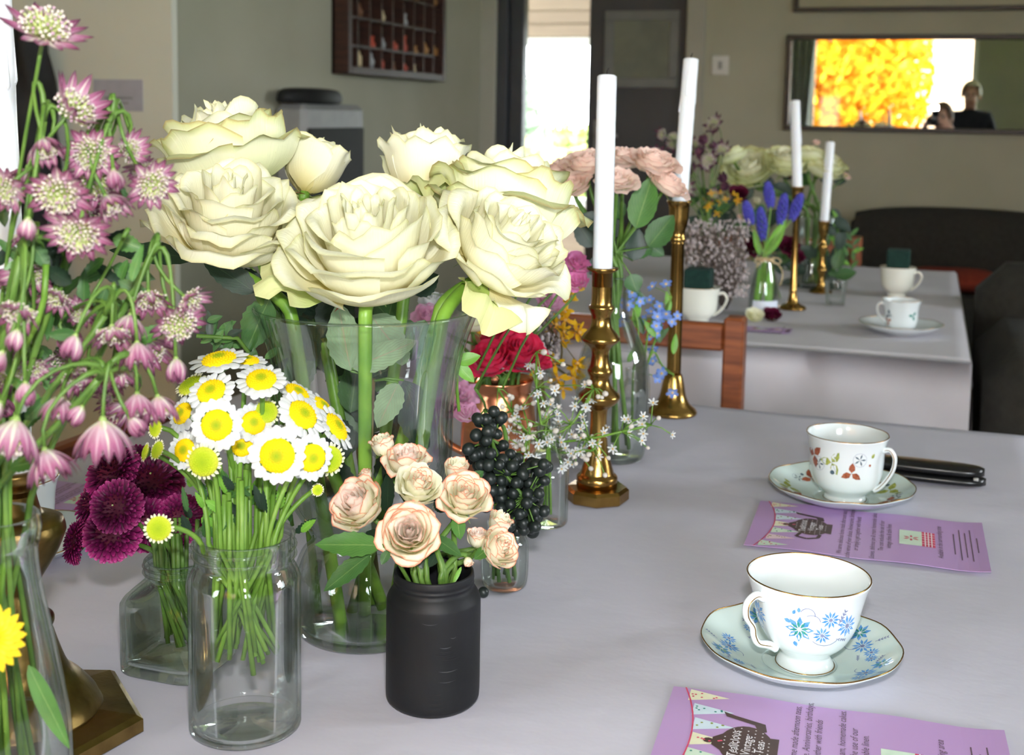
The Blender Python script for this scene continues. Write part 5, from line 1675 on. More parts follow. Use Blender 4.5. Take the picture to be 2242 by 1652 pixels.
for b, tp, w, m, nr in [((560, 640, .9), (440, 560, .9), 62, 'leaf_dark', (0, .4, 1)), ((430, 566, .95), (235, 540, .96), 60, 'leaf_dark', (0, .6, .7)), ((590, 655, .9), (535, 770, .9), 84, 'leaf_mid', (-.2, .3, 1)), ((575, 620, .92), (500, 600, .92), 50, 'leaf_dark', (0, .4, 1)), ((600, 640, .93), (660, 560, .95), 70, 'leaf_dark', (.2, .3, 1)), ((610, 680, .93), (680, 640, .95), 70, 'leaf_dark', (.2, .3, 1))]:
    leaf(lt, vp(*b), vp(*tp), CD(*nr), S(w, b[2]), m, 0.1, 0.12, 0.06, petiole=vp(567, 640, 0.9))
# feathery side foliage
fv = thing('acacia_sprig', vp(640, 1150, 0.95), 'sprig of small oblong green leaflets left of the tall vase', 'foliage')
mk('stem', tube([vp(430, 735, .88), vp(520, 740, .89), vp(590, 830, .92), vp(640, 1150, .95)], 0.0016, 6), 'stem_green', fv)
rnd = random.Random(21)
for k in range(34):
    q = rnd.random()
    c = (lerp(440, 600, q) + rnd.uniform(-10, 10), lerp(715, 830, q ** 1.3) + rnd.uniform(-25, 25), 0.885 + rnd.uniform(0, 0.03))
    a = rnd.uniform(-PI, PI) if k > 14 else -PI / 2 + (k - 7) * 0.3
    l = rnd.uniform(34, 48)
    leaf(fv, vp(*c), vp(c[0] + l * math.cos(a), c[1] + l * math.sin(a), c[2]), CD(rnd.uniform(-.3, .3), .3, 1), S(17, .89), rnd.choice(['leaf_mid', 'leaf_green', 'leaf_mid', 'leaf_dark']), 0, 0.15, 0.05, name='leaflet')
fv = thing('leaf_shoot', vp(1005, 900, 0.98), 'bright green three leaved shoot beside the tall vase and copper mug', 'foliage')
mk('stem', tube([vp(1000, 790, .97), vp(1000, 850, .98), vp(1005, 900, .98)], 0.0014, 6), 'stem_bright', fv)
for b, tp, w in (((1000, 792), (1052, 778), 30), ((1002, 798), (1038, 836), 28), ((1000, 790), (1010, 752), 22)):
    leaf(fv, vp(*b, .97), vp(*tp, .97), CD(0, .4, 1), S(w, .97), 'leaf_bright', 0, 0.15, 0.05)

# ------------------------------------------------------------------ coral edged spray roses in the black jar
JM = kb2 + V((0, 0, 0.089))
SPR = [(775, 1098, .81, 70, (-.4, .62, .62), MID, 'coral edged spray rose reaching out left over the green leaf', 'petal_coral', 'petal_coral_inner'),
       (895, 1162, .795, 70, (.05, .55, .83), LUSH, 'fullest spray rose facing forward just above the black jar', 'petal_coral', 'petal_coral_inner'),
       (890, 1000, .84, 56, (.02, .93, .3), MID, 'spray rose with a flat pink top in front of the dark vase leaf', 'petal_coral', 'petal_coral_inner'),
       (918, 1055, .815, 58, (.3, .8, .5), MID, 'pale spray rose between the flat topped rose and the round right-hand rose', 'petal_ivory', 'petal_coral'),
       (1018, 1080, .825, 64, (.12, .78, .6), MID, 'round coral tipped spray rose beside the black berries', 'petal_coral', 'petal_coral'),
       (836, 968, .85, 40, (-.2, .97, .1), BUD, 'narrow pale spray rose bud at the top of the black jar bunch', 'petal_coral', 'petal_ivory'),
       (1000, 1022, .85, 42, (.1, .95, .2), BUD, 'small yellow tinged spray rose behind the round coral tipped rose', 'petal_coral', 'petal_ivory'),
       (1098, 1196, .835, 52, (.62, .5, .5), MID, 'spray rose leaning far right over the low berry jar', 'petal_coral', 'petal_coral'),
       (1046, 1172, .84, 36, (.05, .97, .2), BUD, 'pink spray rose bud beside the rose leaning right', 'petal_coral', 'petal_coral_inner'),
       (1096, 1138, .865, 40, (.35, .92, .1), BUD, 'small ruffled spray rose above the rose leaning right', 'petal_coral', 'petal_ivory'),
       (1026, 1232, .815, 17, (.35, -.75, .5), BUD, 'tiny drooping coral bud at the rim of the black jar', 'petal_coral', 'petal_coral'),
       (800, 1036, .85, 22, (-.3, .9, .0), BUD, 'tiny coral bud behind the left reaching spray rose', 'petal_coral', 'petal_coral')]
rnd = random.Random(5)
for i, (px, py, d, rp, axv, lay, lbl, m1, m2) in enumerate(SPR):
    h = vp(px, py, d)
    a = CD(*axv)
    R_ = S(rp, d)
    an = rnd.uniform(0, 6)
    mo = JM + V((0.014 * math.cos(an), 0.014 * math.sin(an), 0))
    en = kb2 + V((0.016 * math.cos(an + 2), 0.016 * math.sin(an + 2), 0.02))
    rose(lbl, h, a, R_, m1, bezstem(h - a * R_ * .74, a, mo, en), 'coral edged spray roses in the black jar', 40 + i, lay, 8, 1.0 if lay is not BUD else 0.8, 0.035, 0.88 if lay is not BUD else 0.85, 0.0019, m_in=m2, sep='sepal_green', name='spray_rose', stem_m='stem_green', zscale=1.35, sepal_len=0.8)
lt = thing('rose_leaf_sprig', JM + V((-0.005, 0, -0.03)), 'sprig of serrated green leaves hanging left of the black jar', 'foliage')
mk('stem', tube([vp(838, 1195, .795), vp(870, 1225, .8), JM + V((-0.005, 0, -0.03))], 0.0014, 6), 'stem_green', lt)
for b, tp, w, m, nr in [((834, 1194, .795), (690, 1188, .79), 62, 'leaf_green', (0, .7, .7)), ((812, 1212, .795), (706, 1292, .79), 50, 'leaf_mid', (-.4, .4, .8)), ((840, 1200, .8), (800, 1160, .82), 60, 'leaf_dark', (0, .5, .8)), ((850, 1120, .82), (846, 1030, .84), 48, 'leaf_dark', (-.5, .2, .8)), ((850, 1205, .79), (835, 1235, .785), 22, 'leaf_mid', (0, .4, 1))]:
    leaf(lt, vp(*b), vp(*tp), CD(*nr), S(w, b[2]), m, 0.12, 0.14, 0.06, petiole=vp(845, 1200, .797))
lt = thing('rose_leaf_sprig', JM + V((0.008, 0, -0.03)), 'sprig of small dark leaves between the spray rose heads', 'foliage')
mk('stem', tube([vp(960, 1180, .815), vp(960, 1220, .815), JM + V((0.008, 0, -0.03))], 0.0014, 6), 'stem_green', lt)
for b, tp, w, m, nr in [((950, 1175, .81), (1010, 1215, .8), 34, 'leaf_mid', (.2, .6, .8)), ((1000, 1130, .82), (1008, 1180, .81), 34, 'leaf_green', (.2, .2, 1)), ((975, 1120, .83), (950, 1090, .84), 30, 'leaf_dark', (0, .3, 1)), ((960, 1205, .81), (940, 1240, .8), 26, 'leaf_dark', (0, .3, 1)), ((1010, 1240, .805), (990, 1282, .8), 10, 'leaf_bright', (.2, .2, 1)), ((1070, 1200, .835), (1040, 1222, .82), 28, 'leaf_green', (.1, .5, .8)), ((910, 1200, .805), (925, 1245, .8), 28, 'leaf_dark', (0, .2, 1)), ((1020, 1060, .86), (1060, 1030, .87), 30, 'leaf_mid', (.2, .4, 1))]:
    leaf(lt, vp(*b), vp(*tp), CD(*nr), S(w, b[2]), m, 0.1, 0.14, 0.06)

# ------------------------------------------------------------------ daisies
def dome_mesh(name, m, flat=0.36, nb=110):
    parts = []
    prof = [(math.sin(PI / 2 * (1 - k / 8)), flat * math.cos(PI / 2 * (1 - k / 8))) for k in range(9)]
    g = lathe(prof, 24)
    us = [(0, math.hypot(v[0], v[1])) for v in g[0]]
    vs, fs, us = list(g[0]), list(g[1]), us
    for i in range(nb):
        r = math.sqrt((i + 0.5) / nb) * 0.97
        a = i * 2.39996
        z = flat * math.sqrt(max(0, 1 - r * r))
        s = 0.075 if r > 0.35 else 0.045
        n = len(vs)
        c = V((r * math.cos(a), r * math.sin(a), z))
        nn = V((c.x * flat, c.y * flat, z / flat)).normalized()
        x = nn.orthogonal().normalized()
        y = nn.cross(x)
        for k in range(5):
            b = 2 * PI * k / 5
            vs.append(c + (x * math.cos(b) + y * math.sin(b)) * s)
            us.append((0, r))
        vs.append(c + nn * s * 1.1)
        us.append((0, r))
        for k in range(5):
            fs.append((n + k, n + (k + 1) % 5, n + 5))
    return mesh(name, vs, fs, m, us)
DISC_Y = dome_mesh('disc', 'disc_yellow')
DISC_G = dome_mesh('disc', 'disc_green', 0.42)

def ray_petal_mesh(name, m, L, w, cup=0.25, arch=0.1, notch=0.06):
    def f(u, v):
        hw = w / 2 * pl(v, [0, 0.15, 0.6, 0.85, 1.0], [0.45, 0.7, 1.0, 0.92, 0.5])
        x = L * v - notch * L * (u * u) * (v ** 6) * 1.6
        return (x, u * hw, cup * hw * u * u + arch * L * math.sin(PI * v * 0.9) - 0.05 * L * v * v)
    g = grid(4, 6, f)
    return mesh(name, g[0], g[1], m, g[2])
RAY = [ray_petal_mesh('petal', 'petal_white', 0.5, 0.31, c, a) for c, a in ((-0.35, 0.06), (-0.2, 0.1), (-0.45, 0.03))]
RAY_S = ray_petal_mesh('petal', 'petal_ivory', 0.36, 0.17, 0.5, 0.05)
CALYX_D = mesh('calyx', *lathe([(0.05, -0.42), (0.3, -0.3), (0.62, -0.06), (0.6, 0.0)], 14)[:2], 'stem_green')

def daisy(label, head, axis, R, mouth, end, young=0, seed=0, group='daisies in the tall glass jar'):
    rnd = random.Random(seed)
    t = thing('daisy', end, label, 'flower', group)
    rd = 0.56 if not young else 0.76
    M0 = frame(head, axis, rnd.uniform(0, 6)) @ Matrix.Scale(R, 4)
    use('disc', DISC_G if young else DISC_Y, t, M0 @ Matrix.Scale(rd, 4) @ Matrix.Diagonal((1, 1, 0.9, 1)))
    n = 19 if not young else 22
    for i in range(n):
        a = 2 * PI * i / n + rnd.uniform(-0.05, 0.05)
        pm = RAY_S if young else rnd.choice(RAY)
        k = rnd.uniform(0.92, 1.08)
        Mp = M0 @ Matrix.Rotation(a, 4, 'Z') @ Matrix.Translation((rd * 0.78, 0, 0.03 - 0.03 * (i % 2))) @ Matrix.Rotation(rnd.uniform(-0.12, 0.22) - (0.3 if young == 2 else 0), 4, 'Y') @ Matrix.Diagonal((k, k, k, 1))
        use('petal', pm, t, Mp)
    use('calyx', CALYX_D, t, M0)
    st = M0 @ V((0, 0, -0.4))
    mk('stem', tube([st] + bezstem(st, axis, mouth, end, 0.3, 9), 0.0016, 7), 'stem_bright', t)
    return t
JT = jb + V((0, 0, 0.126))
DAI = [(475, 930, .735, 62, (.05, .2, .97), 0, 'open daisy facing straight forward beneath the pink masterwort'), (607, 997, .735, 70, (.02, .12, .98), 0, 'largest open daisy facing forward above the jar neck'),
       (463, 857, .75, 58, (-.15, .75, .62), 0, 'daisy tilted upward beside the masterwort tips'), (480, 788, .78, 68, (-.1, .95, .22), 0, 'topmost daisy seen nearly edge on'),
       (572, 832, .765, 60, (.05, .85, .5), 0, 'tilted daisy right beneath the topmost daisy'), (662, 908, .76, 64, (.62, .62, .45), 0, 'daisy turned right with folded white petals'),
       (735, 935, .79, 62, (.78, .6, .15), 0, 'outermost right daisy seen edge on against the vase'), (446, 1010, .73, 44, (-.08, .05, 1), 1, 'young green centred daisy below the forward facing daisies'),
       (683, 1002, .75, 56, (.5, .1, .85), 0, 'daisy half hidden behind the largest daisy'), (720, 1005, .77, 40, (.45, .05, .88), 1, 'young daisy with a lime centre near the coral roses'),
       (555, 925, .775, 48, (.3, .4, .8), 0, 'small daisy tucked between the two forward facing daisies'), (582, 902, .78, 34, (.2, .5, .8), 1, 'lime centred young daisy behind the two forward facing daisies'),
       (405, 985, .765, 46, (-.3, .3, .85), 0, 'daisy half hidden by the young green centred daisy'), (348, 1156, .715, 36, (.1, .15, .95), 2, 'drooping lime bud in front of the purple chrysanthemums'),
       (342, 935, .76, 28, (-.6, .2, .7), 2, 'dark lime bud just below the striped masterwort'), (346, 985, .755, 26, (-.6, .4, .6), 2, 'small lime bud above the chrysanthemums'),
       (320, 990, .77, 24, (-.8, .3, .4), 2, 'lime bud at the left edge of the daisies'), (540, 790, .8, 50, (.1, .97, .1), 0, 'daisy seen edge on behind the topmost daisy'),
       (650, 860, .8, 52, (.5, .82, .2), 0, 'daisy seen edge on above the right-hand folded daisy'), (705, 890, .81, 50, (.68, .72, .1), 0, 'daisy behind the outermost right daisy'),
       (400, 905, .785, 46, (-.5, .5, .7), 0, 'shaded daisy behind the pink masterwort bells'), (625, 970, .79, 46, (.1, .3, .9), 0, 'daisy behind the largest daisy'),
       (530, 975, .775, 44, (0, .2, .95), 0, 'daisy in the gap between the two forward facing daisies'), (420, 845, .79, 40, (-.3, .8, .4), 2, 'ivory bud behind the upward tilted daisy'), (695, 1072, .77, 16, (.4, .2, .8), 2, 'tiny green bud under the lime centred daisy')]
rnd = random.Random(31)
for i, (px, py, d, rp, axv, yg, lbl) in enumerate(DAI):
    a = math.atan2(py - 1180, px - 535)
    sx = max(-1, min(1, (px - 535) / 180))
    mo = JT + rt * (sx * 0.021) + CD(0, 0, 1) * rnd.uniform(-0.018, 0.02) + V((0, 0, -0.004))
    en = jb + rt * (-sx * 0.012 + rnd.uniform(-0.012, 0.012)) + CD(0, 0, 1) * rnd.uniform(-0.015, 0.018) + V((0, 0, rnd.uniform(0.044, 0.058)))
    daisy(lbl, vp(px, py, d), CD(*axv), S(rp, d), mo, en, yg, 70 + i)
fo = thing('daisy_foliage', jb + V((0, 0, 0.06)), 'ragged green daisy leaves filling the mouth of the tall jar', 'foliage')
for k in range(44):
    px, py = rnd.uniform(410, 665), rnd.uniform(1060, 1180)
    d = rnd.uniform(.76, .8)
    a = rnd.uniform(-2.6, -0.5)
    l = rnd.uniform(30, 60)
    leaf(fo, vp(px, py, d), vp(px + l * math.cos(a), py + l * math.sin(a), d - .005), CD(rnd.uniform(-.4, .4), rnd.uniform(0, .6), 1), S(rnd.uniform(14, 26), d), rnd.choice(['leaf_green', 'leaf_mid', 'leaf_bright', 'leaf_dark']), 0.25, 0.15, 0.1)
for k in range(14):
    an = rnd.uniform(0, 6.28)
    r0 = rnd.uniform(.008, .024)
    p0 = JT + V((r0 * math.cos(an), r0 * math.sin(an), rnd.uniform(0.02, 0.05)))
    an2 = an + rnd.uniform(-.6, .6)
    mk('cut_stem', tube([p0, JT + V((r0 * math.cos(an), r0 * math.sin(an), -.01)), jb + V((.02 * math.cos(an2), .02 * math.sin(an2), rnd.uniform(.042, .058)))], 0.0017, 7), 'stem_bright', fo)

# ------------------------------------------------------------------ purple chrysanthemums
def chrys_mesh(seed, N=230, flat=0.6, maxphi=1.95):
    rnd = random.Random(seed)
    vs, fs, us = [], [], []
    for i in range(N):
        q = math.sqrt((i + 0.5) / N)
        phi = q * maxphi
        a = i * 2.39996 + rnd.uniform(-0.06, 0.06)
        n_ = V((math.sin(phi) * math.cos(a), math.sin(phi) * math.sin(a), math.cos(phi) * flat))
        rad = V((math.cos(phi) * math.cos(a), math.cos(phi) * math.sin(a), -math.sin(phi) * flat)).normalized()
        nn = n_.normalized()
        side = V((-math.sin(a), math.cos(a), 0))
        c = n_ * 0.66
        k = min(1.0, max(0.0, (q - 0.12) / 0.6))
        dirn = (nn * lerp(1.0, 0.75, k) + rad * lerp(-0.5, 0.45, k)).normalized()
        up = side.cross(dirn)
        if up.dot(nn) < 0:
            up = -up
        L = lerp(0.16, 0.42, k) * rnd.uniform(0.9, 1.1)
        w = lerp(0.05, 0.088, k)
        n0 = len(vs)
        for j in range(5):
            v = j / 4
            hw = w * (0.55, 0.85, 1.0, 0.95, 0.45)[j]
            m_ = c + dirn * (L * v) + up * (0.22 * L * v * v)
            for u in (-1, 0, 1):
                vs.append(m_ + side * (u * hw) + up * (0.75 * hw * u * u))
                us.append((u * .5 + .5, v * lerp(0.3, 1.0, k)))
        for j in range(4):
            for u in range(2):
                b = n0 + j * 3 + u
                fs.append((b, b + 1, b + 4, b + 3))
    return mesh('petals', vs, fs, 'petal_chrys', us)
CHR = [chrys_mesh(s) for s in (1, 2, 3)]
def chrysanth(label, head, axis, R, mouth, end, seed, group='purple chrysanthemums in the square jar', m=None):
    t = thing('chrysanthemum', end, label, 'flower', group)
    M0 = frame(head, axis, seed) @ Matrix.Scale(R, 4)
    o = use('petals', CHR[seed % 3] if m is None else m, t, M0)
    o['kind'] = 'stuff'
    mk('centre', xf(ball((0, 0, 0), 0.68, 16, 10, (1, 1, .6)), M0), 'petal_burgundy', t)
    mk('eye', xf(ball((0, 0, 0.43), 0.04, 8, 5), M0), 'floret_green', t)
    mk('calyx', xf(lathe([(0.06, -0.5), (0.3, -0.4), (0.5, -0.2), (0.4, -0.1)], 12), M0), 'stem_green', t)
    st = M0 @ V((0, 0, -0.45))
    mk('stem', tube([st] + bezstem(st, axis, mouth, end, 0.3, 9), 0.0015, 7), 'stem_green', t)
SJT = sb + V((0, 0, 0.076))
CHL = [(246, 1035, .9, 62, (-.4, .7, .45), 'chrysanthemum touching the hanging pink masterwort bells'), (332, 1052, .9, 66, (.1, .75, .6), 'shadowed chrysanthemum under the lime daisy buds'),
       (255, 1108, .86, 56, (-.05, .4, .9), 'chrysanthemum facing forward with a dark eye'), (246, 1165, .865, 62, (0, .62, .78), 'brightest magenta chrysanthemum above the square jar shoulder'),
       (166, 1186, .88, 46, (-.9, .2, .25), 'outlying chrysanthemum turned left towards the candlestick'), (318, 1148, .88, 56, (.1, .3, .9), 'chrysanthemum behind the drooping lime bud'),
       (395, 1135, .885, 52, (.4, .4, .8), 'chrysanthemum touching the tall daisy jar neck'), (205, 1100, .9, 50, (-.6, .5, .4), 'chrysanthemum behind the dark eyed flower'), (365, 1180, .89, 40, (.3, -.1, .9), 'small chrysanthemum low beside the jar rim'),
       (300, 1010, .92, 50, (.1, .9, .2), 'chrysanthemum at the top of the purple bunch')]
for i, (px, py, d, rp, axv, lbl) in enumerate(CHL):
    an = rnd.uniform(0, 6)
    sx = max(-1, min(1, (px - 345) / 140))
    mo = SJT + rt * (sx * 0.014) + CD(0, 0, 1) * rnd.uniform(-.012, .014)
    en = sb + rt * (rnd.uniform(-.005, .02)) + CD(0, 0, 1) * rnd.uniform(-.015, .015) + V((0, 0, rnd.uniform(.016, .022)))
    chrysanth(lbl, vp(px, py, d), CD(*axv), S(rp, d), mo, en, i)
fo = thing('chrysanthemum_foliage', sb + V((0, 0, 0.02)), 'bundle of bare green stalks in the square jar', 'foliage')
for k in range(14):
    an = rnd.uniform(0, 6.28)
    mk('stalk', tube([SJT + V((.017 * math.cos(an), .017 * math.sin(an), .025)), SJT + V((.015 * math.cos(an), .015 * math.sin(an), -.012)), sb + V((.006 + .014 * math.cos(an + 1), .014 * math.sin(an + 1), .02))], 0.0016, 7), 'stem_green', fo)
# ------------------------------------------------------------------ masterwort (astrantia) on the left
def bract_mesh(m, L, w, lift, curve):
    """lance shaped bract along +x; lift = starting slope, curve = how far it closes over"""
    pts = []
    x = z = 0.0
    a = lift
    n = 8
    for j in range(n + 1):
        pts.append((x, z))
        x += L / n * math.cos(a)
        z += L / n * math.sin(a)
        a += curve / n
    def f(u, v):
        i = min(n - 1, int(v * n))
        q = v * n - i
        px, pz = lerp(pts[i][0], pts[i + 1][0], q), lerp(pts[i][1], pts[i + 1][1], q)
        hw = w / 2 * pl(v, [0, 0.15, 0.5, 0.8, 1.0], [0.45, 0.7, 1.0, 0.62, 0.04])
        return (px, u * hw, pz + 0.35 * hw * u * u)
    g = grid(4, n, f)
    return mesh('bract', g[0], g[1], m, g[2])
BR = {}
for kind, (L, lift, curve, w) in {'open': (0.95, 0.1, 0.45, 0.34), 'half': (1.1, 0.6, 0.35, 0.32), 'bell': (1.3, 0.55, 1.0, 0.33), 'bud': (1.1, 0.7, 1.5, 0.36)}.items():
    BR[kind] = [bract_mesh(m, L, w, lift, curve) for m in ('bract_pink', 'bract_pale')]
BRD = {k: [bract_mesh('bract_dark', *a)] for k, a in {'open': (0.95, .34, .1, .45), 'half': (1.1, .32, .6, .35), 'bud': (1.1, .36, .7, 1.5)}.items()}
def cushion_mesh(seed, h, spread, n=90):
    rnd = random.Random(seed)
    gs = []
    cols = []
    vs, fs, fm = [], [], []
    for i in range(n):
        q = math.sqrt((i + .5) / n)
        a = i * 2.39996
        ph = q * spread
        d = V((math.sin(ph) * math.cos(a), math.sin(ph) * math.sin(a), math.cos(ph)))
        l = h * rnd.uniform(0.8, 1.08)
        g = tube([d * 0.08, d * l * 0.6, d * l], [0.012, 0.014, 0.01], 4, False)
        b = ball(d * l, rnd.uniform(0.03, 0.05), 5, 4)
        for gg, mi in ((g, 0), (b, 1 if i % 3 else 2)):
            k = len(vs)
            vs += list(gg[0])
            fs += [tuple(x + k for x in f) for f in gg[1]]
            fm += [mi] * len(gg[1])
    return mesh('floret_cushion', vs, fs, None, None, True, ['floret_green', 'floret_pale', 'floret_mauve'], fm)
CU_OPEN = cushion_mesh(1, 0.62, 1.25, 110)
CU_BELL = cushion_mesh(2, 0.8, 0.55, 50)
AM = ab + V((0, 0, az_))
rnd = random.Random(77)
def astrantia(label, head, axis, R, kind, seed, via=None, group='masterwort flowers in the milk bottle', mouth=None, end=None, nm='masterwort', nb=None, dark=False, trunk=False):
    r2 = random.Random(seed)
    en = end if end is not None else ab + V((r2.uniform(-.02, .02), r2.uniform(-.02, .02), r2.uniform(.01, .04)))
    mo = mouth if mouth is not None else AM + V((r2.uniform(-.014, .014), r2.uniform(-.014, .014), -.005))
    t = thing(nm, en, label, 'flower', group)
    M0 = frame(head, axis, r2.uniform(0, 6)) @ Matrix.Scale(R, 4)
    n = nb or {'open': 16, 'half': 13, 'bell': 14, 'bud': 9}[kind]
    for i in range(n):
        a = 2 * PI * i / n + r2.uniform(-.08, .08)
        k = r2.uniform(.88, 1.08)
        use('bract', (BRD if dark else BR)[kind][0 if r2.random() < .5 else -1], t, M0 @ Matrix.Rotation(a, 4, 'Z') @ Matrix.Translation((0.07, 0, -.02 * (i % 2))) @ Matrix.Rotation(r2.uniform(-.14, .14), 4, 'Y') @ Matrix.Scale(k, 4))
    if kind != 'bud':
        c = use('floret_cushion', CU_OPEN if kind in ('open', 'half') else CU_BELL, t, M0)
        c['kind'] = 'stuff'
    base = M0 @ V((0, 0, -0.03))
    mk('receptacle', xf(lathe([(0.03, -0.14), (0.08, -0.08), (0.12, 0.0), (0.0, 0.06)], 8), M0), 'sepal_green', t)
    ax_ = V(axis).normalized()
    dist = (base - mo).length
    p1 = base - ax_ * min(0.05, dist * .25)
    if via is not None:
        v = V(via)
        pts = bez(base, p1, v + (v - mo).normalized() * 0.02, v, 8)
    else:
        pts = bez(base, p1, mo + UPV * dist * .45, mo, 11) + [en]
    mk('stem', tube(pts, [0.0009] * (len(pts) - 4) + [0.0013] * 4, 6), 'stem_green', t)
    if trunk and via is not None:
        mk('main_stem', tube(bez(v, lerp(v, mo, .35), mo + UPV * dist * .2, mo, 8) + [en], 0.0017, 7), 'stem_green', t)
    return t
UPH = (95, 265, .57)
AST = [ # px, py, d, Rpx, axis, kind, label
    (95, 78, .56, 88, (.3, .85, .35), 'open', 'topmost open masterwort with a pale cushion'),
    (150, 250, .57, 78, (.72, .6, .25), 'half', 'masterwort side on with dark pointed bracts'),
    (130, 415, .55, 74, (.05, -.55, .8), 'open', 'open masterwort nodding towards the front'),
    (172, 502, .55, 70, (.1, -.62, .75), 'open', 'open masterwort nodding just below the front one'),
    (328, 398, .58, 58, (.55, -.35, .65), 'open', 'open masterwort touching the cream rose'),
    (18, 405, .56, 58, (-.4, -.4, .75), 'open', 'nodding masterwort beside the white candle'),
    (385, 700, .6, 62, (.5, -.5, .6), 'open', 'open masterwort hanging left of the acacia leaves'),
    (45, 665, .56, 60, (-.1, -.75, .55), 'half', 'half open masterwort hanging above the striped buds'),
    (200, 330, .58, 60, (.2, -.3, .85), 'open', 'open masterwort hidden behind the green arching stalks'),
    (210, 395, .6, 58, (.3, -.2, .85), 'open', 'shaded masterwort behind the nodding front ones'),
    (95, 305, .56, 46, (.35, -.75, .4), 'bell', 'small pink bell hanging under the arching stalk'),
    (62, 478, .55, 44, (-.1, -.95, .2), 'bud', 'plump pink bud hanging left of the nodding pair'),
    (248, 372, .58, 42, (.2, -.9, .3), 'bud', 'deep pink bud beside the masterwort touching the rose'),
    (232, 430, .57, 46, (.55, -.7, .3), 'bell', 'pink and white bell beneath the deep pink bud'),
    (38, 722, .55, 42, (-.1, -.95, .3), 'bud', 'round pink striped bud in the left cluster'),
    (165, 735, .56, 50, (-.2, -.9, .35), 'bud', 'bright pink bud in the middle of the lower cluster'),
    (6, 770, .56, 44, (-.4, -.85, .3), 'bud', 'pink bud beside the bottle stalks'),
    (55, 838, .55, 46, (.1, -.95, .2), 'bud', 'pink and cream striped bud over the stalks'),
    (133, 868, .58, 48, (-.1, -.97, .2), 'bell', 'shaded striped bell over the wooden chair rail'),
    (225, 920, .56, 74, (.05, -.97, .25), 'bell', 'large pink bell hanging over the chrysanthemums'),
    (180, 890, .57, 42, (-.5, -.8, .3), 'bud', 'pale pink bud left of the large pink bell'),
    (285, 915, .57, 42, (.6, -.75, .3), 'bud', 'cream bud right of the large pink bell'),
    (35, 920, .54, 80, (-.1, -.97, .3), 'bell', 'large striped bell above the milk bottle mouth'),
    (98, 985, .55, 62, (.35, -.9, .2), 'bell', 'dark purple bell hanging beside the candlestick neck'),
    (300, 862, .58, 50, (.05, -.97, .25), 'bell', 'pale pink bell left of the daisies'),
    (345, 868, .585, 50, (.25, -.95, .2), 'bell', 'mauve bell overlapping the shaded daisy'),
    (385, 785, .6, 48, (.1, -.97, .25), 'bud', 'striped pink bud touching the upward tilted daisy'),
    (325, 640, .6, 52, (.2, -.8, .5), 'half', 'masterwort with splayed purple bracts near the rose leaf'),
    (285, 690, .59, 48, (-.1, -.85, .4), 'bell', 'purple bell behind the splayed bracts'),
    (245, 715, .58, 54, (.1, -.9, .4), 'half', 'pink half open masterwort in the lower cluster'),
    (300, 750, .58, 48, (.1, -.95, .2), 'bell', 'pale bell in the middle of the lower cluster'),
    (195, 815, .6, 54, (.2, -.9, .3), 'half', 'dark shaded masterwort behind the striped bells'),
    (260, 810, .6, 50, (.2, -.9, .3), 'half', 'dark shaded masterwort over the chair rail'),
    (0, 880, .56, 46, (-.5, -.8, .3), 'bud', 'striped bud at the outer edge of the bunch'),
    (130, 640, .6, 46, (-.2, -.6, .6), 'half', 'small masterwort deep among the green leaves'),
    (70, 590, .6, 50, (.2, -.5, .8), 'half', 'brownish masterwort behind the plump pink bud'),
    (405, 650, .6, 50, (.75, -.5, .3), 'half', 'masterwort spreading striped bracts right towards the acacia'),
    (275, 330, .6, 44, (.75, .2, .4), 'half', 'small masterwort peeping out beside the cream rose'),
]
USED = set()
HUBS = [(95, 265, .575), (240, 270, .585), (270, 520, .6), (230, 690, .585), (215, 830, .57), (45, 560, .57), (330, 560, .6)]
for i, (px, py, d, rp, axv, kind, lbl) in enumerate(AST):
    hub, tk = None, False
    if i > 1:
        best = min((q for q in HUBS if q[1] < py - 15), key=lambda q: math.hypot(q[0] - px, (q[1] - py) * .6), default=None)
        if best:
            hub = vp(*best)
            tk = best not in USED
            USED.add(best)
    astrantia(lbl, vp(px, py, d), CD(*axv), S(rp * 1.15, d), kind, 200 + i, hub, trunk=tk)
FILL = [(rnd.uniform(-10, 330), rnd.uniform(330, 900)) for _ in range(40)]
nfill = 0
for i, (px, py) in enumerate(FILL):
    if px > 250 and 430 < py < 600 or nfill >= 26:
        continue
    nfill += 1
    kd_ = ('bell', 'half', 'bud', 'open')[i % 4]
    d = rnd.uniform(.59, .65)
    hub = min((q for q in HUBS if q[1] < py - 15), key=lambda q: math.hypot(q[0] - px, (q[1] - py) * .6), default=None)
    astrantia('%s masterwort deep within the bunch behind the foremost flowers' % {'bell': 'bell shaped', 'half': 'half open', 'bud': 'budding', 'open': 'fully open'}[kd_], vp(px, py, d), CD(rnd.uniform(-.6, .6), rnd.uniform(-.9, -.1), .5), S(rnd.uniform(42, 60), d), kd_, 700 + i, vp(*hub) if hub else None, kd_ + ' masterwort deep in the bunch')
fo = thing('masterwort_foliage', AM + V((0, 0, -0.08)), 'green divided leaves and stalks among the masterwort', 'foliage')
for k in range(70):
    px, py = rnd.uniform(-20, 300), rnd.uniform(440, 780)
    if k > 54:
        px, py = rnd.uniform(-20, 120), rnd.uniform(760, 1050)
    d = rnd.uniform(.58, .66)
    a = rnd.uniform(-PI, PI)
    l = rnd.uniform(60, 120)
    leaf(fo, vp(px, py, d), vp(px + l * math.cos(a), py + l * math.sin(a), d), CD(rnd.uniform(-.5, .5), rnd.uniform(0, .8), .8), S(rnd.uniform(24, 44), d), rnd.choice(['leaf_green', 'leaf_mid', 'leaf_dark', 'leaf_mid']), 0.15, 0.2, 0.1)
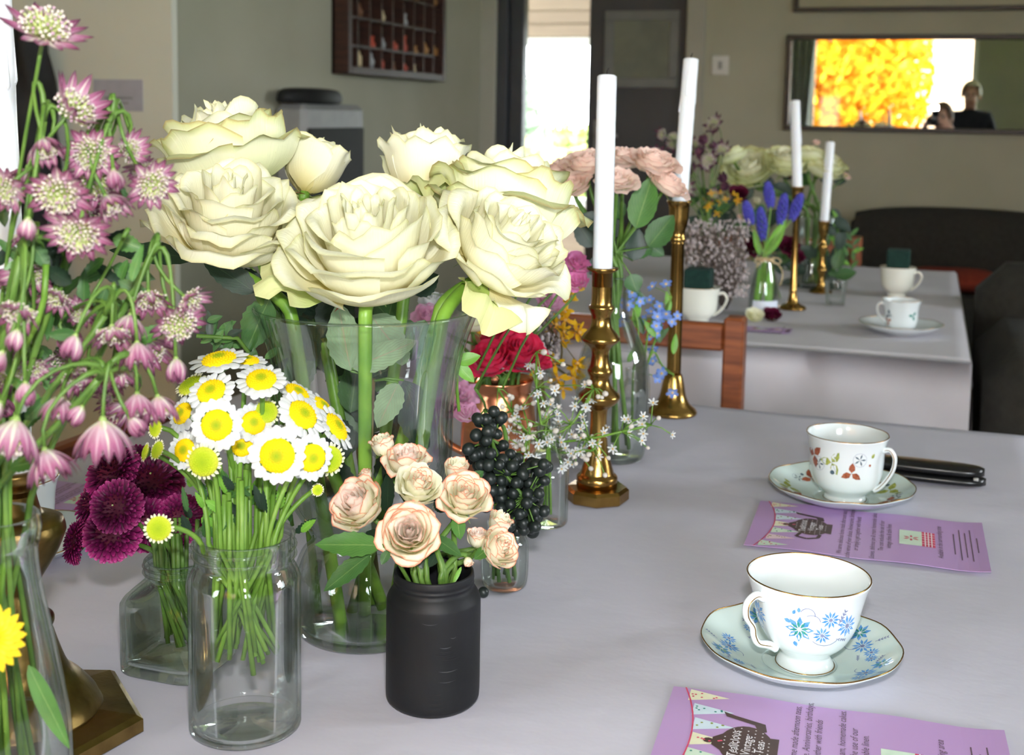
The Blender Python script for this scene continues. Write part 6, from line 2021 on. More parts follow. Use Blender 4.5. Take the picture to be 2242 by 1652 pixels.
for k in range(10):
    px, py, d = rnd.uniform(-20, 120), rnd.uniform(420, 760), rnd.uniform(.58, .65)
    r0 = rnd.uniform(0, .015)
    an = rnd.uniform(0, 6.28)
    mo = AM + V((r0 * math.cos(an), r0 * math.sin(an), 0))
    q = vp(px, py, d)
    mk('stalk', tube(bez(q, q - UPV * .05, mo + UPV * .1, mo, 8) + [ab + V((rnd.uniform(-.02, .02), rnd.uniform(-.02, .02), .012))], 0.0015, 7), 'stem_bright' if k % 2 else 'stem_green', fo)
# wide leaves standing in the bottle water
leaf(fo, vp(62, 1455, .6), vp(150, 1640, .59), CD(-.3, .2, 1), S(52, .6), 'leaf_green', 0, 0.1, 0.02)

# yellow marigold hanging over the edge of the milk bottle
RAY_Y = ray_petal_mesh('petal', 'petal_sun', 0.6, 0.2, 0.3, 0.12)
yh = vp(-22, 1400, .55)
ym = thing('marigold', ab + V((0, 0, .02)), 'bright yellow marigold in front of the milk bottle', 'flower')
My = frame(yh, CD(.45, .35, .8), 0.3) @ Matrix.Scale(S(78, .55), 4)
for ring in range(3):
    for i in range(20):
        use('petal', RAY_Y, ym, My @ Matrix.Rotation(2 * PI * (i + ring * .5) / 20, 4, 'Z') @ Matrix.Translation((.34 - .1 * ring, 0, .06 * ring)) @ Matrix.Rotation(-.12 * ring - 0.1 * (i % 2), 4, 'Y') @ Matrix.Scale(1.05 - .12 * ring, 4))
use('disc', DISC_Y, ym, My @ Matrix.Translation((0, 0, .1)) @ Matrix.Scale(.3, 4))
mk('calyx', xf(lathe([(0.05, -.4), (.25, -.28), (.42, 0), (.3, .02)], 12), My), 'stem_green', ym)
pB = My @ V((0, 0, -.35))
mk('stem', tube(bez(pB, pB - CD(.45, .35, .8) * .03, AM + V((-.06, -.02, .03)), AM + V((-.005, 0, .004)), 8) + [ab + V((0, 0, .02))], .0016, 7), 'stem_green', ym)

# ------------------------------------------------------------------ peach roses in the carafe
KM = V((kb.x, kb.y, TZ + kz(604) / 1000))
PE = [(1284, 348, 1.4, 50, (-.1, .9, .3), 'peach rose directly behind the leaning candle'), (1366, 338, 1.44, 46, (0, .92, .2), 'peach rose with the highest head beside the leaning candle'), (1432, 346, 1.42, 52, (.2, .9, .3), 'peach rose with broad folded petals beside the dripping candle'),
      (1352, 388, 1.36, 42, (0, .85, .45), 'peach rose lowest in the middle of the carafe bunch'), (1466, 396, 1.4, 44, (.45, .8, .3), 'peach rose drooping across the dripping candle'), (1226, 362, 1.43, 42, (-.4, .85, .2), 'peach rose beside the spreading cream rose'), (1250, 400, 1.38, 38, (-.3, .85, .4), 'peach rose tucked against the cream rose')]
for i, (px, py, d, rp, axv, lbl) in enumerate(PE):
    h, a, R_ = vp(px, py, d), CD(*axv), S(rp, d)
    an = i * 0.9
    mo = KM + V((.007 * math.cos(an), .007 * math.sin(an), 0))
    en = kb + V((.022 * math.cos(an + 2.6), .022 * math.sin(an + 2.6), .012))
    rose(lbl, h, a, R_, 'petal_peach', bezstem(h - a * R_ * .74, a, mo, en), 'peach roses in the glass carafe', 300 + i, MID, 7, 1.3, .06, 1.12, .0024, sep='sepal_green', name='peach_rose', stem_m='stem_green')
fo = thing('rose_foliage', kb + V((0, 0, .1)), 'broad green rose leaves above the neck of the carafe', 'foliage')
for b, tp, w, m in [((1392, 500), (1428, 385), 66, 'leaf_green'), ((1420, 540), (1475, 470), 60, 'leaf_mid'), ((1380, 545), (1430, 545), 46, 'leaf_mid'), ((1350, 520), (1310, 440), 50, 'leaf_dark'), ((1380, 600), (1395, 640), 44, 'leaf_mid'), ((1340, 500), (1270, 470), 50, 'leaf_dark'), ((1360, 480), (1340, 420), 40, 'leaf_mid'), ((1385, 570), (1400, 500), 50, 'leaf_dark'), ((1300, 540), (1260, 480), 50, 'leaf_dark'), ((1400, 520), (1455, 560), 44, 'leaf_mid'), ((1330, 560), (1290, 600), 44, 'leaf_dark')]:
    d = rnd.uniform(1.36, 1.46)
    leaf(fo, vp(*b, d), vp(*tp, d), CD(rnd.uniform(-.3, .3), .3, 1), S(w, d), m, 0.06, .15, .05)
    mk('leaf_stalk', tube([vp(*b, d), KM + V((0, 0, .03)), KM + V((0, 0, -.01))], .001, 6), 'stem_green', fo)

# ------------------------------------------------------------------ hot pink roses and companions in the copper mug
IM = ib + V((0, 0, cz / 1000 - .004))
HP = [(1140, 762, 1.25, 62, (.1, .8, .55), 'hot pink rose facing forward over the mug'), (1072, 778, 1.24, 56, (-.25, .82, .5), 'hot pink rose half hidden by thin green stalks'), (1092, 735, 1.31, 44, (-.1, .95, .1), 'hot pink rose at the back of the mug'), (1176, 775, 1.29, 44, (.55, .75, .3), 'hot pink rose leaning out beside the blossom')]
for i, (px, py, d, rp, axv, lbl) in enumerate(HP):
    h, a, R_ = vp(px, py, d), CD(*axv), S(rp, d)
    mo = IM + V((.014 * math.cos(i * 1.7), .014 * math.sin(i * 1.7), 0))
    rose(lbl, h, a, R_, 'petal_hot', bezstem(h - a * R_ * .74, a, mo, ib + V((.01 * math.cos(i), .01 * math.sin(i), .012)), .2, 8), 'hot pink roses in the copper mug', 330 + i, MID, 7, .8, .02, .92, .0025, sep='sepal_green', name='pink_rose', stem_m='stem_green', zscale=1.15)
fo = thing('grass_stalks', ib + V((0, 0, .02)), 'thin dark green stalks crossing in front of the hot pink roses', 'foliage')
for a, b in (((1040, 850), (1170, 640)), ((1045, 810), (1130, 650)), ((1020, 720), (1080, 600)), ((1100, 850), (1180, 690))):
    mk('stalk', tube([vp(*a, 1.15), lerp(vp(*a, 1.15), vp(*b, 1.15), .5) + V((0, 0, .004)), vp(*b, 1.15)], .0013, 6), 'stem_green', fo)
mk('stalk', tube([vp(1040, 850, 1.15), vp(1060, 880, 1.2), ib + V((0, 0, .02))], .0013, 6), 'stem_green', fo)

def ruffle(label, head, axis, R, m, stem, seed, group, name='stock_flower'):
    rose(label, head, axis, R, m, stem, group, seed, SMALL, 6, 1.2, .09, 1.0, .0014, sep='sepal_green', name=name, stem_m='stem_green')
RU = [(1266, 572, 1.3, 30, 'petal_pink', 'magenta pink bloom just below the leaning candle foot'), (1262, 612, 1.29, 28, 'petal_pink', 'magenta pink bloom beside the brass socket'), (1236, 600, 1.31, 26, 'petal_pink', 'magenta pink bloom under the sideways cream rose'), (1205, 655, 1.33, 32, 'petal_palepink', 'pale mauve bloom under the sideways cream rose'),
      (925, 745, 1.2, 42, 'petal_palepink', 'pale pink bloom seen through the vase above the mug'), (935, 690, 1.22, 36, 'petal_palepink', 'pale pink bloom seen through the upper vase wall'), (1012, 860, 1.2, 36, 'petal_palepink', 'pale lilac bloom at the left of the copper mug'), (985, 885, 1.21, 34, 'petal_palepink', 'pale lilac bloom behind the vase wall beside the mug'), (1020, 900, 1.19, 26, 'petal_palepink', 'small lilac bloom against the copper mug side')]
for i, (px, py, d, rp, m, lbl) in enumerate(RU):
    h, a, R_ = vp(px, py, d), CD(rnd.uniform(-.4, .4), .7, .6), S(rp, d)
    mo = IM + V((.02 * math.cos(i * 1.3), .02 * math.sin(i * 1.3), 0))
    ruffle(lbl, h, a, R_, m, bezstem(h - a * R_ * .74, a, mo, ib + V((.008 * math.cos(i), .008 * math.sin(i), .015)), .2, 8), 360 + i, 'pink companion blooms in the copper mug')
h = vp(950, 655, 1.24)
rose('white bloom rising behind the vase rim', h, CD(0, .95, .2), S(40, 1.24), 'petal_white', bezstem(h - CD(0, .95, .2) * S(30, 1.24), CD(0, .95, .2), IM + V((-.02, 0, 0)), ib + V((-.01, 0, .02)), .2, 8), None, 390, SMALL, 7, .7, .03, .9, .002, sep='sepal_green', name='white_rose', stem_m='stem_green')
h = vp(1035, 700, 1.24)
rose('white bloom rising beside the vase rim above the hot pink roses', h, CD(0, .95, .2), S(42, 1.24), 'petal_ivory', bezstem(h - CD(0, .95, .2) * S(30, 1.24), CD(0, .95, .2), IM + V((-.015, .01, 0)), ib + V((-.01, .01, .02)), .2, 8), None, 391, SMALL, 7, .7, .03, .8, .002, sep='sepal_green', name='white_rose', stem_m='stem_green')

# generic little flowers
def floret_mesh(name, n, m, pw, L=1.0, cup=.2, eye=None):
    vs, fs, us, fm = [], [], [], []
    for i in range(n):
        a = 2 * PI * i / n
        def f(u, v):
            hw = pw / 2 * pl(v, [0, .3, .7, 1], [.35, .85, 1, .35])
            x, y, z = .08 + L * .92 * v, u * hw, cup * v * v + .15 * hw * u * u
            return (x * math.cos(a) - y * math.sin(a), x * math.sin(a) + y * math.cos(a), z)
        g = grid(2, 4, f)
        k = len(vs)
        vs += g[0]; us += g[2]
        fs += [tuple(q + k for q in ff) for ff in g[1]]
        fm += [0] * len(g[1])
    if eye:
        g = ball((0, 0, .1), .17, 8, 5)
        k = len(vs)
        vs += g[0]; us += g[2]
        fs += [tuple(q + k for q in ff) for ff in g[1]]
        fm += [1] * len(g[1])
    return mesh(name, vs, fs, None, us, True, [m] + ([eye] if eye else []), fm)
FORS = floret_mesh('floret', 4, 'petal_yellow', .42, 1, .35, 'anther')
FMN = floret_mesh('floret', 5, 'petal_blue', .72, 1, .15, 'anther')
SPI = floret_mesh('floret', 6, 'petal_white', .42, 1, .3, 'anther')
BUDM = mesh('bud', *ball((0, 0, 0), 1, 8, 6)[:2], 'floret_pale')

def sprig_thing(name, label, path, foot, florets, me, size, group=None, m='stem_green', cat='flower', sr=.0012, buds=0.0, bud_size=None, seed=0, stalk=True):
    """sprig: main stalk through path down to foot; florets at given points, each on its own small stalk"""
    r2 = random.Random(seed)
    t = thing(name, foot[-1], label, cat, group)
    mk('stem', tube([V(q) for q in crom([tuple(v) for v in path], 4)] + list(foot), sr, 6), m, t)
    P = [V(q) for q in path]
    for q in florets:
        near = min(P, key=lambda v: (v - q).length)
        if stalk:
            mk('stalk', tube([near, lerp(near, q, .5) + V((0, 0, .002)), q], sr * .45, 5), m, t)
        ax_ = ((q - near).normalized() + CD(0, .3, .7)).normalized()
        if r2.random() < buds:
            use('bud', BUDM, t, frame(q, ax_, 0) @ Matrix.Scale((bud_size or size * .4) * r2.uniform(.7, 1.2), 4) @ Matrix.Diagonal((1, 1, 1.15, 1)))
        else:
            use('floret', me, t, frame(q, ax_, r2.uniform(0, 6)) @ Matrix.Scale(size * r2.uniform(.85, 1.15), 4))
    return t

def around(path, n, spread, seed, dj=.02):
    r2 = random.Random(seed)
    out = []
    for i in range(n):
        k = r2.uniform(0, len(path) - 1.001)
        a = lerp(path[int(k)], path[int(k) + 1], k - int(k)) if len(path) > 1 else path[0]
        out.append(a + _R * r2.gauss(0, spread) + _U * r2.gauss(0, spread) + _F * r2.gauss(0, dj))
    return out

# forsythia behind the mug
FB = T(1175, 985)
FB2 = FB + V((0, 0, .1))
vessel('glass_bottle', 'clear glass bottle holding the forsythia behind the candlestick', 'bottle', FB, [(22, 0), (25, 3), (26, 14), (26, 70), (20, 90), (14, 100), (14.5, 112)], 1.8, 4, 'jar_glass', 60, 32)
FD = depth(FB)
for i, (path, n) in enumerate([(((1060, 660), (1075, 690)), 7), (((1190, 650), (1215, 640), (1240, 650)), 8), (((1205, 720), (1230, 760), (1225, 800)), 9), (((1235, 690), (1245, 720)), 6), (((1200, 790), (1240, 820)), 6)]):
    P_ = [vp(a, b, FD + rnd.uniform(-.05, .05)) for a, b in path]
    sprig_thing('forsythia_sprig', ['forsythia sprig beside the vase rim under the cream rose', 'forsythia sprig just under the magenta blooms', 'forsythia sprig left of the brass candlestick knobs', 'forsythia sprig touching the upper candlestick knob', 'lowest forsythia sprig beside the hot pink roses'][i], P_, [FB2 + V((0, 0, .01)), FB + V((.005 * i, 0, .01))], around(P_, n, .012, 50 + i), FORS, S(24, FD), 'forsythia sprigs behind the candlestick', 'stem_brown', seed=i)
# grey filler
def filler(name, label, boxpx, n, d, m, seed, foot, size=.004, cat='foliage', dj=.03):
    r2 = random.Random(seed)
    t = thing(name, foot, label, cat)
    vs, fs = [], []
    lines = []
    for i in range(n):
        q = vp(r2.uniform(boxpx[0], boxpx[2]), r2.uniform(boxpx[1], boxpx[3]), d + r2.gauss(0, dj))
        g = ball(q, size * r2.uniform(.6, 1.2), 5, 4, (1, 1, r2.uniform(.8, 1.6)))
        k = len(vs)
        vs += g[0]
        fs += [tuple(x + k for x in f) for f in g[1]]
        if i % 6 == 0:
            lines.append(tube([q, lerp(q, foot, .4) + V((0, 0, .01)), foot], .0007, 4))
    o = mk('florets', (vs, fs), m, t)
    o['kind'] = 'stuff'
    mk('stems', join(*lines), 'heather_dark', t)['kind'] = 'stuff'
filler('statice_bunch', 'bunch of grey statice behind the hot pink roses', (1065, 670, 1225, 790), 520, FD - .02, 'heather', 5, FB2, .0022)
filler('statice_bunch', 'bunch of brown statice between forsythia and pink roses', (1100, 690, 1200, 800), 260, FD - .04, 'heather_dark', 6, FB2, .0026)

# white blossom sprays
HM = hb_ + V((0, 0, .096))
hd = depth(hb_)
WBL = [([(1185, 930), (1175, 850), (1175, 770)], 26, 'upright spray of white blossom beside the hot pink roses'), ([(1190, 960), (1250, 930), (1300, 850)], 34, 'spray of white blossom across the brass candlestick'), ([(1200, 970), (1290, 960), (1360, 945), (1425, 930)], 34, 'long spray of white blossom reaching right over the carafe'),
       ([(1160, 960), (1120, 900), (1090, 850)], 22, 'spray of white buds in front of the copper mug'), ([(1190, 980), (1160, 950), (1150, 990)], 40, 'dense white blossom just above the small bottle'), ([(1220, 990), (1260, 990), (1300, 985)], 26, 'low spray of white blossom at the candlestick waist')]
for i, (pp, n, lbl) in enumerate(WBL):
    P_ = [vp(a, b, hd + rnd.uniform(-.03, .02)) for a, b in pp]
    sprig_thing('blossom_spray', lbl, list(reversed(P_)), [HM, hb_ + V((.004 * math.cos(i), .004 * math.sin(i), .01))], around(P_, n, .011, 80 + i, .012), SPI, S(11, hd), 'white blossom sprays in the small bottle', 'stem_bright', buds=.45 if i not in (3,) else .9, bud_size=S(6, hd), seed=90 + i)

# black berries
bt = thing('berry_cluster', gb + V((0, 0, .01)), 'drooping cluster of matt black berries in front of the white blossom', 'berries')
BER = [mesh('berry', *ball((0, 0, 0), 1, 14, 10, (1, 1, z_))[:2], 'berry') for z_ in (1.0, 1.08)]
spine = [vp(1062, 895, 1.0), vp(1075, 960, .99), vp(1110, 1040, .97), vp(1150, 1090, .97)]
r2 = random.Random(12)
pts_ = []
tries = 0
CT = [(1070, 925, 34), (1065, 985, 44), (1095, 1030, 52), (1130, 1060, 60), (1150, 1100, 55), (1120, 1100, 60), (1165, 1050, 45), (1150, 1135, 34)]
while len(pts_) < 140 and tries < 6000:
    tries += 1
    cx_, cy_, rr_ = r2.choice(CT)
    a, q = r2.uniform(0, 6.28), math.sqrt(r2.random())
    px, py = cx_ + rr_ * q * math.cos(a), cy_ + rr_ * q * math.sin(a)
    p_ = vp(px, py, .985 + r2.uniform(-.025, .025))
    if all((p_ - o_).length > .0072 for o_, _ in pts_):
        pts_.append((p_, (px, py)))
for p_, (px, py) in pts_:
    use('berry', r2.choice(BER), bt, frame(p_, CD(r2.uniform(-1, 1), r2.uniform(-1, 1), .5), 0) @ Matrix.Scale(S(13, .985) * r2.uniform(.9, 1.1), 4))
    nr = min(spine, key=lambda v: (v - p_).length)
    mk('berry_stalk', tube([nr, p_], .0006, 5), 'stem_green', bt)
GM = gb + V((0, 0, .054))
mk('stem', tube([V(q) for q in crom([tuple(v) for v in spine], 4)], .0016, 6), 'stem_green', bt)
mk('main_stem', tube(bez(spine[1], spine[1] + V((0, .03, .02)), GM + V((0, .01, .08)), GM, 10) + [gb + V((.003, 0, .008))], .0018, 6), 'stem_green', bt)
lt = thing('berry_foliage', gb + V((0, 0, .008)), 'short green stalks standing in the low berry jar', 'foliage')
for k in range(7):
    an = k * .9
    mk('stalk', tube([GM + V((.008 * math.cos(an), .008 * math.sin(an), .02)), GM + V((.008 * math.cos(an), .008 * math.sin(an), -.01)), gb + V((.01 * math.cos(an + 1), .01 * math.sin(an + 1), .007))], .0018, 6), 'stem_green', lt)
tag(use('fallen_berry', BER[0], None, Matrix.Translation(T(1058, 1312) + V((0, 0, .0062))) @ Matrix.Scale(.0045, 4)), 'single black berry fallen on the cloth beside the black jar', 'berry')
tag(mk('crumb', xf(ball((0, 0, 0), .0013, 6, 4), Matrix.Translation(T(253, 1518) + V((0, 0, .0028)))), 'black_matt'), 'tiny black crumb on the cloth beside the dark candlestick', 'crumb')

# forget-me-nots
LM = lb + V((0, 0, .079))
ld = depth(lb)
for i, (pp, n, lbl) in enumerate([([(1400, 780), (1395, 700), (1375, 640)], 9, 'forget-me-not sprig nearest the carafe neck'), ([(1410, 800), (1420, 720), (1430, 700)], 12, 'forget-me-not sprig with the densest flowers'), ([(1415, 800), (1450, 700), (1470, 650)], 9, 'forget-me-not sprig reaching towards the fluted candlestick'), ([(1410, 820), (1430, 770), (1450, 800), (1475, 820)], 7, 'forget-me-not sprig hanging down beside the bell foot')]):
    P_ = [vp(a, b, ld + rnd.uniform(-.03, .02)) for a, b in pp]
    sprig_thing('forget_me_not', lbl, list(reversed(P_)), [LM, lb + V((0, .002 * i, .01))], around(P_[1:], n, .011, 130 + i, .012), FMN, S(13, ld), 'forget-me-nots behind the carafe', 'stem_bright', seed=140 + i)
fo = thing('forget_me_not_leaves', lb + V((0, 0, .07)), 'narrow green leaves among the forget-me-nots', 'foliage')
for k in range(14):
    px, py = rnd.uniform(1370, 1475), rnd.uniform(630, 800)
    a = rnd.uniform(-2.4, -.6)
    d = ld + rnd.uniform(-.02, .03)
    leaf(fo, vp(px, py, d), vp(px + 46 * math.cos(a), py + 46 * math.sin(a), d), CD(rnd.uniform(-.3, .3), .3, 1), S(15, d), rnd.choice(['leaf_green', 'leaf_mid', 'leaf_bright']), 0, .15, .1)
mk('stalk', tube([vp(1400, 760, ld), LM, lb + V((0, 0, .01))], .0014, 6), 'stem_green', fo)

# ------------------------------------------------------------------ the far table bouquets
# grape hyacinths
MM = V((mb.x, mb.y, TZ + mz_ / 1000))
def muscari(label, a, b, seed):
    r2 = random.Random(seed)
    foot = mb + V((r2.uniform(-.012, .012), r2.uniform(-.012, .012), .01))
    t = thing('grape_hyacinth', foot, label, 'flower', 'grape hyacinths in the raffia tied bottle')
    A, B = vp(*a, md), vp(*b, md)
    mk('stem', tube([B, A, lerp(A, MM, .6), MM + V((r2.uniform(-.006, .006), 0, -.004)), foot], .0016, 7), 'stem_bright', t)
    ax_ = (B - A).normalized()
    o_ = ax_.orthogonal().normalized()
    gs = []
    for i in range(64):
        k = i / 63
        rr = .0085 * math.sin(PI * (.12 + .8 * k)) ** .8
        q = A + (B - A) * k + (Quaternion(ax_, i * 2.4) @ o_) * rr
        gs.append(ball(q, .0036, 6, 5))
    mk('bells', join(*gs), 'muscari', t)['kind'] = 'stuff'
for i, (a, b, l) in enumerate([((1645, 490), (1632, 442), 'grape hyacinth leaning left beside the small white bud'), ((1672, 525), (1664, 455), 'lowest grape hyacinth above the raffia bow'), ((1688, 452), (1680, 400), 'tallest grape hyacinth under the cream roses'), ((1708, 490), (1718, 425), 'grape hyacinth leaning right over a green leaf'), ((1733, 480), (1754, 425), 'grape hyacinth crossing the slim candlestick')]):
    muscari(l, a, b, i)
fo = thing('hyacinth_leaves', mb + V((0, 0, .01)), 'strap shaped green leaves of the grape hyacinths', 'foliage')
for b, tp, w in (((1676, 560), (1722, 480), 17), ((1664, 560), (1650, 500), 10), ((1680, 690), (1690, 570), 13), ((1652, 690), (1672, 570), 12), ((1662, 680), (1660, 575), 8)):
    leaf(fo, vp(*b, md - .005), vp(*tp, md - .005), CD(0, .2, 1), S(w * 1.5, md), 'leaf_bright', 0, .3, .02)
h = vp(1657, 437, md + .1)
rose('small round white bud above the grape hyacinths', h, CD(0, .95, .2), S(15, md), 'petal_ivory', bezstem(h - UPV * S(11, md), UPV, MM + V((0, .03, 0)), mb + V((0, .05, 0.002)), .2, 6), None, 411, BUD, 5, .4, .02, .8, .0012, sep='sepal_green', name='white_bud', stem_m='stem_green')

# far vase with three cream roses
fvb = T(1775, 628)
fdp = depth(fvb)
vessel('far_vase', 'clear glass vase with the three far cream roses', 'vase', fvb, [(36, 0), (40, 4), (38, 30), (32, 80), (36, 130), (48, 165)], 3, 8, 'vase_glass', 90, 40)
FM = fvb + V((0, 0, .16))
for i, (px, py, rp, axv, lbl) in enumerate([(1637, 362, 62, (-.3, .75, .55), 'far cream rose behind the dripping candle and dark astrantia'), (1722, 346, 54, (0, .85, .4), 'far cream rose just left of the slim candle'), (1805, 352, 56, (.3, .85, .35), 'far cream rose right of the slim candle'), (1600, 335, 36, (-.4, .9, -.1), 'small far cream rose behind the others'), (1772, 335, 40, (.1, .9, -.2), 'far cream rose partly behind the slim candle')]):
    h, a, R_ = vp(px, py, fdp - .05), CD(*axv), S(rp, fdp)
    rose(lbl, h, a, R_, 'petal_cream_green', bezstem(h - a * R_ * .74, a, FM + V((.02 * math.cos(i * 1.4), .02 * math.sin(i * 1.4), 0)), fvb + V((.012 * math.cos(i), .012 * math.sin(i), .012)), .3, 8), 'cream roses on the far table', 420 + i, MID, 6, .9, .03, 1.0, .004, stem_m='stem_green', m_in='petal_cream')
fo = thing('dark_foliage', fvb + V((0, 0, .05)), 'dark green leaves filling the far vase', 'foliage')
for k in range(40):
    px, py = rnd.uniform(1640, 1840), rnd.uniform(390, 560)
    if k > 22:
        px, py = rnd.uniform(1735, 1835), rnd.uniform(540, 650)
    a = rnd.uniform(-PI, PI)
    d = fdp + rnd.uniform(-.06, .08)
    leaf(fo, vp(px, py, d), vp(px + 50 * math.cos(a), py + 50 * math.sin(a), d), CD(rnd.uniform(-.4, .4), .4, 1), S(30, d), rnd.choice(['leaf_dark', 'leaf_dark', 'leaf_mid']), .06, .15, .08)
mk('stalk', tube([vp(1750, 450, fdp), FM, fvb + V((0, 0, .012))], .003, 6), 'stem_green', fo)
for i, (px, py, lbl) in enumerate([(1645, 535, 'burgundy bloom left of the raffia tied bottle'), (1728, 535, 'burgundy bloom right of the raffia tied bottle'), (1618, 420, 'burgundy bloom under the far cream rose'), (1745, 560, 'small burgundy bloom beside the slim candlestick')]):
    h = vp(px, py, md + .12)
    ruffle(lbl, h, CD(0, .6, .7), S(28 - 3 * i, md), 'petal_burgundy', bezstem(h - UPV * .02, UPV, T(1690, 655) + V((0, 0, .06)), T(1690, 655) + V((.006 * i, 0, .003)), .3, 6), 440 + i, 'burgundy blooms on the far table', 'burgundy_bloom')
for i, (px, py, lbl) in enumerate([(1622, 480, 'peach bloom left of the grape hyacinths'), (1640, 500, 'small peach bloom tucked behind the grape hyacinths'), (1855, 385, 'small coral bud right of the far cream roses'), (1788, 312, 'small coral bud above the far cream roses')]):
    h = vp(px, py, fdp)
    a = CD((-.3, 0, .8, 0)[i], .8, .4)
    rose(lbl, h, a, S((22, 18, 14, 12)[i], fdp), 'petal_peach', bezstem(h - a * .012, a, FM, fvb + V((.004 * i, 0, .014)), .3, 6), 'peach blooms on the far table', 450 + i, BUD, 5, .7, .03, .95, .0014, sep='sepal_green', name='peach_bloom', stem_m='stem_green')
# dark purple masterwort behind the peach roses
DB = T(1540, 668)
vessel('glass_bottle', 'glass bottle with the dark purple masterwort on the far table', 'bottle', DB, [(28, 0), (31, 4), (31, 60), (24, 110), (15, 140), (16, 165)], 2, 5, 'jar_glass', 80, 32)
DM = DB + V((0, 0, .16))
dd_ = depth(DB)
r2 = random.Random(66)
for i in range(26):
    px = lerp(1425, 1600, r2.random())
    py = r2.uniform(268, 430) if px < 1480 or px > 1530 else r2.uniform(300, 430)
    kd_ = ('half', 'open', 'bud')[i % 3]
    astrantia({'half': 'half open dark purple masterwort behind the dripping candle', 'open': 'wide open dark purple masterwort behind the dripping candle', 'bud': 'dark purple masterwort bud behind the dripping candle'}[kd_], vp(px, py, dd_ + r2.uniform(-.05, .05)), CD(r2.uniform(-.7, .7), r2.uniform(-.2, .9), r2.uniform(.2, .8)), S(r2.uniform(22, 32), dd_), kd_, 500 + i, None, kd_ + ' dark masterwort on the far table', DM + V((r2.uniform(-.01, .01), r2.uniform(-.01, .01), -.003)), DB + V((r2.uniform(-.015, .015), r2.uniform(-.015, .015), .01)), 'dark_masterwort', 8, True)
fo = thing('heather_foliage', DB + V((0, 0, .15)), 'dark leaves below the dark purple masterwort', 'foliage')
for k in range(26):
    px, py = rnd.uniform(1490, 1620), rnd.uniform(400, 560)
    a = rnd.uniform(-PI, PI)
    d = dd_ + rnd.uniform(-.03, .06)
    leaf(fo, vp(px, py, d), vp(px + 46 * math.cos(a), py + 46 * math.sin(a), d), CD(rnd.uniform(-.4, .4), .4, 1), S(24, d), rnd.choice(['leaf_dark', 'leaf_dark', 'leaf_mid']), .06, .15, .08)
mk('stalk', tube([vp(1545, 480, dd_), DM, DB + V((0, 0, .012))], .002, 6), 'stem_green', fo)
P_ = [vp(1550, 430, dd_ - .05), vp(1580, 440, dd_ - .05), vp(1600, 450, dd_ - .05)]
sprig_thing('yellow_sprig', 'small yellow flowers between the dripping candle and far roses', P_, [DM, DB + V((.005, 0, .012))], around(P_, 14, .014, 160), FORS, S(9, dd_), None, 'stem_green', seed=161)
filler('heather_bunch', 'bunch of pale grey heather behind the green foam cup', (1500, 480, 1640, 650), 900, 2.44, 'heather', 8, T(1590, 690) + V((0, 0, .012)), .0024, dj=.05)
filler('heather_bunch', 'bunch of brown heather behind the pale heather', (1500, 500, 1630, 620), 500, 2.47, 'heather_dark', 9, T(1590, 680) + V((0, 0, .012)), .003)
tb = T(1828, 668)
vessel('tumbler', 'small clear glass tumbler on the far table', 'glass', tb, [(18, 0), (20, 3), (22, 30), (24, 52)], 1.6, 4, 'jar_glass', 20, 24)
for i, (px, py, m, lbl) in enumerate([(1690, 702, 'petal_burgundy', 'fallen burgundy bloom in front of the raffia tied bottle'), (1652, 703, 'petal_ivory', 'fallen ivory bloom in front of the raffia tied bottle')]):
    h = T(px, py) + V((0, 0, .014))
    rose(lbl, h, CD(0, .8, .6), .019, m, [h - V((0, -.01, .009)), h + V((0, .02, -.01)), h + V((0, .03, -.0105))], None, 470 + i, SMALL, 5, .8, .05, 1, .0012, sep='sepal_green', name='fallen_bloom', stem_m='stem_green')
fo = thing('fern_sprig', T(1800, 600) + V((0, 0, .004)), 'pale green ferny sprig beside the short candlestick', 'foliage')
for k in range(24):
    px, py = rnd.uniform(1805, 1870), rnd.uniform(470, 590)
    a = rnd.uniform(-2.6, -.3)
    leaf(fo, vp(px, py, 2.95), vp(px + 26 * math.cos(a), py + 26 * math.sin(a), 2.95), CD(0, .3, 1), S(9, 2.95), rnd.choice(['leaf_green', 'leaf_bright', 'leaf_mid']), 0, .1, .1)
mk('stalk', tube([vp(1835, 490, 2.95), vp(1825, 590, 2.95), T(1800, 600) + V((0, 0, .004))], .0016, 6), 'stem_green', fo)
# ------------------------------------------------------------------ two people reflected in the mirror
mat('skin', (206, 158, 132), (214, 168, 142), scale=30, rough=0.5, sss=0.15)
mat('dark_cloth', (26, 26, 32), (38, 38, 46), scale=40, rough=0.9, bump=0.0008, bscale=200)
mat('hair_pale', (206, 196, 160), (222, 214, 180), scale=60, rough=0.6, stretch=(1, 1, .2))
mat('hair_brown', (92, 68, 48), (116, 88, 62), scale=60, rough=0.6, stretch=(1, 1, .2))
mat('eye_dark', (30, 24, 20), (40, 32, 26), scale=50, rough=0.2)

